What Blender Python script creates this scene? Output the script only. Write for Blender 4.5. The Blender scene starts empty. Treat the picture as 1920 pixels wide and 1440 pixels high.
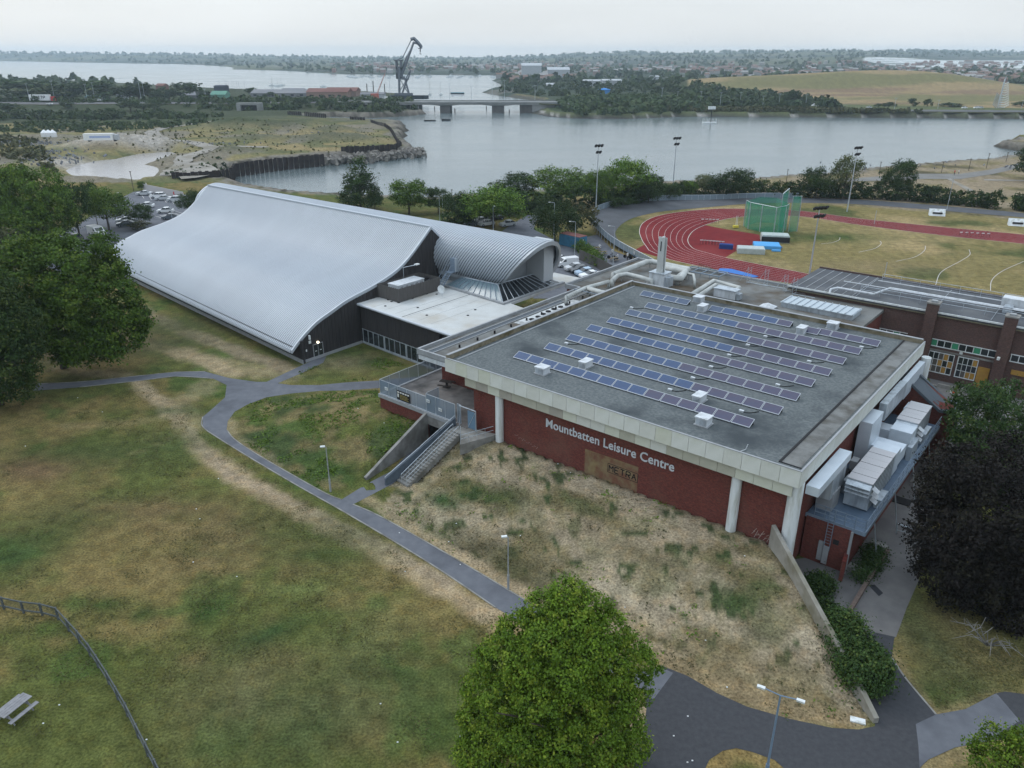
import bpy, bmesh, math, random
import numpy as np
from mathutils import Vector, Matrix, Euler
random.seed(7); RNG = np.random.default_rng(11)
SC = bpy.context.scene; COL = SC.collection
# ------------------------------------------------------------------ camera
F_PX, HOR, CAM_H = 1440.0, 100.0, 39.0            # focal length and horizon of the 1920x1440 photograph
PITCH = math.atan((720-HOR)/F_PX)
cd = bpy.data.cameras.new('camera'); cam = bpy.data.objects.new('camera', cd); COL.objects.link(cam)
cam.location = (0, 0, CAM_H); cam.rotation_euler = (math.pi/2-PITCH, 0, 0)
cd.sensor_fit = 'HORIZONTAL'; cd.sensor_width = 36; cd.lens = 36*F_PX/1920
cd.clip_start = 1; cd.clip_end = 60000
SC.camera = cam
# ------------------------------------------------------------------ world, sun, exposure
SUN_EL, SUN_ROT = math.radians(42), math.radians(-50)
wd = bpy.data.worlds.new('World'); SC.world = wd; wd.use_nodes = True
nt = wd.node_tree; nt.nodes.clear()
def N(tree, typ, **kw):
    n = tree.nodes.new(typ)
    for k, v in kw.items(): setattr(n, k, v)
    return n
sky = N(nt, 'ShaderNodeTexSky', sky_type='NISHITA', sun_disc=False, sun_elevation=SUN_EL, sun_rotation=SUN_ROT, air_density=1.0, dust_density=3.0, ozone_density=1.0)
bg = N(nt, 'ShaderNodeBackground'); wo = N(nt, 'ShaderNodeOutputWorld')
tcw = N(nt, 'ShaderNodeTexCoord'); sep = N(nt, 'ShaderNodeSeparateXYZ')
nt.links.new(tcw.outputs['Generated'], sep.inputs[0])
# overcast veil: a nearly even pale cloud sheet laid over the clear sky
ramp = N(nt, 'ShaderNodeValToRGB')
ramp.color_ramp.elements[0].position = 0.0; ramp.color_ramp.elements[0].color = (7.4, 7.6, 7.65, 1)
ramp.color_ramp.elements[1].position = 1.0; ramp.color_ramp.elements[1].color = (11, 12.7, 14.5, 1)
e = ramp.color_ramp.elements.new(0.10); e.color = (7.4, 8.0, 8.4, 1)
e = ramp.color_ramp.elements.new(0.35); e.color = (8.2, 9.4, 10.7, 1)
nt.links.new(sep.outputs['Z'], ramp.inputs[0])
mpw = N(nt, 'ShaderNodeMapping'); mpw.inputs['Scale'].default_value = (1.2, 1.2, 7)
nzw = N(nt, 'ShaderNodeTexNoise'); nzw.inputs['Scale'].default_value = 2.2; nzw.inputs['Detail'].default_value = 6
nt.links.new(tcw.outputs['Generated'], mpw.inputs[0]); nt.links.new(mpw.outputs[0], nzw.inputs['Vector'])
mrw = N(nt, 'ShaderNodeMapRange'); mrw.inputs['From Min'].default_value = .3; mrw.inputs['From Max'].default_value = .7
mrw.inputs['To Min'].default_value = 0.93; mrw.inputs['To Max'].default_value = 1.05
nt.links.new(nzw.outputs['Fac'], mrw.inputs[0])
mulw = N(nt, 'ShaderNodeVectorMath', operation='SCALE')
nt.links.new(ramp.outputs[0], mulw.inputs[0]); nt.links.new(mrw.outputs[0], mulw.inputs['Scale'])
mixw = N(nt, 'ShaderNodeMix', data_type='RGBA'); mixw.inputs[0].default_value = 0.9
nt.links.new(sky.outputs[0], mixw.inputs[6]); nt.links.new(mulw.outputs[0], mixw.inputs[7])
nt.links.new(mixw.outputs[2], bg.inputs[0]); bg.inputs[1].default_value = 0.1
nt.links.new(bg.outputs[0], wo.inputs[0])
sd = bpy.data.lights.new('sun', 'SUN'); sun = bpy.data.objects.new('sun', sd); COL.objects.link(sun)
sd.energy = 0.9; sd.angle = math.radians(25); sd.color = (1, .97, .93)
sun.rotation_euler = (math.radians(90)-SUN_EL, 0, math.radians(180)-SUN_ROT if False else math.radians(230))
sun.location = (0, 0, 200)
SC.view_settings.view_transform = 'Standard'; SC.view_settings.look = 'None'
SC.view_settings.exposure = 0.25; SC.view_settings.gamma = 1; SC.view_settings.use_curve_mapping = False
SC.render.engine = 'CYCLES'
cy = SC.cycles; cy.use_denoising = True; cy.denoiser = 'OPENIMAGEDENOISE'; cy.denoising_input_passes = 'RGB_ALBEDO_NORMAL'; cy.denoising_prefilter = 'ACCURATE'; cy.max_bounces = 5; cy.diffuse_bounces = 2; cy.glossy_bounces = 2
cy.transmission_bounces = 3; cy.volume_bounces = 1; cy.transparent_max_bounces = 12
cy.caustics_reflective = False; cy.caustics_refractive = False
# ------------------------------------------------------------------ pixel of the photograph -> point at height z
CP, SP = math.cos(PITCH), math.sin(PITCH)
def W(px, py, z=0.0):
    a, b = (px-960)/F_PX, -(py-720)/F_PX
    r = (a, CP+SP*b, -SP+CP*b); k = (CAM_H-z)/-r[2]
    return Vector((r[0]*k, r[1]*k, z))
def Wd(px, py, d):                                 # point on that ray at forward distance d
    a, b = (px-960)/F_PX, -(py-720)/F_PX
    r = (a, CP+SP*b, -SP+CP*b); k = d/r[1]
    return Vector((r[0]*k, d, CAM_H+r[2]*k))
def WP(pts, z=0.0): return [W(x, y, z) for x, y in pts]
FL = W(834, 671, 10.5); FL.z = 0
ANG = math.radians(-39.4); U = Vector((math.cos(ANG), math.sin(ANG), 0)); V = Vector((-U.y, U.x, 0))
def S(s, t, z=0.0): return FL + U*s + V*t + Vector((0, 0, z))
def L(px, py, z): d = W(px, py, z)-FL; return (d.dot(U), d.dot(V))
def cat(pts, n=8, closed=False):                   # Catmull-Rom
    P = [Vector(p) for p in pts]; out = []
    m = len(P)
    rng = range(m if closed else m-1)
    for i in rng:
        p0 = P[(i-1) % m] if closed or i > 0 else P[0]*2-P[1]
        p1, p2 = P[i % m], P[(i+1) % m]
        p3 = P[(i+2) % m] if closed or i+2 < m else P[-1]*2-P[-2]
        for k in range(n):
            t = k/n
            out.append(0.5*((2*p1)+(p2-p0)*t+(2*p0-5*p1+4*p2-p3)*t*t+(3*p1-p0-3*p2+p3)*t**3))
    if not closed: out.append(P[-1].copy())
    return out
# ------------------------------------------------------------------ materials
MATS = {}
def mat(name, c1, c2=None, scale=1.0, rough=.85, metal=0.0, bump=0.0, bscale=None, detail=6, c3=None, scale3=.1, spec=.5, contrast=(.35, .65), stretch=None, attr=None, coat=0, alpha=1, trans=0, emit=None):
    if name in MATS: return MATS[name]
    m = bpy.data.materials.new(name); m.use_nodes = True; t = m.node_tree; b = t.nodes['Principled BSDF']; MATS[name] = m
    b.inputs['Roughness'].default_value = rough; b.inputs['Metallic'].default_value = metal
    b.inputs['Specular IOR Level'].default_value = (.1 if spec == .5 and rough >= .8 else spec); b.inputs['Coat Weight'].default_value = coat
    b.inputs['Alpha'].default_value = alpha; b.inputs['Transmission Weight'].default_value = trans
    col = (*c1, 1); b.inputs['Base Color'].default_value = col
    tc = N(t, 'ShaderNodeTexCoord'); vec = tc.outputs['Object']
    if stretch:
        mp = N(t, 'ShaderNodeMapping'); mp.inputs['Scale'].default_value = stretch; t.links.new(vec, mp.inputs[0]); vec = mp.outputs[0]
    def noise(sc, d=detail):
        n = N(t, 'ShaderNodeTexNoise'); n.inputs['Scale'].default_value = sc; n.inputs['Detail'].default_value = d; n.inputs['Roughness'].default_value = .6
        t.links.new(vec, n.inputs['Vector']); return n.outputs['Fac']
    src = None
    if attr:
        a = N(t, 'ShaderNodeAttribute', attribute_name=attr); src = a.outputs['Color']
    if c2:
        f = noise(scale); mr = N(t, 'ShaderNodeMapRange'); mr.inputs['From Min'].default_value = contrast[0]; mr.inputs['From Max'].default_value = contrast[1]
        t.links.new(f, mr.inputs[0]); mx = N(t, 'ShaderNodeMix', data_type='RGBA')
        if src: t.links.new(src, mx.inputs[6])
        else: mx.inputs[6].default_value = col
        mx.inputs[7].default_value = (*c2, 1); t.links.new(mr.outputs[0], mx.inputs[0]); src = mx.outputs[2]
    if c3:
        f = noise(scale3, 3); mr = N(t, 'ShaderNodeMapRange'); mr.inputs['From Min'].default_value = .48; mr.inputs['From Max'].default_value = .68
        t.links.new(f, mr.inputs[0]); mx = N(t, 'ShaderNodeMix', data_type='RGBA')
        if src: t.links.new(src, mx.inputs[6])
        else: mx.inputs[6].default_value = col
        mx.inputs[7].default_value = (*c3, 1); t.links.new(mr.outputs[0], mx.inputs[0]); src = mx.outputs[2]
    if src: t.links.new(src, b.inputs['Base Color'])
    if bump:
        f = noise(bscale or scale*3); bp = N(t, 'ShaderNodeBump'); bp.inputs['Strength'].default_value = bump; bp.inputs['Distance'].default_value = .05
        t.links.new(f, bp.inputs['Height']); t.links.new(bp.outputs[0], b.inputs['Normal'])
    if emit:
        b.inputs['Emission Color'].default_value = (*emit[0], 1); b.inputs['Emission Strength'].default_value = emit[1]
    return m
def brick_mat(name, ca, cb, mortar, sc=1.0, stain=(.3, .25, .18)):
    m = bpy.data.materials.new(name); m.use_nodes = True; t = m.node_tree; b = t.nodes['Principled BSDF']; b.inputs['Roughness'].default_value = .9; b.inputs['Specular IOR Level'].default_value = .1
    tc = N(t, 'ShaderNodeTexCoord'); sp = N(t, 'ShaderNodeSeparateXYZ'); t.links.new(tc.outputs['Object'], sp.inputs[0])
    ad = N(t, 'ShaderNodeMath', operation='ADD'); t.links.new(sp.outputs[0], ad.inputs[0]); t.links.new(sp.outputs[1], ad.inputs[1])
    cb_ = N(t, 'ShaderNodeCombineXYZ'); t.links.new(ad.outputs[0], cb_.inputs[0]); t.links.new(sp.outputs[2], cb_.inputs[1])
    br = N(t, 'ShaderNodeTexBrick'); br.inputs['Scale'].default_value = sc
    br.inputs['Color1'].default_value = (*ca, 1); br.inputs['Color2'].default_value = (*cb, 1); br.inputs['Mortar'].default_value = (*mortar, 1)
    br.inputs['Brick Width'].default_value = .225; br.inputs['Row Height'].default_value = .075; br.inputs['Mortar Size'].default_value = .01
    t.links.new(cb_.outputs[0], br.inputs['Vector'])
    n = N(t, 'ShaderNodeTexNoise'); n.inputs['Scale'].default_value = .35; n.inputs['Detail'].default_value = 8; t.links.new(tc.outputs['Object'], n.inputs[0])
    mr = N(t, 'ShaderNodeMapRange'); mr.inputs['From Min'].default_value = .5; mr.inputs['From Max'].default_value = .8; mr.inputs['To Max'].default_value = .45
    t.links.new(n.outputs[0], mr.inputs[0]); mx = N(t, 'ShaderNodeMix', data_type='RGBA'); mx.inputs[7].default_value = (*stain, 1)
    n2 = N(t, 'ShaderNodeTexNoise'); n2.inputs['Scale'].default_value = 6; n2.inputs['Detail'].default_value = 4; t.links.new(tc.outputs['Object'], n2.inputs[0])
    mr2 = N(t, 'ShaderNodeMapRange'); mr2.inputs['To Min'].default_value = .6; mr2.inputs['To Max'].default_value = 1.4; t.links.new(n2.outputs[0], mr2.inputs[0])
    sc_ = N(t, 'ShaderNodeVectorMath', operation='SCALE'); t.links.new(br.outputs[0], sc_.inputs[0]); t.links.new(mr2.outputs[0], sc_.inputs['Scale'])
    t.links.new(mr.outputs[0], mx.inputs[0]); t.links.new(sc_.outputs[0], mx.inputs[6]); t.links.new(mx.outputs[2], b.inputs['Base Color'])
    MATS[name] = m; return m
# ------------------------------------------------------------------ mesh builder
class MB:
    def __init__(s): s.v = []; s.f = []
    def add(s, vs, fs):
        o = len(s.v); s.v += [tuple(p) for p in vs]; s.f += [tuple(o+i for i in f) for f in fs]; return s
    def box(s, x0, x1, y0, y1, z0, z1, M=None):
        vs = [Vector((x, y, z)) for z in (z0, z1) for y in (y0, y1) for x in (x0, x1)]
        if M is not None: vs = [M @ p for p in vs]
        return s.add(vs, [(0, 2, 3, 1), (4, 5, 7, 6), (0, 1, 5, 4), (2, 6, 7, 3), (0, 4, 6, 2), (1, 3, 7, 5)])
    def prism(s, poly, z0, z1):                    # poly: (x,y) counter-clockwise; z may be list
        n = len(poly); za = z0 if hasattr(z0, '__len__') else [z0]*n; zb = z1 if hasattr(z1, '__len__') else [z1]*n
        vs = [(p[0], p[1], a) for p, a in zip(poly, za)]+[(p[0], p[1], b) for p, b in zip(poly, zb)]
        return s.add(vs, [tuple(range(n-1, -1, -1)), tuple(range(n, 2*n))]+[(i, (i+1) % n, n+(i+1) % n, n+i) for i in range(n)])
    def extrude(s, prof, axis, a, b):              # profile in the plane normal to axis (0=x,1=y): (other, z)
        n = len(prof)
        def P(q, c): return (c, q[0], q[1]) if axis == 0 else (q[0], c, q[1])
        vs = [P(q, a) for q in prof]+[P(q, b) for q in prof]
        return s.add(vs, [tuple(range(n)), tuple(range(2*n-1, n-1, -1))]+[(i, n+i, n+(i+1) % n, (i+1) % n) for i in range(n)])
    def tube(s, pts, r, n=6, caps=True, r2=None):
        P = [Vector(p) for p in pts]; m = len(P); vs = []; fs = []
        for i, p in enumerate(P):
            d = (P[min(i+1, m-1)]-P[max(i-1, 0)]).normalized()
            a = d.cross(Vector((0, 0, 1)))
            if a.length < .05: a = d.cross(Vector((1, 0, 0)))
            a.normalize(); b = d.cross(a)
            rr = r if r2 is None else r+(r2-r)*i/(m-1)
            vs += [p+(a*math.cos(2*math.pi*k/n)+b*math.sin(2*math.pi*k/n))*rr for k in range(n)]
        for i in range(m-1):
            fs += [(i*n+k, i*n+(k+1) % n, (i+1)*n+(k+1) % n, (i+1)*n+k) for k in range(n)]
        if caps: fs += [tuple(range(n-1, -1, -1)), tuple(range((m-1)*n, m*n))]
        return s.add(vs, fs)
    def grid(s, rows):                             # rows of points
        n = len(rows[0]); vs = [p for r in rows for p in r]
        return s.add(vs, [(i*n+j, i*n+j+1, (i+1)*n+j+1, (i+1)*n+j) for i in range(len(rows)-1) for j in range(n-1)])
    def build(s, name, m, parent=None, off=None, smooth=False):
        me = bpy.data.meshes.new(name)
        vs = s.v if off is None else [(a-off[0], b-off[1], c-off[2]) for a, b, c in s.v]
        me.from_pydata(vs, [], s.f); me.materials.append(m) if m else None
        if smooth: me.polygons.foreach_set('use_smooth', [True]*len(me.polygons))
        o = bpy.data.objects.new(name, me); COL.objects.link(o)
        if parent: o.parent = parent
        return o
def tag(o, label=None, cat_=None, group=None, kind=None):
    if label: o['label'] = label
    if cat_: o['category'] = cat_
    if group: o['group'] = group
    if kind: o['kind'] = kind
    return o
def empty(name, loc=(0, 0, 0), rz=0.0, label=None, cat_=None, group=None):
    o = bpy.data.objects.new(name, None); COL.objects.link(o); o.location = loc; o.rotation_euler = (0, 0, rz); o.empty_display_size = .5
    return tag(o, label, cat_, group)
def kids(o): return [c for c in bpy.data.objects if c.parent == o]
def tree_of(o): return (o, [tree_of(c) for c in kids(o)])
def copy_tree(t, parent=None, **kw):
    o, ch = t; c = o.copy(); COL.objects.link(c); c.parent = parent
    for x in ch: copy_tree(x, c)
    return c
def mcopy(o, name=None):
    c = o.copy(); COL.objects.link(c); return c
def sheet(name, polys, m, z, kind='structure', label=None, parent=None):  # flat polygons (triangulated), as structure
    bm = bmesh.new()
    for poly in polys:
        vs = [bm.verts.new((p[0], p[1], (p[2] if len(p) > 2 and z is None else z))) for p in poly]
        f = bm.faces.new(vs)
    bmesh.ops.triangulate(bm, faces=bm.faces[:])
    bm.normal_update()
    for f in bm.faces:
        if f.normal.z < 0: f.normal_flip()
    me = bpy.data.meshes.new(name); bm.to_mesh(me); bm.free(); me.materials.append(m)
    o = bpy.data.objects.new(name, me); COL.objects.link(o)
    if parent: o.parent = parent
    if kind: o['kind'] = kind
    if label: o['label'] = label
    return o
def pip(X, Y, poly):                               # vectorised point in polygon
    ins = np.zeros(X.shape, bool); n = len(poly)
    for i in range(n):
        x1, y1 = poly[i][0], poly[i][1]; x2, y2 = poly[(i+1) % n][0], poly[(i+1) % n][1]
        if y1 == y2: continue
        c = ((y1 > Y) != (y2 > Y)) & (X < (x2-x1)*(Y-y1)/(y2-y1)+x1)
        ins ^= c
    return ins
def dseg(X, Y, poly, closed=True):                 # distance to polyline
    D = np.full(X.shape, 1e12); n = len(poly)
    for i in range(n if closed else n-1):
        x1, y1 = poly[i][0], poly[i][1]; x2, y2 = poly[(i+1) % n][0], poly[(i+1) % n][1]
        dx, dy = x2-x1, y2-y1; l2 = dx*dx+dy*dy+1e-12
        t = np.clip(((X-x1)*dx+(Y-y1)*dy)/l2, 0, 1)
        np.minimum(D, (X-x1-t*dx)**2+(Y-y1-t*dy)**2, out=D)
    return np.sqrt(D)
def sstep(a, b, x): t = np.clip((x-a)/(b-a), 0, 1); return t*t*(3-2*t)
def vnoise(X, Y, sc, seed=0, oct=4):               # numpy value noise 0..1
    out = np.zeros(X.shape); amp = 1; tot = 0
    for o in range(oct):
        r = np.random.default_rng(seed+o); T = r.random((256, 256))
        x = X/sc*(2**o); y = Y/sc*(2**o); xi = np.floor(x).astype(int); yi = np.floor(y).astype(int); fx = x-xi; fy = y-yi
        fx = fx*fx*(3-2*fx); fy = fy*fy*(3-2*fy)
        g = lambda a, b: T[(xi+a) & 255, (yi+b) & 255]
        out += amp*((g(0, 0)*(1-fx)+g(1, 0)*fx)*(1-fy)+(g(0, 1)*(1-fx)+g(1, 1)*fx)*fy); tot += amp; amp *= .5
    return out/tot

def ordinals(group, fmt):                          # a label for each member, counted from the left of the photograph
    G = [o for o in bpy.data.objects if o.get('group') == group]; G.sort(key=lambda o: o.location.x/max(1, o.location.y))
    nm = ['leftmost', 'second from left', 'third from left', 'fourth from left', 'fifth from left', 'sixth from left', 'seventh from left', 'eighth from left', 'ninth from left', 'tenth from left', 'eleventh from left', 'twelfth from left', 'thirteenth from left', 'fourteenth from left']
    for i, o in enumerate(G): o['label'] = fmt % (nm[i] if i < len(G)-1 else 'rightmost')
# ================================================================== LAND AND WATER
WL = -3.0                                          # water level
def far_x(px, py, z, k): p = W(px, py, z); return p
shoreA = [(2300,262),(2000,262),(1895,262),(1892,270),(1860,274),(1880,279),(1915,284),(1918,291),(1890,298),(1850,308),(1767,313),(1707,319),(1693,320),(1613,327),(1570,337),(1503,338),(1447,343),(1403,347),(1313,350),(1240,353),(1100,365),(960,372),(800,384),(700,380),(560,372),(470,358),(437,345),
 (430,342),(440,322),(520,310),(610,303),(640,300),(680,297),(723,295),(760,291),(787,287),(775,277),(768,272),(752,262),(765,254),(752,250),(768,245),(750,240),(762,236),(740,232),(700,231),(660,229),(620,228),(575,223),(620,219),(700,221),(760,218),(800,214),(786,206),(786,196),(778,190),(768,183),(740,179),(690,176),(640,174),(560,172),(480,172),(380,168),(250,160),(100,152),(-100,148),(-400,147)]
LANDA = [tuple(p[:2]) for p in WP(shoreA, WL)]+[(-1500, 1150), (-1500, -900), (1500, -900), (1500, 500), (620, 330)]
shoreC = [(2700,232),(2400,228),(1920,223),(1780,222),(1600,221),(1447,220),(1280,219),(1230,221),(1173,223),(1120,223),(1073,222),(1040,220),(1023,218),(1005,214),(985,211),(984,206),(1000,199),(1007,190),(973,185),(940,180),(915,176),(903,173),(915,169),(932,165),(945,161),(934,156),(922,151),(934,147),(940,143),(955,140),(940,140.5),(880,141),(760,140),(640,139),(590,136),(540,133),(480,131),(433,130),(440,127.5),(427,125),(380,122),(327,120),(250,119),(133,117),(60,115.5),(0,114.5),(-300,114),(-900,114)]
LANDC = [tuple(p[:2]) for p in WP(shoreC, WL)]+[(-7400, 3300), (-7400, 7400), (7400, 7400), (7400, 500), (1500, 500)]
# polygons of the near place, in photo pixels on the ground
PATH = [(60,720),(150,716),(250,706),(330,698),(385,697),(430,709),(480,716),(500,716),(545,722),(600,722),(650,717),(720,713),(790,705),(830,697),(830,712),(790,722),(720,727),(650,732),(600,733),(545,738),(500,745),(465,758),(440,772),(427,790),(425,806),(440,824),(480,851),(540,886),(610,925),(640,937),(690,906),(733,884),(770,845),(800,812),(850,812),(795,862),(735,908),(700,926),(662,946),(710,967),(800,1017),(900,1075),(985,1126),(1060,1180),(1150,1230),(1215,1262),(1250,1262),(1215,1300),(1120,1245),(1000,1180),(930,1140),(830,1072),(740,1016),(640,957),(560,912),(480,865),(410,822),(380,800),(380,782),(400,765),(422,745),(425,722),(400,710),(330,706),(270,713),(150,726),(60,733)]
DOORPATH = [(500,716),(590,674),(612,668),(606,680),(570,698),(520,719)]
ROAD = [(1240,1248),(1290,1268),(1345,1300),(1400,1325),(1480,1348),(1560,1365),(1610,1368),(1640,1362),(1643,1345),(1600,1330),(1560,1180),(1520,1110),(1480,1050),(1560,1040),(1640,960),(1690,900),(1720,840),(1725,830),(1800,850),(1760,930),(1730,1010),(1722,1090),(1700,1140),(1676,1200),(1672,1234),(1700,1275),(1755,1340),(1810,1330),(1868,1300),(1885,1297),(1930,1303),(1990,1310),(1990,1370),(1920,1382),(1850,1390),(1790,1402),(1740,1425),(1715,1450),(1700,1480),(1500,1480),(1478,1448),(1452,1425),(1410,1410),(1380,1403),(1355,1408),(1330,1425),(1318,1450),(1310,1480),(1180,1480),(1190,1430),(1205,1380),(1212,1330),(1206,1290)]
PATHW = [tuple(p[:2]) for p in WP(PATH)]; DOORW = [tuple(p[:2]) for p in WP(DOORPATH)]; ROADW = [tuple(p[:2]) for p in WP(ROAD)]
def st(s, t): p = S(s, t); return (p.x, p.y)
RW0, RW1 = (34.95, .85), (46.4, -9.4)              # retaining wall, in building coordinates
BANK1 = [st(1.5,1.4), st(34.8,1.4), st(46.2,-9.4)]+[tuple(W(*q)[:2]) for q in ((1600,1362),(1480,1345),(1345,1296),(1240,1244),(1150,1226),(1060,1176),(985,1122),(900,1071),(800,1013),(710,963),(745,910))]+[st(.6,-9.2), st(1.3,-.2), st(1.5,1.4)]
BANK2 = [st(-11,0.3), st(-3.55,0.3), st(-2.3,-10)]+[tuple(W(*q)[:2]) for q in ((700,912),(610,921),(540,882),(480,847),(440,820),(428,806),(430,790),(443,774),(468,760),(500,748),(600,736),(706,731))]+[st(-11,2)]
TRK_OUT = [(1990,450),(1920,440),(1780,427),(1613,410),(1497,395),(1397,391.5),(1347,391.5),(1280,397),(1233,405),(1207,417),(1199,432),(1203,448),(1211,461),(1227,478),(1270,490),(1340,505),(1420,522),(1493,533),(1580,548),(1700,575)]
TRK_IN = [(1990,469),(1920,457.5),(1780,443),(1613,422),(1513,407),(1440,404),(1397,406),(1360,411),(1322,422),(1300,433),(1290,447),(1292,458),(1302,467),(1325,474),(1360,483),(1430,497),(1513,513),(1600,529),(1700,549),(1800,566)]
VEL_OUT = [(2000,410),(1920,400),(1847,393),(1713,382),(1580,373.5),(1430,372),(1313,378),(1240,381),(1173,388),(1127,402),(1110,414),(1108,424),(1117,438),(1147,463),(1203,492),(1250,515)]
VEL_IN = [(2000,418),(1920,408),(1847,402),(1713,391),(1580,382),(1430,381),(1313,390),(1240,397),(1190,408),(1168,419),(1156,431),(1155,443),(1173,465),(1207,486),(1235,500),(1280,515)]
MWA_PX = [(-500,195),(-200,194),(0,193),(100,194),(200,193),(320,193),(450,192.5),(560,192),(700,191),(780,191)]; MWB_PX = [(1010,192),(1100,196),(1200,199),(1290,201),(1420,202.5),(1560,204),(1700,206),(1920,207.5),(2400,211)]
MWA = [tuple(W(*q, 3.0)[:2]) for q in MWA_PX]; MWBZ = [4.2,3.2,2.2,1.5,1.2,1.2,1.2,1.2,1.2]; MWB = [tuple(W(q[0], q[1]+(1 if q[0] > 1200 else 0), z_)[:2]) for q, z_ in zip(MWB_PX, MWBZ)]
XX = lambda a: (a[:, 0], a[:, 1])
def proj(X, Y, Z):                                 # world -> photo pixels
    y_, z_ = Y, Z-CAM_H
    dep = np.maximum(y_*CP-z_*SP, 1e-3); up = y_*SP+z_*CP
    return 960+F_PX*X/dep, 720-F_PX*up/dep
skyx = [-600,0,200,400,560,640,860,960,1050,1100,1160,1280,1480,1600,1750,1920,2400]
skyy = [98,99,101,103,106,109,109,107,104,101,99,99,97,94.5,96,100,98]
skyz = [max(4, Wd(a, b, 5200 if a > 1200 else 6000).z) for a, b in zip(skyx, skyy)]
def hills(X, Y):
    o = 0
    for (hx, D, rx, ry, hh) in ((1680, 980, 120, 110, 15.5), (1560, 960, 90, 90, 5), (1400, 960, 100, 90, 9.5), (1290, 940, 70, 80, 4), (1800, 900, 70, 90, 5)): c = Wd(hx, 150, D); o = o+hh*np.exp(-((X-c.x)/rx)**2-((Y-c.y)/ry)**2)
    return o
def smax(a, b, k): return 0.5*(a+b+np.sqrt((a-b)**2+k*k))
def height(X, Y):
    R = np.hypot(X, Y); H = np.zeros(X.shape); aux = {}
    far = R > 150
    sdA = np.full(X.shape, 300.0); sdC = np.full(X.shape, -300.0)
    x, y = X[far], Y[far]
    inA = pip(x, y, LANDA); dA = dseg(x, y, LANDA); sdA[far] = np.where(inA, dA, -dA)
    inC = pip(x, y, LANDC); dC = dseg(x, y, LANDC); sdC[far] = np.where(inC, dC, -dC)
    hA = WL+np.clip(sdA*.8, -3, 3.0)
    hC = WL+np.clip(sdC*.3, -3, 3.0)
    H = np.maximum(hA, hC)
    # gentle relief on the reclaimed land, mounds, and the embankments
    _, py0 = proj(X, Y, np.zeros(X.shape)); pen = (sdA > 6) & (R > 235) & (R < 620) & (X < -20) & (py0 < 336)
    H += np.where(pen, np.clip((sdA-6)/20, 0, 1)*vnoise(X, Y, 45, 3)*1.6, 0)
    for (px, py, rx, ry, hh) in MOUNDS:
        c = W(px, py, .5); q = ((X-c.x)/rx)**2+((Y-c.y)/ry)**2
        H += np.where(q < 9, hh*np.exp(-q*1.3)*(0.8+.4*vnoise(X, Y, 4, 9)), 0)
    # motorway causeway across the far side, both shores
    px_, _ = proj(X, Y, np.zeros(X.shape))
    Hc = np.clip((sdC-14)*.1, 0, .8); H += np.where((sdC > 12) & (px_ > 1000) & (R < 2600), Hc, 0)
    fm = R > 400; dm = np.full(X.shape, 999.0); dm[fm] = dseg(X[fm], Y[fm], MWA, False); H = np.where(H > -1, np.maximum(H, 3.0*(1-sstep(14, 30, dm))), H); dm[fm] = dseg(X[fm], Y[fm], MWB, False); H = np.where((sdC > 4) & (px_ > 1020), np.maximum(H, 1.0*(1-sstep(12, 20, dm))), H)
    _, py1 = proj(X, Y, H); H = np.where((px_ > 1845) & (py1 < 289) & (R < 450) & (sdA > 0) & (sdC < 0), np.minimum(H, -2.35), H)
    # old tip now a grass hill
    H += hills(X, Y)
    zs = np.interp(px_, skyx, skyz); rt_ = np.clip((px_-900)/500, 0, 1); r0 = 3300-1300*rt_; r1 = 6000-1000*rt_
    tt_ = np.clip((Y-r0)/(r1-r0), 0, 1); ridge = (tt_*(2-tt_)*.5+.5*tt_)*(0.9+.2*vnoise(X, Y, 700, 5))
    H += np.where(sdC > 0, zs*ridge*np.clip(sdC/400, 0, 1), 0)
    # the pond on the reclaimed land
    pd = dseg(X[far], Y[far], PONDW); pin = pip(X[far], Y[far], PONDW); sdp = np.full(X.shape, -300.0); sdp[far] = np.where(pin, pd, -pd)
    H = np.where(sdp > -14, np.where(sdp > 0, -1.3-np.minimum(sdp*.3, 1), np.minimum(H, -1.3+(-sdp)*.35)), H)
    # banks round the hall
    nr = R < 150
    x, y = X[nr], Y[nr]; h = H[nr]
    wl1 = [st(1.5,1.2), st(36,1.2)]
    i1 = pip(x, y, BANK1); dp = dseg(x, y, [tuple(W(*q)[:2]) for q in ((1643,1355),(1600,1362),(1480,1345),(1345,1296),(1240,1244),(1150,1226),(1060,1176),(985,1122),(900,1071),(800,1013),(710,963),(745,910))]+[st(.6,-9.4)], False)
    dw = dseg(x, y, wl1, False); dr = dseg(x, y, [st(*RW0), st(*RW1)], False)
    f = dp/(dp+dw+.01); h1 = 2.75*sstep(0, 1.0, f*1.05)
    # the bank is lower toward the sharp corner where the retaining wall ends
    h = np.where(i1, h1, h)
    i2 = pip(x, y, BANK2); dp = dseg(x, y, [tuple(W(*q)[:2]) for q in ((640,930),(610,921),(540,882),(480,847),(440,820),(428,806),(430,790),(443,774),(468,760),(500,748),(600,736),(700,731))], False)
    dw = dseg(x, y, [st(-11,-.3), st(-3.6,-.3)], False); f = dp/(dp+dw+.01)
    h = np.where(i2, 1.75*sstep(0, 1, f*1.1), h)
    i3 = pip(x, y, [st(-3.1,.4), st(-1.85,-10), st(.55,-9.4), st(1.2,.4)]); h = np.where(i3, 0.0, h)
    i4 = pip(x, y, [st(1.2,-1), st(.5,-9), st(2.6,-9), st(3.5,-1)]); tt = (x-FL.x)*V.x+(y-FL.y)*V.y; h = np.where(i4, np.minimum(h, np.maximum(3.25*(1+(tt+1.3)/6.7)-.75, -.05)), h)
    # field rises slightly to the left
    H[nr] = h
    aux.update(sdA=sdA, sdC=sdC, sdp=sdp, px=px_, R=R, i1=None)
    return H, aux
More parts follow.
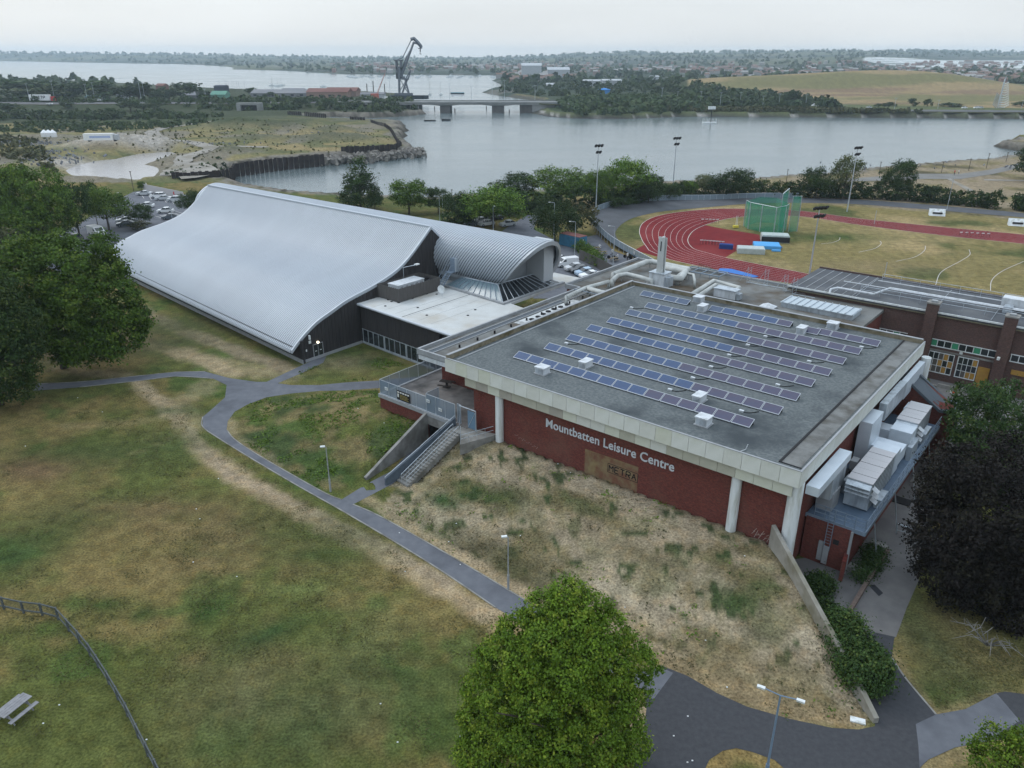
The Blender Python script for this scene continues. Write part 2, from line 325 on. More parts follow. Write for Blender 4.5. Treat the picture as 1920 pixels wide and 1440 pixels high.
MOUNDS = [(600,262,20,10,2.6),(420,240,16,10,3.5),(470,240,14,10,3.5),(520,243,18,10,4),(560,236,12,8,3),(630,246,14,9,3),(480,262,14,7,2),(190,276,17,9,4.5),(268,272,14,9,4.0),(430,283,10,6,2),(250,222,10,6,2),(250,262,14,7,1.5),(660,262,16,9,2),(140,302,12,12,1.0)]
POND = [(135,312),(165,303),(190,299),(215,297),(240,291),(262,287),(300,284),(318,283),(332,287),(322,292),(300,297),(283,304),(270,307),(282,309),(296,313),(298,319),(290,328),(278,336),(262,338),(230,337),(190,334),(150,333),(130,325),(122,318)]
PONDW = [tuple(p[:2]) for p in WP(POND, -1.0)]
dth = math.radians(.19)
A_ = np.concatenate([np.radians(np.arange(-180, -50, 5.0)), np.arange(-math.radians(50), math.radians(50), dth), np.radians(np.arange(50, 181, 5.0))])
A_[-1] = math.pi; R_ = [0.5]; 
while R_[-1] < 6900: R_.append(max(R_[-1]*1.0108, R_[-1]+(.38 if R_[-1] > 25 else 4)))
R_ = np.array(R_)
TH, RR = np.meshgrid(A_, R_); GX = RR*np.sin(TH); GY = RR*np.cos(TH)
GH, AUX = height(GX.ravel(), GY.ravel())
gx, gy = GX.ravel(), GY.ravel(); R = AUX['R']; sdA, sdC, pxx = AUX['sdA'], AUX['sdC'], AUX['px']
_, pyy = proj(gx, gy, GH)
def lerp(c, d, f): return c*(1-f[:, None])+np.array(d)[None, :]*f[:, None]
n1 = vnoise(gx, gy, 9, 21); n2 = vnoise(gx, gy, 2.2, 31); n3 = vnoise(gx, gy, 30, 41); n4 = vnoise(gx, gy, .8, 51, 2)
C = np.tile(np.array([.076, .088, .026]), (gx.size, 1))
C = lerp(C, (.165, .125, .052), sstep(.42, .66, n1*.5+n2*.3+n3*.2)*.85)
C = lerp(C, (.05, .085, .022), sstep(.60, .70, vnoise(gx, gy, 6, 61))*.7)
def blob(px, py, rm, col, k, z=0, ry=None, ang=0, hard=1.0):
    global C
    c = W(px, py, z); dx, dy = gx-c.x, gy-c.y; ca, sa = math.cos(ang), math.sin(ang)
    q = ((dx*ca+dy*sa)/rm)**2+((-dx*sa+dy*ca)/(ry or rm))**2
    C = lerp(C, col, np.clip(k*np.exp(-q*hard)*(0.6+.8*n2), 0, 1))
def trail(pts, w, col, k, z=0, edge=1.0):
    global C
    P = [tuple(W(a, b, z)[:2]) for a, b in pts]; sel = np.where(R < 420)[0]
    d = dseg(gx[sel], gy[sel], P, False); f = np.clip(k*(1-sstep(w*.4, w*1.3, d+(n2[sel]-.5)*w*edge+(n4[sel]-.5)*w*.5)), 0, 1)
    F = np.zeros(gx.size); F[sel] = f; C = lerp(C, col, F)
DIRT = (.33, .255, .165); STRAW = (.25, .19, .10)
near = R < 150
# dry bank in front of the sign wall
b1 = np.zeros(gx.size); nn = np.where(near)[0]; b1[nn] = pip(gx[nn], gy[nn], BANK1)
ss_ = (gx-FL.x)*U.x+(gy-FL.y)*U.y; tt_ = (gx-FL.x)*V.x+(gy-FL.y)*V.y; nb = vnoise(ss_, tt_*2.8, 9, 301, 5)
C = lerp(C, (.262, .218, .15), b1*(.6+.4*sstep(.3, .6, n2))); 
C = lerp(C, (.12, .10, .052), b1*sstep(.50, .64, nb*.8+n4*.2)*.85); C = lerp(C, (.055, .072, .028), b1*sstep(.60, .72, nb*.75+n2*.25)*.8); C = lerp(C, (.34, .29, .21), b1*sstep(.62, .75, 1-nb)*.6)
C = lerp(C, (.032, .052, .02), b1*sstep(.62, .70, vnoise(gx, gy, 1.1, 71, 3))*.9)
b2 = np.zeros(gx.size); b2[nn] = pip(gx[nn], gy[nn], BANK2)
C = lerp(C, (.15, .12, .06), b2*sstep(.42, .62, n2)*.8)
C = lerp(C, (.033, .058, .02), b2*sstep(.5, .62, n1)*.85)
for a in ((950,940,2.6,(.04,.055,.02),.9,1.3),(900,1010,4.5,(.06,.055,.03),.7,2.2),(1020,1080,5,(.06,.058,.028),.7,2.2),(800,990,3,(.055,.06,.025),.8,2),(830,930,2.2,(.03,.055,.02),.9,1),(1380,1130,2.5,(.035,.055,.02),.9,1),(1430,1180,1.5,(.05,.06,.025),.6,1.2),(1500,1290,2,(.07,.065,.03),.8,1.2),(1200,1050,3.5,(.09,.075,.04),.7,1.2),(1100,1000,2.8,(.16,.13,.08),.5,2)): blob(a[0], a[1], a[2], a[3], a[4], 1.2, a[5], -.65)
# worn trails
trail([(255,712),(290,745),(325,775),(345,800),(360,830),(400,865),(470,910),(560,955),(660,1005),(760,1062),(850,1115),(915,1150)], 1.3, DIRT, .75)
trail([(350,800),(375,840),(430,890),(520,930),(640,985),(740,1035),(840,1095)], .7, (.27,.215,.15), .7)
trail([(300,785),(230,795),(120,800)], 1.0, STRAW, .35); trail([(215,862),(300,832),(350,800)], .35, STRAW, .45)
trail([(370,800),(330,760),(395,720)], 2.0, DIRT, .35)
trail([(440,705),(380,672),(330,660),(290,648),(240,632)], 1.3, DIRT, .5); trail([(340,660),(430,690),(540,705)], 2.2, DIRT, .5)
trail([(110,690),(170,700),(240,704)], 1.2, DIRT, .4)
trail([(250,575),(350,622),(450,660),(545,692)], 1.6, (.2,.16,.11), .8)
trail([(600,735),(430,800)], .8, STRAW, .3); trail([(425,790),(432,815),(520,870)], 1.0, DIRT, .5)
trail([(690,936),(780,1000),(900,1065),(985,1118)], .9, DIRT, .65); trail([(940,1130),(960,1165)], 2.0, DIRT, .5)
trail([(1110,1210),(1240,1240),(1345,1290),(1480,1338),(1600,1355)], 1.1, (.22,.165,.095), .8); trail([(1150,1180),(1300,1250),(1480,1300)], 2.5, (.2,.155,.09), .5)
trail([(1215,1290),(1200,1340),(1190,1380)], .9, DIRT, .8)
trail([(1335,1440),(1360,1412),(1400,1410),(1470,1445)], .9, (.2,.14,.06), .8); trail([(1755,1345),(1868,1303),(1990,1315)], .5, STRAW, .8); trail([(1672,1225),(1755,1345)], .4, STRAW, .8); trail([(1740,1440),(1850,1400),(1990,1385)], .8, STRAW, .8)
blob(1780,1190,6,(.15,.125,.06),.9,0,5); blob(1790,1290,4,(.045,.065,.025),.7,0,2); blob(1740,1200,2,(.05,.07,.03),.7,0,4)
for a in ((560,1105,2.4,(.12,.14,.045),.9,1.2),(500,1190,3.4,(.025,.055,.015),.95,1.3,.6),(385,1150,1.6,(.028,.058,.015),.9),(200,1133,2.0,(.03,.058,.015),.9,1.0),(270,1150,1.2,(.03,.058,.015),.8),(640,1010,6,(.04,.062,.022),.6),(700,1250,4,(.032,.058,.02),.7),(600,1040,3,(.03,.055,.015),.7,1),(30,1040,4,(.035,.06,.02),.7),(90,980,5,(.04,.062,.02),.6),(150,850,7,(.045,.062,.022),.7,3),(330,830,5,(.05,.07,.025),.6),(620,890,3,(.03,.055,.02),.85,1.5),(560,860,4,(.032,.055,.02),.85,1.5),(520,830,4,(.035,.055,.02),.6,1.5),(480,820,2.5,(.035,.055,.02),.8,1),(700,1180,3,(.12,.13,.05),.5),(640,1330,5,(.10,.1,.045),.6,2),(440,1300,5,(.11,.09,.05),.5),(300,960,8,(.12,.085,.045),.6,3),(60,880,6,(.12,.08,.045),.8,2.5),(420,1010,6,(.11,.085,.045),.5),(330,770,4,(.033,.058,.02),.8,1.4),(570,1390,4,(.035,.058,.02),.6)):
    blob(a[0], a[1], a[2], a[3], a[4], 0, a[5] if len(a) > 5 else None, a[6] if len(a) > 6 else 0)
blob(655,680,5,(.16,.13,.08),.8,0,3); blob(700,680,3,(.035,.06,.02),.8,0,2); blob(560,705,4,(.05,.065,.025),.7,0,1.2)
blob(330,610,9,(.045,.06,.022),.8,0,5); blob(300,645,6,(.035,.055,.02),.8,0,4); blob(120,650,14,(.07,.05,.03),.9,0,9)
# stadium field: drier, mown
fld = sstep(0, 1, ((gx > 15) & (gy > 115) & (gy < 280)).astype(float))
C = lerp(C, (.19, .155, .068), fld*.85); C = lerp(C, (.30, .23, .12), fld*sstep(.45, .65, n3*.5+n1*.5)*.7)
C = lerp(C, (.045, .065, .022), fld*sstep(.56, .68, vnoise(gx, gy, 16, 81))*.8)
blob(1560,445,12,(.045,.07,.02),.9,0,5); blob(1370,495,8,(.05,.075,.025),.8,0,3); blob(1640,500,14,(.19,.15,.085),.6,0,5); blob(1170,440,3,(.085,.09,.035),1,0,12)
# rough ground between the stadium and the shore
rg = ((sdA > 0) & (R > 235) & (gx > 30) & (R < 480)).astype(float)
C = lerp(C, (.235, .19, .135), rg*.85); C = lerp(C, (.15, .13, .06), rg*sstep(.45, .6, n1)*.8); C = lerp(C, (.06, .055, .035), rg*sstep(.62, .7, n1)*.8)
# reclaimed land
pen = ((R > 225) & (pyy < 342) & (R < 760) & (gx < -15) & (sdA > 0)).astype(float)
C = lerp(C, (.17, .15, .07), pen); C = lerp(C, (.22, .175, .09), pen*sstep(.45, .62, n3)*.8)
C = lerp(C, (.075, .09, .04), pen*sstep(.5, .62, n1)*.75); C = lerp(C, (.16, .145, .12), pen*sstep(.56, .66, vnoise(gx, gy, 20, 91))*.8)
for (px, py, rx, ry, hh) in MOUNDS:
    c = W(px, py, .5); q = ((gx-c.x)/rx)**2+((gy-c.y)/ry)**2
    C = lerp(C, (.30, .28, .25) if px < 290 and py > 265 else (.10, .10, .065), np.clip(np.exp(-q*1.1)*1.3*(.5+n1), 0, 1))
verge = ((R > 430) & (R < 1100) & (pxx < 1000) & (sdA > 0) & (pyy < 236)).astype(float)
C = lerp(C, (.045, .06, .03), verge*sstep(236, 225, pyy)*np.clip(1.2-np.maximum(pxx-300, 0)/500, .0, 1))
C = lerp(C, (.04, .05, .028), ((R > 560) & (pxx < 1000) & (sdA > 0)).astype(float)*.85)
shoreb = ((R > 200) & (sdA > -20) & (gx < 260)).astype(float)
C = lerp(C, (.055, .05, .042), shoreb*(1-sstep(4, 9, sdA+n1*5-2))); C = lerp(C, (.2, .185, .16), shoreb*(1-sstep(2, 4, np.abs(sdA-6+n2*2)))*sstep(.35, .5, n2)*.7)
# far side
fc = (sdC > -30).astype(float)
C = lerp(C, (.23, .175, .095), fc); C = lerp(C, (.14, .13, .06), fc*sstep(.42, .56, vnoise(gx, gy*1.6, 110, 15, 5)))
C = lerp(C, (.15, .10, .07), fc*sstep(.56, .62, vnoise(gx, gy*4, 160, 17, 5))*.7)
C = lerp(C, (.07, .068, .055), fc*(1-sstep(5, 10, sdC))); C = lerp(C, (.14, .13, .12), fc*sstep(10, 14, sdC)*(1-sstep(18, 24, sdC))*(pxx > 1000))
C = lerp(C, (.10, .105, .055), fc*sstep(22, 26, sdC)*(1-sstep(55, 60, sdC))*(pxx > 1000)*(R < 1200))
bk_ = ((sdC > -5) & (pxx > 1010) & (R < 720)).astype(float); C = lerp(C, (.05, .048, .045), bk_*(1-sstep(-2.4, -1.9, GH))); C = lerp(C, (.27, .26, .25), bk_*sstep(-2.3, -1.9, GH)*(1-sstep(-1.2, -.7, GH))); C = lerp(C, (.085, .10, .045), bk_*sstep(-1.1, -.6, GH)*(1-sstep(.9, 1.3, GH)))
C = lerp(C, (.035, .05, .028), ((sdC > 10) & (pxx < 1290) & (R < 2600)).astype(float)*.9)
twn = ((sdC > 0) & ((gy > 1060) | ((gy > 860) & (hills(gx, gy) < 1.6)))).astype(float)
C = lerp(C, (.04, .055, .04), twn); C = lerp(C, (.09, .10, .05), twn*sstep(.54, .62, vnoise(gx, gy, 420, 19))*.8); C = lerp(C, (.16, .14, .08), twn*sstep(.62, .68, vnoise(gx, gy, 300, 29))*sstep(4600, 5300, gy))
C = lerp(C, (.17, .155, .14), twn*sstep(.6, .66, vnoise(gx, gy, 60, 33, 3))*(1-sstep(4200, 5000, gy))*.55)
chalk = ((pyy > np.interp(pxx, [1600,1640,1700,1760,1920,2100], [108,107,109,113,113,114])) & (pyy < np.interp(pxx, [1600,1640,1700,1760,1850,1920,2100], [110,118,126,126,124,129,130])) & (gy > 1900) & (pxx > 1615)).astype(float)
C = lerp(C, (.46, .48, .48), chalk*sstep(.22, .4, vnoise(gx, gy*4, 160, 37)))
C = np.clip(C*(.82+.36*n4[:, None]), 0, 1)
nA, nR = len(A_), len(R_)
me = bpy.data.meshes.new('ground')
idx = np.arange(nA*nR).reshape(nR, nA)
Q = np.stack([idx[:-1, :-1], idx[:-1, 1:], idx[1:, 1:], idx[1:, :-1]], -1).reshape(-1, 4)[:, ::-1]
keep = ~((GH[Q] < -5.9).all(1)); Q = Q[keep]
me.vertices.add(nA*nR); me.vertices.foreach_set('co', np.stack([gx, gy, GH], -1).ravel())
me.loops.add(Q.size); me.loops.foreach_set('vertex_index', Q.ravel().astype(np.int32))
me.polygons.add(len(Q)); me.polygons.foreach_set('loop_start', np.arange(0, Q.size, 4, dtype=np.int32)); me.polygons.foreach_set('loop_total', np.full(len(Q), 4, np.int32))
me.polygons.foreach_set('use_smooth', np.ones(len(Q), bool)); me.update(calc_edges=True)
ca = me.color_attributes.new('land', 'FLOAT_COLOR', 'POINT'); ca.data.foreach_set('color', np.concatenate([C, np.ones((len(C), 1))], 1).ravel())
m = bpy.data.materials.new('ground'); m.use_nodes = True; t = m.node_tree; b = t.nodes['Principled BSDF']; b.inputs['Roughness'].default_value = .95; b.inputs['Specular IOR Level'].default_value = .05
at = N(t, 'ShaderNodeAttribute', attribute_name='land'); tc = N(t, 'ShaderNodeTexCoord')
def gn(sc, d, lo, hi, a=.3, b_=.7):
    n = N(t, 'ShaderNodeTexNoise'); n.inputs['Scale'].default_value = sc; n.inputs['Detail'].default_value = d; n.inputs['Roughness'].default_value = .65; t.links.new(tc.outputs['Object'], n.inputs[0])
    r = N(t, 'ShaderNodeMapRange'); r.inputs['From Min'].default_value = a; r.inputs['From Max'].default_value = b_; r.inputs['To Min'].default_value = lo; r.inputs['To Max'].default_value = hi; t.links.new(n.outputs[0], r.inputs[0]); return r.outputs[0], n.outputs[0]
f1, raw1 = gn(5.5, 9, .42, 1.62); f2, raw2 = gn(.7, 9, .66, 1.36)
mm = N(t, 'ShaderNodeMath', operation='MULTIPLY'); t.links.new(f1, mm.inputs[0]); t.links.new(f2, mm.inputs[1])
sc1 = N(t, 'ShaderNodeVectorMath', operation='SCALE'); t.links.new(at.outputs[0], sc1.inputs[0]); t.links.new(mm.outputs[0], sc1.inputs['Scale'])
f3, raw3 = gn(1.1, 10, 0, .5, .50, .62); mx = N(t, 'ShaderNodeMix', data_type='RGBA'); t.links.new(f3, mx.inputs[0]); t.links.new(sc1.outputs[0], mx.inputs[6])
hs = N(t, 'ShaderNodeVectorMath', operation='MULTIPLY'); hs.inputs[1].default_value = (1.22, 1.08, .92); t.links.new(sc1.outputs[0], hs.inputs[0]); t.links.new(hs.outputs[0], mx.inputs[7])
t.links.new(mx.outputs[2], b.inputs['Base Color'])
bp = N(t, 'ShaderNodeBump'); bp.inputs['Strength'].default_value = .7; bp.inputs['Distance'].default_value = .12; t.links.new(raw1, bp.inputs['Height']); t.links.new(bp.outputs[0], b.inputs['Normal'])
me.materials.append(m); MATS['ground'] = m
ground = bpy.data.objects.new('ground', me); COL.objects.link(ground); tag(ground, kind='structure')
del Q, idx
def gz(x, y):                                      # ground height at points
    h, _ = height(np.array([float(x)]), np.array([float(y)])); return float(h[0])
def gzs(xs, ys): return height(np.array(xs, float), np.array(ys, float))[0]
# water
m = bpy.data.materials.new('water'); m.use_nodes = True; t = m.node_tree; b = t.nodes['Principled BSDF']
b.inputs['Base Color'].default_value = (.12, .15, .155, 1); b.inputs['Roughness'].default_value = .16; b.inputs['IOR'].default_value = 1.33
tc = N(t, 'ShaderNodeTexCoord')
n = N(t, 'ShaderNodeTexNoise'); n.inputs['Scale'].default_value = .9; n.inputs['Detail'].default_value = 5; mp = N(t, 'ShaderNodeMapping'); mp.inputs['Scale'].default_value = (.5, 1.2, 1); mp.inputs['Rotation'].default_value = (0, 0, .3)
t.links.new(tc.outputs['Object'], mp.inputs[0]); t.links.new(mp.outputs[0], n.inputs[0])
bp = N(t, 'ShaderNodeBump'); bp.inputs['Strength'].default_value = .5; bp.inputs['Distance'].default_value = .22; t.links.new(n.outputs[0], bp.inputs['Height']); t.links.new(bp.outputs[0], b.inputs['Normal'])
n2_ = N(t, 'ShaderNodeTexNoise'); n2_.inputs['Scale'].default_value = .02; n2_.inputs['Detail'].default_value = 5; t.links.new(mp.outputs[0], n2_.inputs[0])
mr = N(t, 'ShaderNodeMapRange'); mr.inputs['From Min'].default_value = .35; mr.inputs['From Max'].default_value = .65; mr.inputs['To Min'].default_value = .12; mr.inputs['To Max'].default_value = .2; t.links.new(n2_.outputs[0], mr.inputs[0]); t.links.new(mr.outputs[0], b.inputs['Roughness'])
MATS['water'] = m
wb = MB(); wb.grid([[(x, y, WL) for x in (-6880, 6880)] for y in (150, 6880)]); tag(wb.build('water', m), kind='structure')
m = m.copy(); m.name = 'sky tinted pond water'; m.node_tree.nodes['Principled BSDF'].inputs['Base Color'].default_value = (.36, .34, .33, 1); sheet('pond', [PONDW], m, -1.3)  # pond's bright reflection is put into the pale base colour
pw = MATS['water']
# tarmac
TAR = mat('tarmac', (.115, .122, .14), (.14, .147, .165), 1.2, .9, c3=(.095, .10, .115), scale3=.25, bump=.3, bscale=25)
TAR2 = mat('fresh tarmac', (.05, .052, .058), (.062, .064, .07), 3, .9, bump=.3, bscale=25)
CONC = mat('concrete', (.27, .265, .25), (.19, .185, .175), .8, .9, bump=.2, bscale=12, c3=(.14, .135, .12), scale3=.4)
YARD = mat('yard', (.135, .13, .13), (.17, .165, .16), .7, .9, c3=(.10, .098, .10), scale3=.15, bump=.3, bscale=20)
sheet('path', [PATHW], TAR, .012); sheet('path', [DOORW], TAR, .018)
sheet('road', [ROADW], TAR2, .016)
GREYP = [(1717,1358),(1755,1340),(1810,1330),(1868,1300),(1912,1352),(1850,1390),(1790,1402),(1740,1425),(1724,1440),(1722,1400)]
sheet('road', [WP(GREYP)], TAR, .022, label='lighter grey worn strip of road at the lower right')
sheet('path', [WP([(1212,1262),(1236,1250),(1262,1262),(1225,1312),(1206,1300)])], TAR, .022)
sheet('yard', [WP([(1480,1050),(1560,1040),(1640,960),(1690,900),(1720,840),(1760,770),(1740,700),(2000,770),(2000,830),(1830,830),(1760,930),(1730,1010),(1722,1090),(1700,1140),(1680,1195),(1590,1175),(1570,1140)])], YARD, .024)
kb = MB()                                          # pale edging along the path
def edging(pts, name='path_edging'):
    P = [p for p in cat(WP(pts), 4)]; b_ = MB()
    for a, c in zip(P[:-1], P[1:]):
        d = (c-a).normalized(); nrm = Vector((-d.y, d.x, 0))*.06
        b_.add([a-nrm, a+nrm, c+nrm, c-nrm, a-nrm+Vector((0, 0, .05)), a+nrm+Vector((0, 0, .05)), c+nrm+Vector((0, 0, .05)), c-nrm+Vector((0, 0, .05))], [(4, 5, 6, 7)[::-1], (0, 4, 7, 3)[::-1], (1, 2, 6, 5)[::-1]])
    o = b_.build(name, CONC); tag(o, kind='structure'); return o
edging([(425,806),(440,824),(480,851),(540,886),(610,925),(640,937)]); edging([(380,782),(380,800),(410,822),(480,865),(560,912),(640,957),(740,1016),(830,1072),(930,1140)])
edging([(662,946),(710,967),(800,1017),(900,1075),(985,1126)]); edging([(150,726),(270,713),(330,706),(400,710)]); edging([(60,720),(150,716),(250,706),(330,698),(385,697)])
edging([(1672,1234),(1700,1275),(1755,1340)])
# sports field: track, velodrome, run-ups
RED = mat('track red', (.17, .018, .02), (.13, .014, .017), .5, .9, bump=.2, bscale=20, c3=(.19, .03, .03), scale3=.08)
VEL = mat('velodrome tarmac', (.105, .11, .12), (.085, .088, .096), .3, .9)
LINE = mat('line paint', (.55, .52, .5), rough=.8)
def strip(name, P, Q, m, z0, z1, kind='structure', k=1):
    rows = [[Vector((a.x, a.y, z0)), Vector((b.x, b.y, z1))] for a, b in zip(P, Q)]
    b_ = MB().grid(rows); o = b_.build(name, m); bmn = o.data; 
    if kind: o['kind'] = kind
    return o
def resamp(P, n):
    P = [Vector(p) for p in P]; Ls = [0]
    for a, b in zip(P[:-1], P[1:]): Ls.append(Ls[-1]+(b-a).length)
    out = []; j = 0
    for i in range(n):
        s = Ls[-1]*i/(n-1)
        while j < len(P)-2 and Ls[j+1] < s: j += 1
        f = (s-Ls[j])/max(1e-9, Ls[j+1]-Ls[j]); out.append(P[j].lerp(P[j+1], min(1, f)))
    return out
def nearest_pair(Pout, Pin):                       # matches each inner point with the outer polyline, in order
    n = 160; a = resamp(Pout, 1200); res = []; j = 0
    b = resamp(Pin, n)
    for q in b:
        best = min(range(j, min(j+90, len(a))), key=lambda i: (a[i]-q).length); j = best; res.append(a[best])
    return res, b
to = cat(WP(TRK_OUT), 10); ti = cat(WP(TRK_IN), 10)
tA, tB = nearest_pair(to, ti)
strip('running_track', tA, tB, RED, .02, .02)
sheet('running_track', [WP([(1190,469),(1213,456),(1232,450),(1300,470),(1345,480),(1340,503),(1280,491),(1227,480)])], RED, .014)
sheet('running_track', [WP([(1340,417),(1322,422),(1300,433),(1290,447),(1292,458),(1302,467),(1325,474),(1360,483),(1385,468),(1428,452),(1423,440),(1350,428),(1318,421.5)])], RED, .026)
for k in range(0, 9):                              # lane lines
    f = k/8; P = [a.lerp(b_, f) for a, b_ in zip(tA, tB)]; w = .03+(.03 if k in (0, 8) else 0)
    b_ = MB(); rows = []
    for i, p in enumerate(P):
        d = (P[min(i+1, len(P)-1)]-P[max(i-1, 0)]); d.z = 0; d.normalize() if d.length else None
        nn_ = Vector((-d.y, d.x, 0))*w; rows.append([p-nn_+Vector((0, 0, .03)), p+nn_+Vector((0, 0, .03))])
    b_.grid(rows); o = b_.build('lane_line', LINE); tag(o, kind='structure')
vo = cat(WP(VEL_OUT), 8); vi = cat(WP(VEL_IN), 8); vA, vB = nearest_pair(vo, vi)
def bank(i): f = i/len(vA); return .05+1.3*max(0, math.exp(-((f-.72)/.2)**2))
b_ = MB().grid([[Vector((a.x, a.y, bank(i))), Vector((b2_.x, b2_.y, .04))] for i, (a, b2_) in enumerate(zip(vA, vB))]); tag(b_.build('cycle_track', VEL), kind='structure')
VELTOP = [Vector((a.x, a.y, bank(i))) for i, a in enumerate(vA)]
# throw arcs and lines on the field
for pts in ([(1540,457),(1560,455),(1573,450),(1575,445)],[(1610,473),(1640,466),(1652,457),(1650,452)],[(1680,490),(1715,482),(1733,470),(1735,461)],[(1754,535),(1765,510),(1800,490),(1818,478),(1817,468)],[(1857,545),(1860,525),(1880,508),(1920,490)],[(1590,533),(1595,520)]):
    P = cat(WP(pts), 6); rows = []
    for i, p in enumerate(P):
        d = (P[min(i+1, len(P)-1)]-P[max(i-1, 0)]).normalized(); nn_ = Vector((-d.y, d.x, 0))*.05; rows.append([p-nn_+Vector((0, 0, .02)), p+nn_+Vector((0, 0, .02))])
    tag(MB().grid(rows).build('field_line', LINE), kind='structure')
# car parks and service roads
sheet('car_park', [WP([(120,440),(200,385),(250,360),(300,352),(330,362),(420,380),(440,420),(330,450),(230,500),(170,490),(140,470)])], TAR, .02)
sheet('road', [WP([(60,480),(110,430),(150,425),(190,450),(150,480),(120,520)])], TAR, .026)
sheet('car_park', [WP([(890,470),(960,420),(990,403),(1010,405),(1000,430),(1050,455),(1120,440),(1150,470),(1200,490),(1150,525),(1060,560),(1000,560),(990,500)])], TAR, .02)
tag(sheet('grass_verge', [WP([(196,464),(230,461),(250,463),(243,468),(205,470)])], MATS['ground'], .03), kind='structure')
# tracks over the reclaimed land
GRAV = mat('gravel track', (.3, .28, .25), (.22, .205, .18), .2, .95, c3=(.2, .18, .14), scale3=.05)
# ================================================================== SPORTS HALL (building coordinates: x along the sign wall, y inward)
BRICK = brick_mat('red brick', (.165, .036, .028), (.095, .022, .02), (.14, .08, .065), stain=(.17, .10, .075))
BROWN = brick_mat('brown brick', (.105, .05, .043), (.06, .032, .032), (.13, .105, .09), stain=(.14, .10, .08))
ROOFG = mat('gravelled bitumen roof', (.098, .112, .118), (.145, .158, .158), 3.5, .95, bump=.6, bscale=9, c3=(.055, .064, .07), scale3=.16, detail=10, contrast=(.42, .6))
PANEL = [mat('fascia panel %s' % k, c, c2, .7, .6, c3=c3, scale3=.5) for k, c, c2, c3 in (('grey', (.54, .555, .51), (.60, .61, .57), (.47, .48, .42)), ('pale', (.64, .655, .62), (.57, .59, .55), (.52, .53, .45)), ('green', (.52, .535, .44), (.58, .59, .52), (.46, .48, .36)))]
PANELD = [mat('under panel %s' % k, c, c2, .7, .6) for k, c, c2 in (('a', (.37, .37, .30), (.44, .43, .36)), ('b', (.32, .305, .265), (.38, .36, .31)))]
DARK = mat('dark joint', (.03, .03, .032)); STEELB = mat('blue grey paint', (.18, .235, .30), (.14, .18, .23), 2, .5)
GALV = mat('galvanised metal', (.48, .53, .57), (.40, .45, .5), 1.5, .38, metal=.35, c3=(.27, .30, .33), scale3=1.1, stretch=(1.5, 1.5, .4)); WHITEM = mat('white metal', (.58, .61, .64), (.5, .53, .56), 1.0, .45, c3=(.40, .42, .43), scale3=1.3, stretch=(1.5, 1.5, .4))
WHITE = mat('white paint', (.68, .71, .72), (.58, .61, .62), 1.5, .7, bump=.1, bscale=8, c3=(.43, .44, .40), scale3=1.2, stretch=(1.6, 1.6, .25)); LEAD = mat('lead flashing', (.3, .315, .33), (.24, .25, .26), 1.0, .6)
BLACKM = mat('black rubber', (.02, .02, .022)); MOSS = mat('mossy upstand', (.16, .14, .09), (.24, .21, .16), 1.3, .95, c3=(.10, .085, .045), scale3=.7)
GLASS = mat('dark glass', (.02, .025, .03), rough=.08, spec=.8); PIPE = mat('lagged pipe', (.46, .48, .47), (.36, .37, .35), .7, .6)
hall = empty('leisure_centre', S(0, 0), ANG, 'square flat-roofed red brick leisure centre carrying rows of solar panels', 'building')
W_, D_ = 36.6, 36.3; RZ = 10.25
MB().box(2.8, 36.0, 1.2, 36.0, -.3, 9.2).build('wall', BRICK, hall)
MB().box(-8.1, 2.795, 7.6, 36.2, -.3, 7.6).box(-10.6, 27.9, 36.2, 56.2, -.3, 7.6).build('wall', BRICK, hall)
MB().box(.12, W_-.12, .12, D_-.12, 9.35, RZ).build('roof', ROOFG, hall)
MB().box(.14, W_-.14, .14, D_-.14, 9.1, 9.348).build('soffit', LEAD, hall)
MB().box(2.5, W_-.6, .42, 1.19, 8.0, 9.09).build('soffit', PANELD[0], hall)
# fascia panels, one by one
pan = {}
def panel(w, h, m, key):
    k = (round(w, 3), round(h, 3), m.name)
    if k not in pan:
        b_ = MB().box(0, w-.025, 0, .07, 0, h); o = b_.build('fascia_panel', m, None); pan[k] = o.data; return o
    o = bpy.data.objects.new('fascia_panel', pan[k]); COL.objects.link(o); return o
rr = random.Random(4); NP = 24; pw_ = W_/NP
for i in range(NP):
    o = panel(pw_, 1.42, rr.choice([PANEL[0], PANEL[0], PANEL[1], PANEL[2]]), 0); o.parent = hall; o.location = (i*pw_, rr.uniform(-.008, .008), 9.06)
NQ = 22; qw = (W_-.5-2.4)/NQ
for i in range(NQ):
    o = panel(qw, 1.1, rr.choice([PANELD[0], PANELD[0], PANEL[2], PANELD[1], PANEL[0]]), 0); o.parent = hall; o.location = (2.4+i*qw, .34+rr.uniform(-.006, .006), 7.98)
for i in range(24):
    w = D_/24; o = panel(w, 1.42, PANEL[rr.choice([0, 1, 1])], 0); o.parent = hall; o.rotation_euler = (0, 0, math.pi/2); o.location = (W_+.04, i*w+.07, 9.06)
for i in range(24):
    w = D_/24; o = panel(w, 1.42, PANEL[0], 0); o.parent = hall; o.rotation_euler = (0, 0, -math.pi/2); o.location = (-.0, (i+1)*w, 9.06)
MB().box(-.03, W_+.06, -.02, .16, 10.482, 10.53).box(W_-.1, W_+.06, .165, D_, 10.482, 10.53).build('coping', LEAD, hall)
MB().box(.08, .30, .1, D_, RZ-.02, 10.78).box(.305, W_-.14, D_-.3, D_-.05, RZ-.02, 10.72).build('upstand', MOSS, hall)
MB().box(.0, .34, .17, D_+.02, 10.785, 10.84).box(.345, W_-.2, D_-.34, D_+.02, 10.725, 10.78).build('coping', LEAD, hall)
MB().box(.75, .95, .9, D_-.6, RZ, RZ+.05).build('flashing', LEAD, hall)
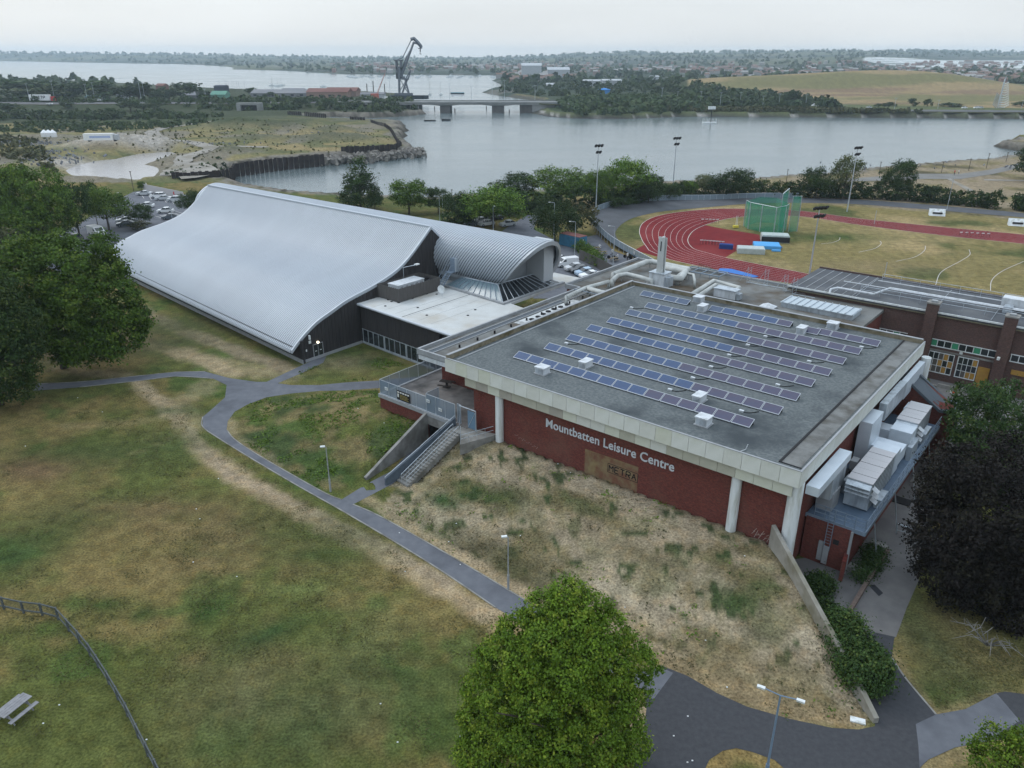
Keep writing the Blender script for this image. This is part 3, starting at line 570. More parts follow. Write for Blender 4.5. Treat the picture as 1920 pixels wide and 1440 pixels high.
MB().box(34.55, 34.72, .9, D_-.5, RZ, RZ+.09).box(34.72, 36.3, .9, 1.0, RZ, RZ+.06).build('gutter_kerb', DARK, hall)
MB().box(34.722, 36.2, 1.0, D_-.5, RZ, RZ+.02).build('gutter', mat('wet gutter', (.17, .175, .17), (.09, .09, .085), .8, .7, c3=(.05, .045, .035), scale3=.35), hall)
for s_, t_, r_, h0, h1 in ((6.45, .95, .42, 1.4, 7.97), (31.5, .95, .42, 1.4, 7.97), (36.15, 1.05, .55, -.1, 9.05), (37.2, 35.6, .5, -.1, 9.05)):
    c = MB().tube([(s_, t_, h0), (s_, t_, h1)], r_, 20).tube([(s_, t_, h0+2.2), (s_, t_, h0+2.22)], r_+.004, 20); c.build('column', WHITE, hall)
    if r_ < .5: MB().tube([(s_, t_, 7.9), (s_, t_, 8.02)], r_-.1, 16).build('column_cap', DARK, hall)
# the name in raised letters
def letters(txt, s0, s1, z0, height_, parent, m, t_):
    cu = bpy.data.curves.new('t', 'FONT'); cu.body = txt; cu.extrude = .03; cu.offset = .01; cu.resolution_u = 3; cu.space_character = 1.02
    to_ = bpy.data.objects.new('t', cu); COL.objects.link(to_); dg = bpy.context.evaluated_depsgraph_get()
    me_ = bpy.data.meshes.new_from_object(to_.evaluated_get(dg)); bpy.data.objects.remove(to_)
    bm = bmesh.new(); bm.from_mesh(me_); seen = set(); comps = []
    for v in bm.verts:
        if v.index in seen: continue
        st_ = [v]; seen.add(v.index); cc = []
        while st_:
            a = st_.pop(); cc.append(a)
            for e_ in a.link_edges:
                o_ = e_.other_vert(a)
                if o_.index not in seen: seen.add(o_.index); st_.append(o_)
        comps.append(cc)
    comps.sort(key=lambda c: min(v.co.x for v in c)); gr = []
    for c in comps:
        x0 = min(v.co.x for v in c); x1 = max(v.co.x for v in c)
        if gr and x0 < gr[-1][1]-.02: gr[-1][2].extend(c); gr[-1][1] = max(gr[-1][1], x1)
        else: gr.append([x0, x1, list(c)])
    xa, xb = gr[0][0], gr[-1][1]; kx = (s1-s0)/(xb-xa); kz = height_/.73
    for x0, x1, c in gr:
        ids = {v.index: i for i, v in enumerate(c)}
        vs = [((v.co.x-xa)*kx+s0, t_-v.co.z*1.0, v.co.y*kz+z0) for v in c]
        fs = [tuple(ids[v.index] for v in f.verts) for f in bm.faces if f.verts[0].index in ids]
        MB().add(vs, fs).build('letter', m, parent)
    bm.free()
letters('Mountbatten Leisure Centre', 12.15, 25.85, 6.1, .92, hall, mat('letter grey', (.55, .58, .62), rough=.5), 1.15)
# faded paint panel and graffiti on the brick
MB().add([(16.7, 1.185, 2.4), (22.4, 1.185, 2.4), (22.4, 1.185, 5.3), (16.7, 1.185, 5.2)], [(0, 1, 2, 3)]).build('paint_patch', mat('faded ochre paint', (.20, .145, .085), (.16, .075, .05), 1.4, .9, c3=(.25, .2, .1), scale3=.6), hall)
GRAF = mat('graffiti paint', (.012, .012, .014)); g = MB()
def stroke(b_, pts, w=.05, t_=1.178):
    for (x0, z0), (x1, z1) in zip(pts[:-1], pts[1:]):
        d = Vector((x1-x0, z1-z0)).normalized(); n_ = Vector((-d.y, d.x))*w; b_.add([(x0-n_.x, t_, z0-n_.y), (x1-n_.x, t_, z1-n_.y), (x1+n_.x, t_, z1+n_.y), (x0+n_.x, t_, z0+n_.y)], [(0, 1, 2, 3)])
GL = {'M': [[(0, 0), (0, 1), (.5, .5), (1, 1), (1, 0)]], 'E': [[(1, 0), (0, 0), (0, 1), (1, 1)], [(0, .5), (.8, .5)]], 'T': [[(0, 1), (1, 1)], [(.5, 1), (.5, 0)]], 'R': [[(0, 0), (0, 1), (1, 1), (1, .5), (0, .5)], [(.4, .5), (1, 0)]], 'A': [[(0, 0), (.5, 1), (1, 0)], [(.2, .4), (.8, .4)]]}
for i, ch in enumerate('METRA'):
    for pl in GL[ch]: stroke(g, [(19.4+i*.6+x*.42, 3.85+z*.6-i*.0) for x, z in pl])
stroke(g, [(19.25, 3.7), (22.4, 3.7), (22.4, 4.6), (19.25, 4.6), (19.25, 3.7)], .025); g.build('graffiti', GRAF, hall)
g = MB()
for i in range(14): x = 33.2+.12*i; stroke(g, [(x, 3.0+.3*math.sin(i*2.1)), (x+.25, 3.35+.3*math.sin(i*1.3))], .02)
g.build('graffiti', mat('white scrawl', (.33, .27, .24)), hall)
g = MB()
for i in range(12): x = 8.2+.25*i; stroke(g, [(x, 3.9-.05*i+.12*math.sin(i*2.7)), (x+.2, 3.95-.05*i+.12*math.sin(i*1.9))], .014)
g.build('graffiti', mat('white scrawl', (.33, .27, .24)), hall)
# lower roofs
MB().box(-8.3, -.05, 4.2, 36.2, 7.61, 8.0).box(-10.9, 28, 36.35, 56.6, 7.61, 8.0).build('roof', mat('mossy bitumen roof', (.19, .195, .19), (.12, .12, .115), .35, .95, bump=.4, bscale=7, c3=(.09, .07, .05), scale3=.2), hall)
k_ = MB().box(-8.45, -8.2, 4.1, 36.3, 7.7, 8.35).box(-11.05, -10.8, 36.3, 56.7, 7.7, 8.35).box(-10.8, -8.45, 36.2, 36.5, 7.7, 8.35).box(-10.8, 27.9, 56.45, 56.7, 7.7, 8.3).box(-8.2, -.05, 4.1, 4.35, 7.7, 8.3).box(-7.4, -7.3, 4.4, 36, 8.0, 8.12).box(-6.6, -6.5, 4.4, 36, 8.0, 8.1)
k_.build('parapet', LEAD, hall)
MB().box(-7.3, -6.6, 4.6, 30, 8.0, 8.03).build('walkway', mat('dark felt', (.10, .115, .13)), hall)
MB().prism([(-8.3, 4.15), (-.1, 4.15), (-.1, 7.4), (-6.0, 7.4)], 7.1, 7.6).build('soffit', WHITEM, hall)
pt = MB()
for i in range(9): a = -6.3+.0*i; pt.tube([(-5.5, 8+i*3.1, 8), (-5.5, 8+i*3.1, 8.35)], .12, 8)
pt.build('roof_vent', BLACKM, hall)
# white painted patch of lower roof with round weights
MB().box(-6.2, -1.2, 18.8, 31.5, 8.0, 8.04).build('roof_patch', mat('white felt', (.60, .62, .63), (.42, .44, .44), 1.2, .8, c3=(.25, .26, .26), scale3=.9), hall)
for i in range(9):
    for s_ in (-5.4, -2.6):
        if (i*7+int(-s_)) % 8 == 5: continue
        MB().tube([(s_+.2*math.sin(i), 19.8+i*1.3, 8.04), (s_+.2*math.sin(i), 19.8+i*1.3, 8.14)], .36, 10).build('roof_weight', BLACKM, hall)
MB().tube([(-7.1, 33, 8), (-7.1, 33, 9.0), (-1.5, 33, 9.0), (-1.5, 33, 8)], .05).build('pipe_frame', STEELB, hall)
# solar rows
CELL = mat('solar cells blue', (.018, .045, .12), (.025, .06, .14), .7, .22, spec=.6); CELLP = mat('solar cells purple', (.036, .04, .088), (.055, .045, .078), .7, .25, spec=.6)
CELL2 = mat('solar cells slate', (.035, .065, .12), (.03, .05, .10), .7, .25, spec=.6); FRM = mat('aluminium frame', (.42, .45, .49), rough=.5, metal=.3)
solar = {}
def solar_panel(parent, x, m, tilt=.0):
    if m.name not in solar:
        g_ = MB(); g_.add([(.045, .05, .135), (1.60, .05, .15), (1.60, .96, .50), (.045, .96, .50)], [(0, 1, 2, 3)])
        a = g_.build('solar_panel', m, None); solar[m.name] = a
        f_ = MB()
        for (x0, y0, x1, y1) in ((0, 0, 1.645, .045), (0, .965, 1.645, 1.005), (0, .045, .04, .965), (1.605, .045, 1.645, .965)):
            f_.add([(x, y, z+.12+y*.385) for z in (-.04, .018) for (x, y) in ((x0, y0), (x1, y0), (x1, y1), (x0, y1))], [(3, 2, 1, 0), (4, 5, 6, 7), (0, 1, 5, 4), (1, 2, 6, 5), (2, 3, 7, 6), (3, 0, 4, 7)])
        b_ = f_.build('panel_frame', FRM, a); solar[m.name+'f'] = b_
        a.parent = parent; a.location = (x, 0, 0); return a
    a = solar[m.name].copy(); COL.objects.link(a); a.parent = parent; a.location = (x, 0, 0)
    b_ = solar[m.name+'f'].copy(); COL.objects.link(b_); b_.parent = a; return a
ROWS = [((962,670),(1400,801),15,'front row'),((1017,655),(1438,770),15,'second row from the front'),((1057,638),(1475,745),15,'third row from the front'),((1095,620),(1502,718),15,'fourth row from the front'),((1131,607),(1532,696),15,'fifth row from the front'),((1168,591),(1563,677),15,'sixth row from the front'),((1204,578),(1594,659),15,'seventh row from the front'),((1198,554),(1284,571),4,'short row of four near the far left roof corner'),((1327,582),(1351,587),1,'single panel right of a white box'),((1353,586),(1478,614),5,'row of five behind the seventh row'),((1505,622),(1530,628),1,'single panel behind a white box'),((1525,626),(1640,648),4,'row of four at the far right')]
for i, (p0, p1, n, lab) in enumerate(ROWS):
    a0 = L(*p0, RZ+.1); a1 = L(*p1, RZ+.1)
    th = empty('solar_array', S(a0[0], (a0[1]+a1[1])/2, RZ), ANG, lab+' of solar panels on the roof' if 'panel' not in lab else lab, 'solar panels', 'rows of solar panels on the flat roof')
    for k in range(n):
        sx = a0[0]+k*1.7; pm = CELL if sx < 20+2*math.sin(i*1.7) else CELLP
        if i >= 5 and sx < 14: pm = CELL2
        if i < 7 and k == 14 and i < 2: pm = CELLP
        solar_panel(th, k*1.7 if n != 5 or i != 9 else k*1.68, pm)
    MB().box(.05, n*1.7-.1, .1, .2, .0, .12).box(.05, n*1.7-.1, .9, .96, 0, .42).build('rail', DARK, th)
# roof boxes
def roof_box(px, py, w, d, h, lab, z=RZ, nm='roof_vent_box'):
    w, d, h = w*.84, d*.84, h*.82; s_, t_ = L(px, py, z); th = empty(nm, S(s_, t_, z), ANG, lab, 'roof vent', 'white vent boxes on the flat roof')
    MB().box(-.12, w+.12, -.12, d+.12, .0, .06).build('kerb', LEAD, th); MB().box(0, w, 0, d, .06, h).build('housing', WHITEM, th)
    b_ = MB()
    for k in range(6): b_.box(.06, w-.06, -.02, 0, .12+k*(h-.2)/6, .16+k*(h-.2)/6)
    b_.build('louvre', GALV, th); MB().box(-.07, w+.07, -.07, d+.07, h, h+.09).build('lid', WHITEM, th)
roof_box(1003, 700, 1.25, 1.2, .8, 'white louvred vent box in front of the left end of the front solar row')
roof_box(1085, 690, .9, 1.6, .8, 'narrow white vent box between the first two solar rows, at the left')
roof_box(1303, 818-22, 1.25, 1.2, .85, 'white louvred vent box in front of the right end of the front solar row')
roof_box(1297, 755, .9, 1.6, .8, 'narrow white vent box between the first two solar rows, toward the right')
roof_box(1299, 566, 1.25, 1.3, .8, 'white vent box nearest the back parapet, beside the short solar row')
roof_box(1307, 584, .9, 1.6, .85, 'narrow white vent box left of the single solar panel')
roof_box(1492, 626, .9, 1.6, .85, 'narrow white vent box at the far right, in front of the last single panel')
roof_box(1549, 616, 1.25, 1.3, .8, 'white vent box closest to the far right roof corner')
WORDS_ = ['nearest the sign wall', 'second from the sign wall', 'third from the sign wall', 'fourth from the sign wall', 'fifth from the sign wall', 'sixth from the sign wall']
def junction(px, py, lab, dx=1.2):
    s_, t_ = L(px, py, RZ); th = empty('cable_box', S(s_, t_, RZ), ANG, lab, 'cable box', 'small cable boxes beside the solar rows')
    MB().box(-.2, .2, -.13, .13, 0, .16).build('box', WHITEM, th)
    MB().tube([(.2, 0, .04), (.6, .1, .04), (.8*dx, .5, .04), (dx, .9, .05)], .035, 5).build('cable', BLACKM, th)
for (px, py), lab in zip([(1256,732),(1299,710),(1333,689),(1367,667),(1402,648),(1435,632),(1390,772),(1458,723),(1517,679),(1615,652),(1062,645),(1184,578)],
    ['small white cable box between the first and second solar rows, mid roof','small white cable box between the second and third solar rows, mid roof','small white cable box between the third and fourth solar rows, mid roof','small white cable box between the fourth and fifth solar rows, mid roof','small white cable box between the fifth and sixth solar rows, mid roof','small white cable box between the sixth and seventh solar rows, mid roof',
     'small white cable box at the right end of the second solar row','small white cable box at the right end of the third solar row','small white cable box at the right end of the fifth solar row','small white cable box at the right end of the hindmost solar row','small white cable box above the left end of the second solar row','small white cable box at the left end of the seventh solar row']): junction(px, py, lab)
# terrace
ter = empty('terrace', S(-10.7, 0), ANG, 'raised terrace with red brick retaining wall beside the sign wall', 'terrace')
MB().box(0, 13.5, -.02, 7.6, 3.1, 3.4).box(0, 2.6, 7.6, 30, 3.1, 3.4).build('slab', mat('terrace paving', (.22, .205, .195), (.15, .14, .135), .6, .9, c3=(.075, .072, .07), scale3=.32, bump=.2, bscale=10), ter)
MB().box(0.02, 7.5, .1, .5, -.2, 3.1).box(.02, .4, .5, 30, -.2, 3.1).build('retaining_wall', BRICK, ter)
MB().box(-.06, 7.5, -.08, .35, 3.1, 3.5).box(7.51, 11.9, -.08, .3, 3.1, 3.48).box(-.06, .3, .35, 30, 3.4, 3.5).build('coping', LEAD, ter)
MB().box(12.0, 13.5, .05, .4, -.2, 3.1).build('retaining_wall', BRICK, ter)
MB().box(7.5, 11.9, .02, .4, 2.05, 3.1).build('lintel', CONC, ter)
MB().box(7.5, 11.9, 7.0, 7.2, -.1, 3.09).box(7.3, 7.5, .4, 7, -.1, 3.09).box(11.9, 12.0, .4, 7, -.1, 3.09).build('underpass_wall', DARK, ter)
for (a, b_) in (((7.55, .02), (8.9, -10.0)),):      # wing wall beside the underpass
    d = Vector((b_[0]-a[0], b_[1]-a[1])).normalized(); n_ = Vector((-d.y, d.x))*.16
    MB().prism([(a[0]-n_.x, a[1]-n_.y), (a[0]+n_.x, a[1]+n_.y), (b_[0]+n_.x, b_[1]+n_.y), (b_[0]-n_.x, b_[1]-n_.y)][::-1], -.3, [.35, .35, 3.42, 3.42]).build('wing_wall', CONC, ter)
# stair with balustrade
stair = empty('outdoor_stair', S(0, 0), ANG, 'straight concrete outdoor stair climbing from the path to the terrace gate', 'stairs')
nst = 20; A0, B0 = Vector((1.45, -1.3)), Vector((.65, -8.0)); ln_ = (B0-A0).length; hd = (B0-A0).normalized(); nd = Vector((-hd.y, hd.x))
for k in range(nst):
    z = 3.28-k*.165; a = k*ln_/nst; b_ = a+ln_/nst+.02
    q = [A0+hd*a, A0+hd*a+nd*1.7, A0+hd*b_+nd*1.7, A0+hd*b_]
    MB().prism([tuple(x) for x in q][::-1], max(-.2, z-.7), z).build('step', CONC, stair)
w0, w1 = Vector((1.28, -.1)), Vector((.5, -9.4)); n_ = Vector((.075, 0))
MB().prism([tuple(w1-n_), tuple(w1+n_), tuple(w0+n_), tuple(w0-n_)], -.2, [.75, .75, 4.2, 4.2]).build('balustrade', mat('blue grey wall', (.10, .125, .155), (.08, .10, .125), 2), stair)
MB().tube([(w0.x, w0.y, 4.45), (w0.x-.35, -4.6, 2.75), (w0.x-.4, -5.0, 2.55), (w1.x, w1.y, .95)], .04, 5).build('handrail', GALV, stair)
for off_ in (.75, 1.62):
    rl = MB(); P = [A0+nd*off_+hd*a for a in (0, ln_*.5, ln_)]
    zz = (4.25, 2.65, 1.0); rl.tube([(p.x, p.y, z) for p, z in zip(P, zz)], .035, 5).tube([(p.x, p.y, z-.45) for p, z in zip(P, zz)], .02, 4)
    for k in range(8):
        f = k/7; p = A0+nd*off_+hd*(ln_*f); rl.tube([(p.x, p.y, 3.2-3.2*f), (p.x, p.y, 4.25-3.25*f)], .025, 4)
    rl.build('handrail', GALV, stair)
MB().prism([(1.5, -1.3), (3.2, -1.32), (4.7, -3.1), (6.0, .6), (6.0, 1.0), (1.5, .0)], 2.2, 3.35).build('landing', CONC, stair)
rl = MB(); P = [(3.3, -1.45), (4.65, -2.95), (5.9, .6)]
for h_ in (4.35, 3.9): rl.tube([(x, y, h_) for x, y in P], .03, 5)
for k in range(4): f = k/4; rl.tube([(3.3+1.35*f, -1.45-1.5*f, 3.3), (3.3+1.35*f, -1.45-1.5*f, 4.35)], .025, 4).tube([(4.65+1.25*f, -2.95+3.55*f, 3.3), (4.65+1.25*f, -2.95+3.55*f, 4.35)], .025, 4)
rl.build('handrail', GALV, stair)
MESH = mat('fence mesh', (.17, .235, .30), rough=.6, alpha=.62)
def mesh_fence(P, h, lab, parent=None, gap=1.5, z=0.0, m=None, name='mesh_fence', cat_='fence', fr=None, top=True, msh=MESH):
    c = Vector((*P[0][:2], 0)); f = empty(name, S(c.x, c.y, z) if parent is None else (c.x, c.y, z), ANG if parent is None else 0, lab, cat_)
    posts = MB(); fr = fr or GALV
    for a, b_ in zip(P[:-1], P[1:]):
        a = Vector(a); b_ = Vector(b_); n_ = max(1, round((b_-a).length/gap))
        for k in range(n_):
            p = a.lerp(b_, k/n_)-Vector(P[0]); q = a.lerp(b_, (k+1)/n_)-Vector(P[0])
            o = MB().add([(p.x, p.y, .08), (q.x, q.y, .08), (q.x, q.y, h-.06), (p.x, p.y, h-.06)], [(0, 1, 2, 3)]).build('mesh_panel', msh, f)
            MB().tube([(p.x, p.y, 0), (p.x, p.y, h)], .035, 6).build('post', fr, f)
        p = a-Vector(P[0]); q = b_-Vector(P[0]); MB().tube([(p.x, p.y, h), (q.x, q.y, h)], .03, 5).tube([(p.x, p.y, .06), (q.x, q.y, .06)], .02, 4).build('rail', fr, f)
    q = Vector(P[-1])-Vector(P[0]); MB().tube([(q.x, q.y, 0), (q.x, q.y, h)], .035, 6).build('post', fr, f)
    return f
tf = mesh_fence([(-10.55, 24), (-10.55, .1), (-3.2, .1)], 1.75, 'blue grey mesh fence along the edge of the terrace above the brick wall', z=3.5)
tf2 = mesh_fence([(-3.15, .1), (1.1, .1)], 2.1, 'taller stretch of mesh fence over the underpass opening', z=3.48)
mesh_fence([(-3.1, .2), (-3.1, 2.0)], 2.3, 'short mesh return fence standing back from the terrace edge', z=3.4)
tf3 = mesh_fence([(1.2, .35), (1.7, .35)], 2.2, 'narrow mesh panel left of the terrace gate', z=3.4)
gate = empty('gate', S(2.9, .0, 3.4), ANG, 'tall blue grey mesh gate standing open at the top of the stair', 'gate')
MB().tube([(-1.1, 0, 0), (-1.1, 0, 2.3), (1.2, 0, 2.3), (1.2, 0, 0)], .06, 6).build('gate_frame', GALV, gate)
MB().box(.1, 1.15, -.03, .03, .15, 2.1).build('gate_leaf', mat('gate mesh', (.13, .22, .31), rough=.6, alpha=.85), gate); MB().tube([(.1, -.05, .15), (1.15, -.05, 2.1)], .03, 4).build('brace', GALV, gate)
sg = empty('fence_sign', S(-7.6, -.02, 3.75), ANG, 'dark banner with white and gold lines on the terrace fence', 'sign')
MB().box(0, 2.1, -.05, 0, 0, 1.1).build('board', mat('sign black', (.015, .015, .016)), sg)
b_ = MB()
for k in range(5): b_.box(.1+.4*k, .1+.4*k+.3, -.06, -.052, .82, 1.0)
b_.box(.1, .35, -.06, -.052, .3, .7); b_.build('lettering', mat('sign white', (.6, .6, .58)), sg)
b_ = MB()
for k in range(4): b_.box(.5, 1.9-.2*(k % 2), -.06, -.052, .15+.15*k, .2+.15*k)
b_.build('lettering', mat('sign gold', (.35, .28, .1)), sg)
for x, z, lab in ((-9.6, 4.3, 'small white notice at the left end of the terrace fence'), (-3.0, 4.7, 'small white notice at the left of the taller mesh stretch'), (-1.2, 4.2, 'small white notice low on the taller mesh stretch')):
    sgn = empty('notice', S(x, .0, z), ANG, lab, 'sign'); MB().box(0, .5, -.03, 0, 0, .35).build('board', WHITE, sgn); MB().box(.1, .4, -.04, -.031, .12, .22).build('lettering', STEELB, sgn)
pt_ = empty('picnic_table', S(-6.2, 6.4, 3.4), ANG+.3, 'dark round picnic table by the brick wall on the terrace', 'table')
DW = mat('dark timber', (.035, .03, .028)); MB().box(-.8, .8, -.35, .35, .68, .75).build('table_top', DW, pt_); MB().box(-.1, .1, -.1, .1, 0, .68).box(-.4, .4, -.3, .3, 0, .06).build('leg', DW, pt_)
MB().box(-.8, .8, -.85, -.6, .4, .45).box(-.8, .8, .6, .85, .4, .45).build('bench', DW, pt_)
# retaining wall between the bank and the service yard
rw = empty('retaining_wall', S(*RW0), 0, 'sloping concrete retaining wall between the dry bank and the service yard', 'wall')
a = S(*RW0); b_ = S(*RW1); d = (b_-a); n_ = Vector((-d.y, d.x, 0)).normalized()*.17
mb = MB(); prf = [(0, 4.75), (.8, 1.5), (1.0, .42)]
for (f0, z0), (f1, z1) in zip(prf[:-1], prf[1:]):
    p, q = d*f0, d*f1; mb.prism([(p.x-n_.x, p.y-n_.y), (q.x-n_.x, q.y-n_.y), (q.x+n_.x, q.y+n_.y), (p.x+n_.x, p.y+n_.y)], -.3, [z0, z1, z1, z0])
mb.build('wall', mat('weathered concrete', (.30, .29, .26), (.22, .21, .185), .9, .9, c3=(.17, .16, .12), scale3=.4, bump=.2, bscale=8), rw)
# plant deck on the right of the hall
deck = empty('plant_deck', S(36.0, 5.2), ANG, 'blue steel plant deck on brick rooms along the right side of the hall', 'structure')
BDK = mat('blue steel deck', (.10, .15, .22), (.08, .12, .175), 1.5, .55)
MB().box(.1, 4.7, 0, 24.5, 4.0, 4.2).build('deck', BDK, deck); MB().box(.15, 3.75, -.15, 24.4, -.2, 3.99).build('wall', BRICK, deck)
MB().box(.02, 4.75, -.06, .0, 3.85, 4.22).box(4.70, 4.78, .0, 24.5, 3.85, 4.22).build('edge_beam', STEELB, deck)
MB().box(3.76, 3.95, -.3, -.16, -.1, 3.99).box(1.5, 1.9, -.3, -.16, .4, 2.2).build('downpipe', LEAD, deck)
MB().box(2.55, 3.0, -.2, -.155, 2.3, 2.75).build('vent_grille', DARK, deck)
rl = MB(); P = [(.7, -.02), (4.72, -.02), (4.72, 24.4)]
for h_ in (5.3, 4.95, 4.6): rl.tube([(x, y, h_) for x, y in P], .035, 5)
for k in range(6): rl.tube([(.7+.8*k, -.02, 4.1), (.7+.8*k, -.02, 5.3)], .035, 4)
for k in range(1, 17): rl.tube([(4.72, k*1.5, 4.1), (4.72, k*1.5, 5.25)], .022, 4)
rl.build('guard_rail', STEELB, deck)
ld = MB()
for x in (1.95, 2.4): ld.tube([(x, -.35, 1.6), (x, -.35, 5.4)], .03, 5)
for k in range(13): ld.tube([(1.95, -.35, 1.7+.28*k), (2.4, -.35, 1.7+.28*k)], .018, 4)
ld.build('ladder', STEELB, deck); MB().box(1.95, 2.4, -.42, -.37, .3, 2.0).build('ladder_guard', LEAD, deck)
for k in range(4):
    MB().tube([(4.6, 3+6*k, 3.9), (5.4, 3.3+6*k, 0)], .06, 6).build('strut', GALV, deck)
def ahu(s0, s1, t0, t1, z0, z1, lab, rib=6):
    th = empty('air_handling_unit', S(s0, t0, z0), ANG, lab, 'ventilation unit', 'ventilation units on the plant deck'); w, d, h = s1-s0, t1-t0, z1-z0
    MB().box(0, w, 0, d, .15, h).build('casing', GALV, th); 
    for k in range(rib): MB().box(-.04, w+.04, k*d/rib+.02, (k+1)*d/rib-.04, h, h+.05+.02*(k % 2)).build('roof_sheet', mat('unit roof', (.46, .45, .46), rough=.5), th)
    for k in range(3): MB().add([(0, -.02, h-.1-.35*k), (w, -.02, h-.1-.35*k), (w, -.45, h-.35-.35*k), (0, -.45, h-.35-.35*k), (0, -.02, h-.14-.35*k), (w, -.02, h-.14-.35*k), (w, -.45, h-.39-.35*k), (0, -.45, h-.39-.35*k)], [(3, 2, 1, 0), (4, 5, 6, 7), (0, 4, 7, 3), (1, 2, 6, 5), (2, 3, 7, 6)]).build('louvre', GALV, th)
    for k in range(1, rib*2): MB().box(w, w+.03, k*d/rib/2-.02, k*d/rib/2+.02, .2, h-.05).build('seam', LEAD, th)
    for k in range(3): MB().add([(w, 0.2, h-.5-.5*k), (w, .9, h-.5-.5*k), (w+.5, .9, h-.8-.5*k), (w+.5, .2, h-.8-.5*k)], [(0, 1, 2, 3)]).build('cowl', WHITEM, th)
    return th
ahu(37.95, 39.9, 8.3, 15.2, 4.2, 6.8, 'long grey ribbed ventilation unit nearest the front of the plant deck')
ahu(38.0, 39.9, 22.7, 28.0, 4.2, 6.8, 'grey ribbed ventilation unit farthest back on the plant deck', 5)
def duct(parts, lab, m=GALV, nm='ventilation_duct', cat_='duct'):
    x0, y0, z0 = parts[0][0], parts[0][2], parts[0][4]
    th = empty(nm, S(x0, y0, z0), ANG, lab, cat_)
    for p in parts: MB().box(p[0]-x0, p[1]-x0, p[2]-y0, p[3]-y0, p[4]-z0, p[5]-z0).build('duct_section', p[6] if len(p) > 6 else m, th)
    return th
BW = mat('bright duct', (.60, .66, .72), (.54, .6, .66), 1, .4, metal=.2)
duct([(37.9, 39.9, 15.3, 17.0, 4.5, 6.7, BW), (36.3, 39.9, 17.0, 19.2, 4.9, 6.1, BW), (36.3, 37.4, 16.0, 19.4, 4.3, 8.6, BW)], 'bright square duct bending from the front unit up to the hall wall')
duct([(38.0, 39.9, 20.6, 22.6, 4.3, 6.6, BW), (36.3, 38.0, 20.9, 22.4, 4.8, 6.2, BW), (39.9, 40.3, 19.8, 22.4, 4.2, 5.6)], 'bright square duct joining the rear unit to the hall')
duct([(36.7, 37.7, 1.5, 9.2, 8.0, 8.75, BW), (36.7, 37.5, 5.8, 9.2, 5.6, 7.99)], 'long shallow duct under the right roof edge near the corner')
duct([(36.7, 37.35, 20.5, 27.5, 7.2, 8.9), (36.75, 37.3, 27.6, 34.8, 6.9, 8.8, BW), (37.85, 38.0, 25.5, 27.5, 4.2, 6.85)], 'grey duct tower against the rear of the right hall wall')
duct([(36.6, 37.7, 10.2, 11.6, 4.2, 5.4, GALV), (36.9, 37.5, 12.6, 13.6, 4.2, 6.2, LEAD), (37.0, 37.9, 14.2, 15.0, 4.2, 5.0, DARK)], 'cluster of small grey boxes between the hall wall and the front ventilation unit', LEAD, 'plant_cabinet', 'cabinet')
duct([(38.2, 39.6, 19.3, 20.5, 4.2, 5.1, LEAD), (40.05, 40.6, 9.5, 11.5, 4.2, 5.0, GALV), (40.05, 40.5, 24.2, 26.5, 4.2, 5.3, GALV)], 'row of low grey boxes along the outer edge of the plant deck', LEAD, 'plant_cabinet', 'cabinet')
duct([(36.3, 37.6, 6.4, 8.2, 4.2, 5.9, LEAD), (36.5, 37.2, 9.6, 12.2, 4.2, 5.6, DARK)], 'dull grey plant cabinet beside the front ventilation unit', LEAD, 'plant_cabinet', 'cabinet')
# curved brick stair tower beyond the deck
twr = empty('stair_tower', S(36.2, 31), ANG, 'brick stair tower with a sloping curved parapet at the rear right corner', 'building')
arc = [(4.1+1.3*math.cos(a), 1.0+1.6*math.sin(a)) for a in np.linspace(-math.pi/2, math.pi/2, 12)]
pl = [(-.1, -.6)]+arc+[(-.1, 2.6)]
zt = [8.0]+[5.6]*len(arc)+[8.0]
pl = [(-.1, -.6), (1.2, -.6)]+arc+[(1.2, 2.6), (-.1, 2.6)]; zt = [7.6, 7.4]+[5.4]*12+[7.4, 7.6]
MB().prism(pl, -.2, zt).build('wall', BRICK, twr)
MB().prism([(x*.97+.05, y*.9+.1) for x, y in pl], [z-.2 for z in zt], [z+.03 for z in zt]).build('roof', mat('dark felt', (.05, .055, .06)), twr)
cp = MB()
for i in range(len(pl)):
    a, b_ = Vector((*pl[i], zt[i])), Vector((*pl[(i+1) % len(pl)], zt[(i+1) % len(pl)])); n_ = Vector((b_.y-a.y, -(b_.x-a.x), 0)).normalized()*.2
    cp.add([a-n_, a+n_, b_+n_, b_-n_, a-n_+Vector((0, 0, .3)), a+n_+Vector((0, 0, .3)), b_+n_+Vector((0, 0, .3)), b_-n_+Vector((0, 0, .3))], [(4, 5, 6, 7), (0, 4, 7, 3), (1, 2, 6, 5)])
cp.build('parapet', mat('dark felt', (.05, .055, .06)), twr)
# condenser cluster in the yard behind
for x, y, w, h, lab in ((37.8, 38.6, 1.2, 1.6, 'white condenser box beside the yard wall'), (39.8, 38.4, 1.5, 2.4, 'tall dark grey condenser cabinet in the yard')):
    th = empty('condenser', S(x, y), ANG, lab, 'cabinet'); MB().box(0, w, 0, 1.0, .1, h).build('casing', WHITEM if 'white' in lab else LEAD, th); MB().box(.1, w-.1, -.03, 0, .3, h-.2).build('grille', DARK, th)
    MB().box(.05, .2, .05, .95, 0, .1).box(w-.2, w-.05, .05, .95, 0, .1).build('foot', DARK, th)
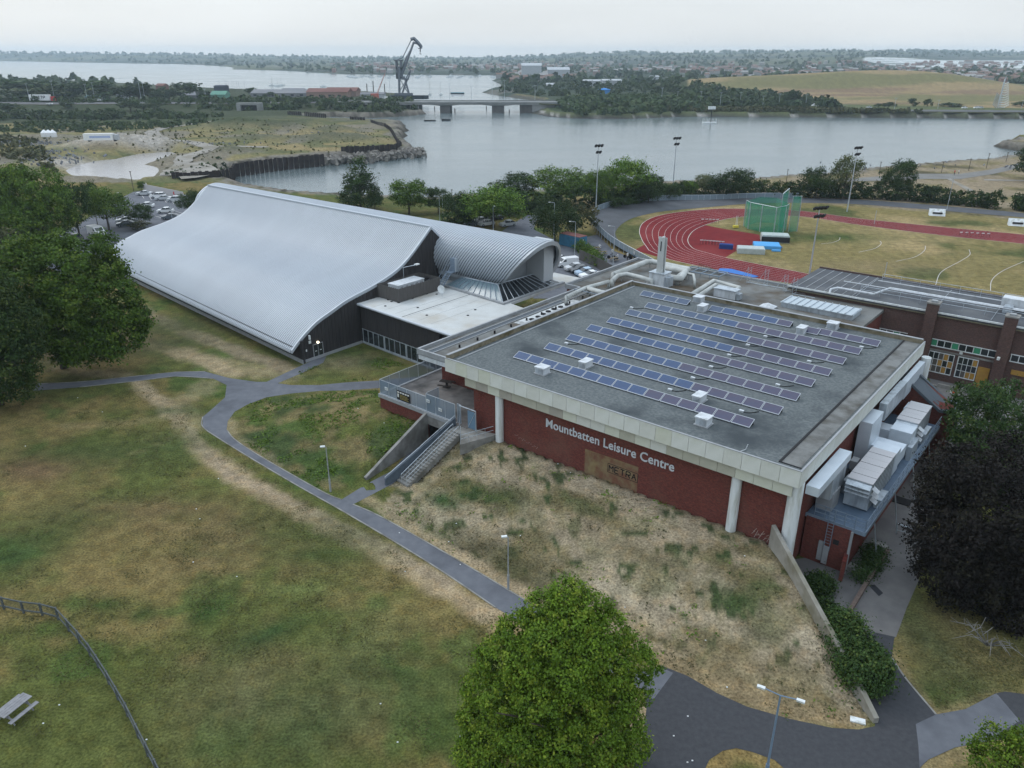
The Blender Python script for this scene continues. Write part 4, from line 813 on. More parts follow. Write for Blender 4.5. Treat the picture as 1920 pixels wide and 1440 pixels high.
# pipes, chimney and plant on the rear lower roof
def pipe(pts, r, lab, stands=True, m=PIPE, z=9.0):
    P = [Vector((*L(a, b_, z), 0)) for a, b_ in pts]; c = P[0]; th = empty('roof_pipe', S(c.x, c.y, 8.0), ANG, lab, 'pipe', 'lagged pipes on the rear roof')
    Q = [p-c+Vector((0, 0, 1.0)) for p in P]
    R2 = [Q[0]+Vector((0, 0, -1.0))]+Q+[Q[-1]+Vector((0, 0, -.95))] if stands else Q
    MB().tube(R2, r, 12).build('pipe', m, th, smooth=True)
    for a, b_ in zip(Q[:-1], Q[1:]):
        mid = (a+b_)/2; MB().tube([mid-Vector((0, 0, 1)), mid], .05, 5).build('stand', LEAD, th)
    return th
pipe([(1062,557),(1098,540),(1141,528)], .28, 'lagged pipe nearest the link roof, running straight back')
pipe([(1104,541),(1126,548),(1150,552)], .34, 'short fat lagged pipe branching toward the main roof')
pipe([(1148,526),(1158,517),(1175,514),(1200,520),(1222,526)], .34, 'kinked lagged pipe leading into the boiler flue base')
pipe([(1150,515),(1213,491),(1225,491),(1290,505),(1270,521)], .42, 'large lagged pipe loop around the flue')
pipe([(1243,500),(1270,506),(1285,510),(1276,523),(1250,519)], .5, 'fat lagged pipe bend right of the flue')
pipe([(1284,512),(1300,515),(1303,528)], .2, 'thin lagged pipe end at the right of the flue')
pipe([(1298,552),(1338,527),(1386,540),(1376,547)], .34, 'outer lagged pipe loop behind the back parapet')
pipe([(1308,556),(1342,534),(1374,543)], .3, 'inner lagged pipe loop behind the back parapet')
fx, fy = L(1237, 530, 8.5)
fl = empty('flue', S(fx, fy, 8.0), ANG, 'tall pale steel boiler flue with a dark slot, standing behind the main roof', 'chimney')
MB().box(-.1, .1, -.45, .45, .0, 7.2).box(-.45, -.1, -.45, -.25, 0, 7.2).box(.1, .45, -.45, -.25, 0, 7.2).box(-.45, -.1, .25, .45, 0, 7.0).box(.1, .45, .25, .45, 0, 7.0).build('stack', mat('flue metal', (.48, .5, .49), (.40, .42, .41), .6, .6), fl)
MB().box(-1.3, 1.1, -.9, 1.1, 0, 2.0).build('boiler_house', WHITEM, fl); MB().box(1.1, 1.7, -.7, .8, .2, 1.6).build('louvre', GALV, fl); MB().box(-1.4, 1.2, -1, 1.2, 2.0, 2.1).build('roof', GALV, fl)
MB().box(-.08, .08, -.47, -.452, 5.2, 6.6).build('slot', DARK, fl)
ux, uy = L(1362, 552, 8.6)
un = empty('roof_plant_unit', S(ux, uy, 8.0), ANG, 'white plant unit inside the pipe loop behind the back parapet', 'ventilation unit')
MB().box(-1.6, 1.5, -.6, .9, .2, 1.3).build('casing', WHITEM, un); MB().box(-1.7, 1.6, -.7, 1, 1.3, 1.42).build('lid', GALV, un); MB().box(1.6, 2.0, -.4, .7, .2, 1.0).build('louvre', GALV, un)
ux, uy = L(1440, 571, 8.5)
un = empty('rooflight', S(ux, uy, 8.0), ANG, 'small white pyramid rooflight left of the ribbed metal roof', 'rooflight')
MB().box(-1, 1, -.8, .8, 0, .25).build('kerb', LEAD, un); MB().add([(-1, -.8, .25), (1, -.8, .25), (1, .8, .25), (-1, .8, .25), (0, 0, .75)], [(0, 1, 4), (1, 2, 4), (2, 3, 4), (3, 0, 4)]).build('dome', WHITEM, un)
mr_ = empty('metal_roof_shed', S(17.0, 46.5), ANG, 'low plant room with a pale blue ribbed metal roof behind the main roof', 'building')
MB().box(0, 9.2, 0, 3.4, 7.9, 8.6).build('wall', GALV, mr_); b_ = MB(); b_.box(-.1, 9.3, -.1, 3.5, 8.6, 8.7); mr_roof = b_.build('roof', mat('pale blue sheet', (.42, .48, .52), rough=.45, metal=.2), mr_)
for k in range(11): MB().box(.1+k*.9, .2+k*.9, -.1, 3.5, 8.7, 8.8).build('seam', GALV, mr_)
# lattice guard frames at the back edge
for i, (px, py) in enumerate(((1400,530),(1432,535),(1468,545),(1485,552))):
    s_, t_ = L(px, py, 8); th = empty('rail_frame', S(s_, t_, 8.0), ANG, ['leftmost', 'second from left', 'third from left', 'rightmost'][i]+' thin steel braced frame along the back edge of the rear roof', 'frame', 'thin steel frames on the rear roof')
    b_ = MB()
    for dx in (0, .5): b_.tube([(dx, 0, 0), (dx, 0, 2.4)], .03, 4)
    for k in range(6): b_.tube([(0, 0, .4*k), (.5, 0, .4*k+.4)], .02, 3)
    b_.tube([(0, 0, .1), (3.2, 0, .1)], .04, 4); b_.tube([(0, 0, 2.2), (-1.2, .3, 0)], .025, 4); b_.build('frame', GALV, th)
s_, t_ = L(1321, 516, 8); th = empty('steel_grating', S(s_, t_, 8), ANG, 'blue steel walkway frame near the rear roof edge', 'walkway')
b_ = MB()
for k in range(5): b_.tube([(-3+1.5*k, -1.5, .6), (-3+1.5*k, 1.5, .6)], .08, 5); b_.tube([(-3+1.5*k, -1.5, 0), (-3+1.5*k, -1.5, .6)], .04, 4)
b_.box(-3, 3, -1.6, -1.4, .55, .68).box(-3, 3, 1.4, 1.6, .55, .68); b_.build('frame', STEELB, th)
th = empty('roof_lamp', S(31.5, 1.2, RZ), ANG, 'thin white conduit stub near the front right roof corner', 'pipe'); MB().tube([(0, -.9, .03), (.3, -.1, .05), (.4, 0, .5)], .03, 5).build('conduit', WHITEM, th)
# ================================================================== long brown brick hall behind
bh = empty('brick_hall', S(15.6, 54.0), ANG, 'long dark brown brick hall with a grey flat roof at the right edge', 'building')
DKROOF = mat('dark lapped roof', (.055, .062, .075), (.04, .044, .05), .5, .7, c3=(.09, .095, .10), scale3=.3)
MB().box(0, 60, 0, 12.2, -.2, 8.55).build('wall', BROWN, bh)
MB().box(-.5, 60, -.3, 12.5, 8.6, 8.95).build('roof', DKROOF, bh); MB().box(-.6, 60, -.45, -.3, 8.85, 9.05).build('gutter', WHITE, bh); MB().box(-.6, 60, -.3, .0, 8.45, 8.599).build('eaves', mat('mossy board', (.2, .18, .12), (.14, .13, .09), 2), bh)
MB().box(-.52, 60, 12.3, 12.55, 8.9, 9.15).build('parapet', BROWN, bh)
for k in range(7): MB().box(.5+k*1.25, .58+k*1.25, .2, 12, 8.95, 9.0).build('roof_seam', LEAD, bh)
for y, z in ((4.6, 9.6), (8.4, 9.5)):
    rl = MB().tube([(5.5 if y < 5 else 9, y, z), (60, y, z)], .07, 6); rl.build('roof_pipe', WHITEM, bh)
MB().tube([(5.2, -.2, 8.9), (5.2, .1, 9.4), (5.8, 1.0, 9.5), (10.5, 1.0, 9.5), (11.5, 5, 9.6), (16, 5.0, 9.6), (60, 5, 9.6)], .16, 8).build('roof_pipe', WHITEM, bh)
rl = MB()
for h_ in (9.5, 10.0): rl.tube([(8.5, 2.2, h_), (60, 2.2, h_)], .03, 4).tube([(9, 10.5, h_), (60, 10.5, h_)], .03, 4)
for k in range(20): rl.tube([(8.5+2.5*k, 2.2, 8.95), (8.5+2.5*k, 2.2, 10.0)], .025, 4).tube([(9+2.5*k, 10.5, 8.95), (9+2.5*k, 10.5, 10.0)], .025, 4)
for x in (8.5, 18, 24.5, 34): rl.tube([(x, .3, 9.0), (x, 10.5, 9.3)], .03, 4)
rl.build('guard_rail', GALV, bh)
MB().box(24.5, 31.5, 6.2, 8.0, 9.4, 10.5).build('roof_duct', WHITEM, bh); MB().box(25, 26, 4.6, 6.1, 9.0, 9.8).box(28.5, 29.3, 4.6, 6.1, 9.0, 9.6).build('roof_unit', GALV, bh)
for x in (17.4, 26.0, 38):
    ch = MB().box(x, x+1.35, -.75, -.02, -.1, 10.0).box(x+.1, x+1.25, -.02, .6, 8.96, 10.0).build('chimney', BROWN, bh); MB().box(x-.08, x+1.43, -.83, .7, 10.0, 10.18).build('cap', CONC, ch); MB().box(x+.35, x+1.0, -.45, .2, 10.18, 10.4).build('pot', LEAD, ch)
GREEN = mat('green panel', (.05, .24, .13)); BOARD = mat('orange chipboard', (.38, .22, .05), (.30, .17, .05), 3)
def win_row(x, n, pat):
    fr_ = MB().box(x-.1, x+n*.82+.1, -.12, -.02, 4.45, 4.56).box(x-.1, x+n*.82+.1, -.12, -.02, 5.35, 5.44).build('window_frame', WHITE, bh)
    for k in range(n):
        MB().box(x+k*.82-.04, x+k*.82+.04, -.115, -.02, 4.565, 5.345).build('mullion', WHITE, fr_)
        MB().box(x+k*.82+.045, x+(k+1)*.82-.045, -.06, -.03, 4.565, 5.345).build('pane', GREEN if pat[k] == 'g' else GLASS, fr_)
win_row(18.6, 10, 'gddgddgddd'); win_row(27.6, 9, 'dddgddddgd'); win_row(7.5, 10, 'ddgddgddgd')
def big_window(x, w, cols, rows=3, z0=1.1, z1=3.7):
    fr_ = MB().box(x, x+w, -.1, -.02, z0-.1, z0).box(x, x+w, -.1, -.02, z1, z1+.1).box(x, x+.08, -.1, -.02, z0, z1).box(x+w-.08, x+w, -.1, -.02, z0, z1).build('window', WHITE, bh)
    cw = (w-.16)/cols; hh = (z1-z0)/rows; rb = random.Random(int(x))
    for i in range(cols):
        for j in range(rows):
            MB().box(x+.08+i*cw+.04, x+.08+(i+1)*cw-.04, -.05, -.03, z0+j*hh+.03, z0+(j+1)*hh-.03).build('pane', rb.choice([GLASS, GLASS, BOARD, mat('dusty glass', (.09, .08, .07), rough=.3)]), fr_)
        MB().box(x+.08+i*cw-.03, x+.08+i*cw+.03, -.09, -.02, z0, z1).build('glazing_bar', WHITE, fr_)
    for j in range(1, rows): MB().box(x, x+w, -.085, -.02, z0+j*hh-.025, z0+j*hh+.025).build('glazing_bar', WHITE, fr_)
big_window(18.1, 3.6, 6); big_window(22.1, 2.3, 4); MB().box(18, 26, -.14, -.02, 3.9, 4.1).build('lintel', CONC, bh)
MB().box(24.5, 25.8, -.12, -.02, .3, 3.0).build('boarded_door', BOARD, bh); MB().box(28, 29.6, -.12, -.02, 2.9, 3.5).box(31.2, 32.6, -.12, -.02, 2.6, 3.2).build('boarded_window', BOARD, bh)
MB().tube([(22.3, -.1, 4.25), (22.3, -.02, 4.25)], .2, 12).build('wall_light', WHITE, bh)
MB().box(26.3, 26.6, -1.3, -.78, 4.7, 5.0).build('camera', WHITE, bh); MB().box(27.6, 28.5, -.5, -.03, .3, 1.4).build('meter_box', LEAD, bh)
rp = empty('ramp_kerb', S(36.5, 51.5), ANG, 'low pale kerb of a doorway ramp beside the brown brick hall', 'kerb'); MB().box(0, 5.2, 0, .25, 0, .5).box(-1.2, 0, -.4, -.15, 0, .35).build('kerb', CONC, rp)
cone = empty('traffic_cone', W(1783, 738), 0, 'small red and white traffic cone lying in the yard', 'cone'); MB().tube([(0, 0, .15), (.55, .1, .12)], .17, 8, r2=.04).build('cone', mat('cone red', (.5, .06, .03)), cone); MB().box(-.05, 0, -.2, .2, 0, .38).build('base', WHITE, cone)
# second wing below the deck: planting beds beside the yard
bed = empty('planting_bed', W(1620, 1100), 0, 'low brick planter with weeds in front of the plant rooms', 'planter')
def lw(pts, z, h=.35, w=.15):
    b2 = MB(); c = W(1620, 1100)
    for a, b_ in zip(pts[:-1], pts[1:]):
        p, q = W(*a)-c, W(*b_)-c; n_ = Vector((-(q-p).y, (q-p).x, 0)).normalized()*w; b2.prism([(p.x-n_.x, p.y-n_.y), (q.x-n_.x, q.y-n_.y), (q.x+n_.x, q.y+n_.y), (p.x+n_.x, p.y+n_.y)], -.1, h)
    return b2
lw([(1664,1035),(1625,1095),(1592,1150)], 0).build('kerb_wall', mat('bed brick', (.17, .13, .11), (.12, .09, .08), 4), bed); lw([(1590,1065),(1622,1080)], 0, .4, .4).build('step', CONC, bed); lw([(1632,1020),(1662,1033)], 0, .4, .3).build('step', CONC, bed); lw([(1600,1005),(1575,1090)], 0, 1.9, .15).build('brick_pier', BRICK, bed)
# ================================================================== WAVE-ROOFED HALL AND BARREL (same building coordinates)
def stuff(o): o['kind'] = 'stuff'; return o
ALU = mat('ribbed aluminium', (.42, .46, .505), (.385, .42, .465), .12, .5, metal=.12, c3=(.395, .43, .475), scale3=.35, stretch=(1, .15, 1)); ALUD = mat('aluminium trim', (.36, .39, .42), rough=.5, metal=.4)
TIMB = mat('dark stained boards', (.030, .029, .031), (.05, .047, .047), 1.6, .8, stretch=(4, 4, .25)); TIMG = mat('weathered boards', (.12, .115, .11), (.085, .08, .078), 2, .9, stretch=(5, 5, .4))
are = empty('wave_roof_hall', S(-33, 4), ANG, 'large hall under a wave-shaped ribbed silver roof with dark timber gable', 'building')
OX, OY = -33.0, 4.0
VERGE = [(3.93,2.13),(5.57,3.43),(8.25,5.01),(11.1,5.99),(14.03,6.92),(19.08,7.91),(23.37,9.18),(26.21,10.74),(29.17,13.0),(31.08,14.55)]
vp = cat([(0, a, b) for a, b in VERGE], 4); vp = [(p.y, p.z) for p in vp]
t0, t1 = vp[0][0], vp[-1][0]
ef = L(192, 488, 2.2); rf = L(392, 349, 14.4)
FVX = [0]                                          # far verge in plan: from ef to rf
def roofpt(w, j, lift=0.0):                        # w: 0 near .. 1 far ; j index on the profile
    t, z = vp[j]; q = (t-t0)/(t1-t0); fx = ef[0]+(rf[0]-ef[0])*q; fy = ef[1]+(rf[1]-ef[1])*q
    return Vector((-33+(fx+33)*w-OX, t+(fy-t)*w-OY, z+lift))
GROOVE = mat('shaded roof groove', (.075, .09, .11), rough=.6)
def valley(o, per, nseg):                          # shade between the standing ribs, put into the colour of the narrow troughs
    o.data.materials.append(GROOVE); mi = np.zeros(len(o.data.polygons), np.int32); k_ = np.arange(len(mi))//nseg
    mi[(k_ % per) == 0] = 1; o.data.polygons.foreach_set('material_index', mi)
NR = 160; rows = []
for i in range(NR):
    for f, l in ((0, 0), (.36, 0), (.44, .12), (.94, .12)):
        rows.append([roofpt((i+f)/NR, j, l) for j in range(len(vp))])
rows.append([roofpt(1, j) for j in range(len(vp))])
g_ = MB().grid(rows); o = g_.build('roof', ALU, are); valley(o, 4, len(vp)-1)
# underside, verge trims, ridge cap, eave gutter
def strip3(pts, w, h, m, name, parent, side=(0, 1, 0)):
    b_ = MB(); n_ = len(pts); sd = Vector(side)*w
    vs = []
    for p in pts: vs += [p-sd+Vector((0, 0, -h)), p+sd+Vector((0, 0, -h)), p+sd+Vector((0, 0, .12)), p-sd+Vector((0, 0, .12))]
    fs = [(i*4+k, i*4+(k+1) % 4, i*4+4+(k+1) % 4, i*4+4+k) for i in range(n_-1) for k in range(4)]+[(0, 1, 2, 3), tuple((n_-1)*4+k for k in (3, 2, 1, 0))]
    return b_.add(vs, fs).build(name, m, parent)
strip3([roofpt(0, j)+Vector((.16, 0, .02)) for j in range(len(vp))], .16, .35, ALU, 'verge_trim', are, (1, 0, 0))
strip3([roofpt(1, j)+Vector((-.16, 0, .02)) for j in range(len(vp))], .16, .3, ALU, 'verge_trim', are, (1, 0, 0))
J = len(vp)-1
strip3([roofpt(k/20, J)+Vector((0, 0, .03)) for k in range(21)], .28, .2, ALU, 'ridge_cap', are)
strip3([roofpt(k/20, 0)+Vector((0, .55, .38)) for k in range(21)], .22, .12, mat('snow guard dark', (.12, .13, .14)), 'gutter', are)
strip3([roofpt(k/20, 0)+Vector((0, .08, -.1)) for k in range(21)], .2, .16, ALU, 'eave_trim', are)
# gable wall as upright boards
TP = [t for t, z in vp]; ZP = [z for t, z in vp]
b_ = MB(); t = 5.35; k = 0; back = [(31.08, 14.45), (32.63, 13.0), (34.1, 11.5), (35.2, 10.4)]
while t < 35.0:
    z_ = (np.interp(t, TP, ZP) if t < t1 else np.interp(t, [p[0] for p in back], [p[1] for p in back]))-.28
    z2_ = (np.interp(t+.3, TP, ZP) if t+.3 < t1 else np.interp(t+.3, [p[0] for p in back], [p[1] for p in back]))-.28
    d_ = .035*(k % 2); x0 = .42-d_
    b_.add([(x0, t-OY, -.1), (x0, t+.29-OY, -.1), (x0, t+.29-OY, z2_), (x0, t-OY, z_), (x0-.3, t-OY, -.1), (x0-.3, t+.29-OY, -.1), (x0-.3, t+.29-OY, z2_), (x0-.3, t-OY, z_)], [(0, 1, 2, 3), (0, 3, 7, 4), (1, 5, 6, 2), (4, 7, 6, 5)])
    t += .3; k += 1
stuff(b_.build('timber_boards', TIMB, are))
strip3([Vector((.16, a-OY, b)) for a, b in back], .18, .3, ALU, 'verge_trim', are, (1, 0, 0))
w_ = [roofpt(0, 0)+Vector((.6, 1.35, 0)), roofpt(1, 0)+Vector((0, 1.2, 0))]
MB().prism([(w_[1].x, w_[1].y), (w_[0].x, w_[0].y), (w_[0].x, w_[0].y+.4), (w_[1].x, w_[1].y+.4)], -.3, 3.2).build('wall', TIMB, are)
MB().prism([(w_[1].x, w_[1].y-.12), (w_[0].x+.1, w_[0].y-.12), (w_[0].x+.1, w_[0].y-.01), (w_[1].x, w_[1].y-.01)], -.3, .55).box(.44, .56, 1.3, 11.8, -.3, .4).build('plinth', LEAD, are)
fa, fb = roofpt(1, 0), roofpt(1, J); MB().prism([(fa.x, fa.y+1.2), (fa.x+.4, fa.y+1.2), (fb.x+.4, fb.y), (fb.x, fb.y)], -.3, [2.5, 2.5, 14.0, 14.0]).build('wall', TIMB, are) if False else None
# under-roof mass so that nothing shows through from the side
bm_rows = []
for w in (0.006, .994):
    top = [roofpt(w, j, -.12) for j in range(4, len(vp))]; bm_rows.append([Vector((top[0].x, top[0].y, -.3))]+top+[Vector((top[-1].x, top[-1].y, -.3))])
g_ = MB(); n_ = len(bm_rows[0]); g_.add(bm_rows[0]+bm_rows[1], [tuple(range(n_)), tuple(range(2*n_-1, n_-1, -1))]+[(i, i+1, n_+i+1, n_+i) for i in range(n_-1)]); g_.build('inner_wall', TIMB, are)
# door, lamp, signs on the gable
X_ = .44
dr = MB().box(X_, X_+.08, 3.2, 3.28, .05, 2.1).box(X_, X_+.08, 4.0, 4.06, .05, 2.1).box(X_, X_+.08, 4.8, 4.88, .05, 2.1).box(X_, X_+.08, 3.2, 4.88, 2.1, 2.18); dr = dr.build('door_frame', LEAD, are)
MB().box(X_, X_+.05, 3.285, 3.99, .1, 2.09).build('door', GLASS, are); MB().box(X_, X_+.05, 4.07, 4.79, .1, 2.09).build('door', GLASS, are)
for y in (3.5, 4.3): MB().box(X_+.051, X_+.06, y, y+.3, 1.1, 1.2).build('door_sign', WHITE, are)
MB().box(X_, X_+.06, 1.3, 1.75, .3, 2.3).build('banner', mat('pale blue banner', (.16, .32, .42)), are); MB().box(X_, X_+.05, 2.0, 2.2, 1.5, 1.8).build('notice', WHITE, are)
MB().box(X_, X_+.25, 2.65, 2.85, 3.1, 3.7).box(X_, X_+.12, 2.6, 2.95, 2.5, 2.9).build('camera', WHITE, are)
MB().box(X_+.02, X_+.22, 3.95, 4.15, 2.25, 2.45).build('door_lamp', mat('lit lamp', (1, .9, .7), emit=((1, .86, .62), 6)), are)
# link block with pale roof
lk = empty('link_building', S(-33, 15), ANG, 'low link building with pale flat roof, dark timber walls and long windows', 'building')
WROOF = mat('pale membrane roof', (.50, .515, .51), (.43, .44, .43), .35, .7, c3=(.39, .37, .33), scale3=.16)
MB().prism([(.3, .65), (20.9, -.65), (25.0, -.65), (25.0, 13), (17.3, 14.5), (17.3, 32), (.3, 32)], 5.75, 6.1).build('roof', WROOF, lk)
MB().tube([(.4, .62, 5.95), (20.9, -.68, 5.95)], .2, 10).build('edge_roll', ALU, lk)
for k in range(7): MB().box(1.2+k*2.3, 1.22+k*2.3, .8, 13, 6.1, 6.115).build('roof_joint', LEAD, lk)
MB().box(9.9, 9.95, .4, 15, 6.1, 6.13).build('roof_joint', DARK, lk)
for x, y in ((4.5, 2.2), (8.6, 4.6), (15.5, 9), (6, 11), (12, 3), (16.4, 6.5), (3.6, 4.2)): MB().tube([(x, y, 6.1), (x, y, 6.16)], .18, 8).build('roof_outlet', BLACKM, lk)
b_ = MB(); x = .55; k = 0
while x < 17.3:
    y = .95-(x/20.9)*1.3; d_ = .035*(k % 2); b_.box(x, x+.29, y-d_, y+.2, 2.3, 5.74); x += .3; k += 1
stuff(b_.build('timber_boards', TIMB, lk))
gw = MB()
for k in range(13):
    x = .7+k*1.2; y = .98-(x/20.9)*1.3; wdt = .3 if k in (4, 8, 12) else .06; gw.box(x, x+wdt, y-.08, y+.1, .3, 2.25)
fr_ = gw.prism([(.55, .9), (16.2, -.1), (16.2, .1), (.55, 1.1)], 2.2, 2.3).prism([(.55, .85), (16.2, -.15), (16.2, .1), (.55, 1.1)], .15, .32).build('window_frame', STEELB if False else GALV, lk)
for k in range(12):
    x = .78+k*1.2; y = 1.0-(x/20.9)*1.3; MB().box(x+(.24 if k in (4, 8) else 0), x+1.1, y-.02, y+.0, .33, 2.19).build('pane', GLASS, fr_)
MB().prism([(.5, .88), (16.3, -.12), (16.3, .2), (.5, 1.2)], -.3, .14).build('plinth', LEAD, lk)
MB().prism([(.45, 1.2), (17.5, .3), (25, 1.0), (25, 10), (.45, 10)], -.2, 5.7).build('inner_wall', TIMB, lk)
for x in (17.6, 18.9, 20.2, 21.5):
    MB().box(x, x+.14, -.2, .0, .0, 2.9).build('door_post', GALV, lk)
for x in (17.75, 19.05, 20.35): MB().box(x, x+1.14, -.12, -.08, .05, 2.8).build('door', GLASS, lk)
MB().box(17.5, 21.7, -.25, .1, 2.91, 3.1).build('door_head', GALV, lk)
# dark recess strip between pale roof and the link corridor
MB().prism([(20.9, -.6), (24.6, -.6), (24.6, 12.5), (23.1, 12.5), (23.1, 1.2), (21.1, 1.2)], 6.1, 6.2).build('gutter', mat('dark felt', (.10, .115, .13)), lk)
# boarded plant enclosure
en = empty('plant_enclosure', S(-32.6, 19.5, 6.1), ANG, 'weathered timber boarded plant enclosure on the pale link roof', 'fence')
b_ = MB()
for k in range(30): b_.box(k*.15, k*.15+.14, -.03*(k % 2), .03, .1, 2.0+.03*(k % 3))
for k in range(56): b_.box(4.5-.03, 4.5+.03*(k % 2)+.02, k*.15, k*.15+.14, .1, 2.0+.03*(k % 3))
for k in range(56): b_.box(-.03, .03, k*.15, k*.15+.14, .1, 2.0)
for k in range(30): b_.box(k*.15, k*.15+.14, 8.37, 8.42, .1, 2.0)
stuff(b_.build('timber_boards', TIMG, en)); MB().box(.04, 4.46, .04, 8.36, .05, .15).build('floor', DARK, en)
for x, y in ((0, 0), (2.2, 0), (4.4, 0), (4.4, 2.7), (4.4, 5.6), (4.4, 8.3)): MB().box(x-.15, x+.15, y-.15, y+.15, .0, .1).build('foot', BLACKM, en)
ac = empty('chiller', S(-31.5, 20.6, 6.2), ANG, 'white chiller with louvred side inside the timber enclosure', 'cabinet')
MB().box(0, 2.2, 0, 5.2, .2, 1.9).build('casing', WHITEM, ac); MB().box(-.05, 2.25, -.05, 5.25, 1.9, 1.98).build('lid', WHITEM, ac)
for k in range(5): MB().box(2.2, 2.24, .4+k, .9+k, .5, 1.7).build('grille', LEAD, ac)
ac2 = empty('chiller', S(-31.2, 26.3, 6.2), ANG, 'dark fan unit behind the white chiller', 'cabinet'); MB().box(0, 2, 0, 1.4, 0, 1.5).build('casing', DARK, ac2); MB().tube([(1, .7, 1.5), (1, .7, 1.7)], .5, 12).build('fan', BLACKM, ac2)
fl2 = empty('floodlight', S(-32.0, 24.2, 6.1), ANG, 'thin floodlight arm rising beside the gable above the enclosure', 'lamp'); MB().tube([(0, 0, 0), (0, 0, 3.6), (1.2, 1.6, 3.9)], .06, 6).build('arm', GALV, fl2); MB().box(.9, 1.4, 1.4, 2.1, 3.85, 4.0).build('lamp_head', WHITE, fl2)
ds = empty('satellite_dish', S(*L(828, 556, 6.1), 6.1), ANG, 'round white satellite dish at the end of the timber enclosure', 'dish')
b_ = MB(); ring = [Vector((.62*math.cos(a), .12*math.cos(a)-.05, .62*math.sin(a))) for a in np.linspace(0, 2*math.pi, 17)[:-1]]
b_.add([Vector((0, .12, 1.1))]+[r_+Vector((0, 0, 1.1)) for r_ in ring]+[r_*1.0+Vector((0, .05, 1.1)) for r_ in ring], [(0, i+1, (i+1) % 16+1) for i in range(16)]+[(i+1, i+17, (i+1) % 16+17, (i+1) % 16+1) for i in range(16)]); b_.build('reflector', WHITE, ds)
MB().tube([(0, .1, 0), (0, .1, 1.0)], .04, 5).build('pole', GALV, ds)
# barrel vault
br = empty('barrel_hall', S(-19, 31), ANG, 'long silver barrel-vaulted hall with an open oval end', 'building')
NB = [(32.6,7.4),(31.8,8.8),(31.6,10.3),(32.2,12.0),(34,13.4),(37,13.8),(40,13.1),(42,11.9),(43.2,10.7),(43.3,9.3),(42.5,8.0),(41.3,6.8),(40.4,5.4)]
CUT = [-20.3,-18.6,-17.2,-15.8,-14.9,-15.0,-15.7,-16.6,-17.3,-17.5,-17.8,-18.1,-18.3]
FB = [(31.5,7.4),(30.4,9),(30.2,10.4),(31.2,12.2),(33.3,13.6),(35.5,14.05),(38,13.4),(40,12),(41,10.7),(41.2,9.3),(41,8),(40.5,6.8),(40,5.4)]
nbc = cat([(c, *q) for c, q in zip(CUT, NB)], 3); nb = [(p.y, p.z) for p in nbc]; cut = [p.x for p in nbc]; fb_ = [(p.y, p.z) for p in cat([(0, *q) for q in FB], 3)]
def bpt(w, j, out=0.0):
    a, b = Vector(nb[j]), Vector(fb_[j]); c = a.lerp(b, w); j0, j1 = max(0, j-1), min(len(nb)-1, j+1)
    d_ = (Vector(nb[j1]).lerp(Vector(fb_[j1]), w)-Vector(nb[j0]).lerp(Vector(fb_[j0]), w)).normalized(); c = c+Vector((-d_.y, d_.x))*out
    return Vector((cut[j]+19+w*(-100.5-cut[j]), c.x-31, c.y))
NRB = 165; rows = []
for i in range(NRB):
    for f, l in ((0, 0), (.34, 0), (.42, .11), (.94, .11)): rows.append([bpt((i+f)/NRB, j, l) for j in range(len(nb))])
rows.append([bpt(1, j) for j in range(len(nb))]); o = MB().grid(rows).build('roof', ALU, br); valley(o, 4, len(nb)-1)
for w, x in ((0, .0), (1, -.0)):
    P = [bpt(w, j, .05) for j in range(len(nb))]; Q = [bpt(w, j, -.55) for j in range(len(nb))]
    g_ = MB(); xx0 = (.45 if w == 0 else -.2); n_ = len(P)
    vs = [p+Vector((xx0, 0, 0)) for p in P]+[q+Vector((xx0, 0, 0)) for q in Q]+[p for p in P]+[q for q in Q]
    g_.add(vs, [(i, i+1, n_+i+1, n_+i) for i in range(n_-1)]+[(i, i+1, 2*n_+i+1, 2*n_+i) for i in range(n_-1)]+[(n_+i, n_+i+1, 3*n_+i+1, 3*n_+i) for i in range(n_-1)]); g_.build('oval_rim', ALUD if w == 0 else ALU, br)
g_ = MB(); P = [bpt(0, j, -.3) for j in range(len(nb))]; P = [Vector((-1.75 if p.z < 8 else -1.75, p.y, p.z)) for p in P]; n_ = len(P); g_.add(P, [tuple(range(n_))]).build('end_wall', mat('grey panels', (.30, .325, .345), (.26, .285, .30), .6, .6), br)
MB().box(-1.7, 1.6, 8.6, 11.0, 5.9, 12.9).build('stair_core', mat('pale core', (.42, .45, .47), rough=.6), br)
MB().tube([(1.2, 11.3, 12.0), (1.1, 11.7, 10), (.9, 11.0, 8)], .09, 6).build('strut', WHITE, br)
MB().prism([(-81, -.3), (-10, -.3), (-10, 9), (-81, 9)], 0, 6.0).build('inner_wall', TIMB, br) if False else None
# dark recess under the vault, and near-side bottom trim
strip3([bpt(k/12*.3, 0)+Vector((0, -.05, -.05)) for k in range(13)], .15, .35, ALUD, 'base_trim', br)
MB().box(-14, -2.0, 1.9, 11, 5.9, 7.5).build('base_wall', mat('grey panels', (.30, .325, .345)), br)
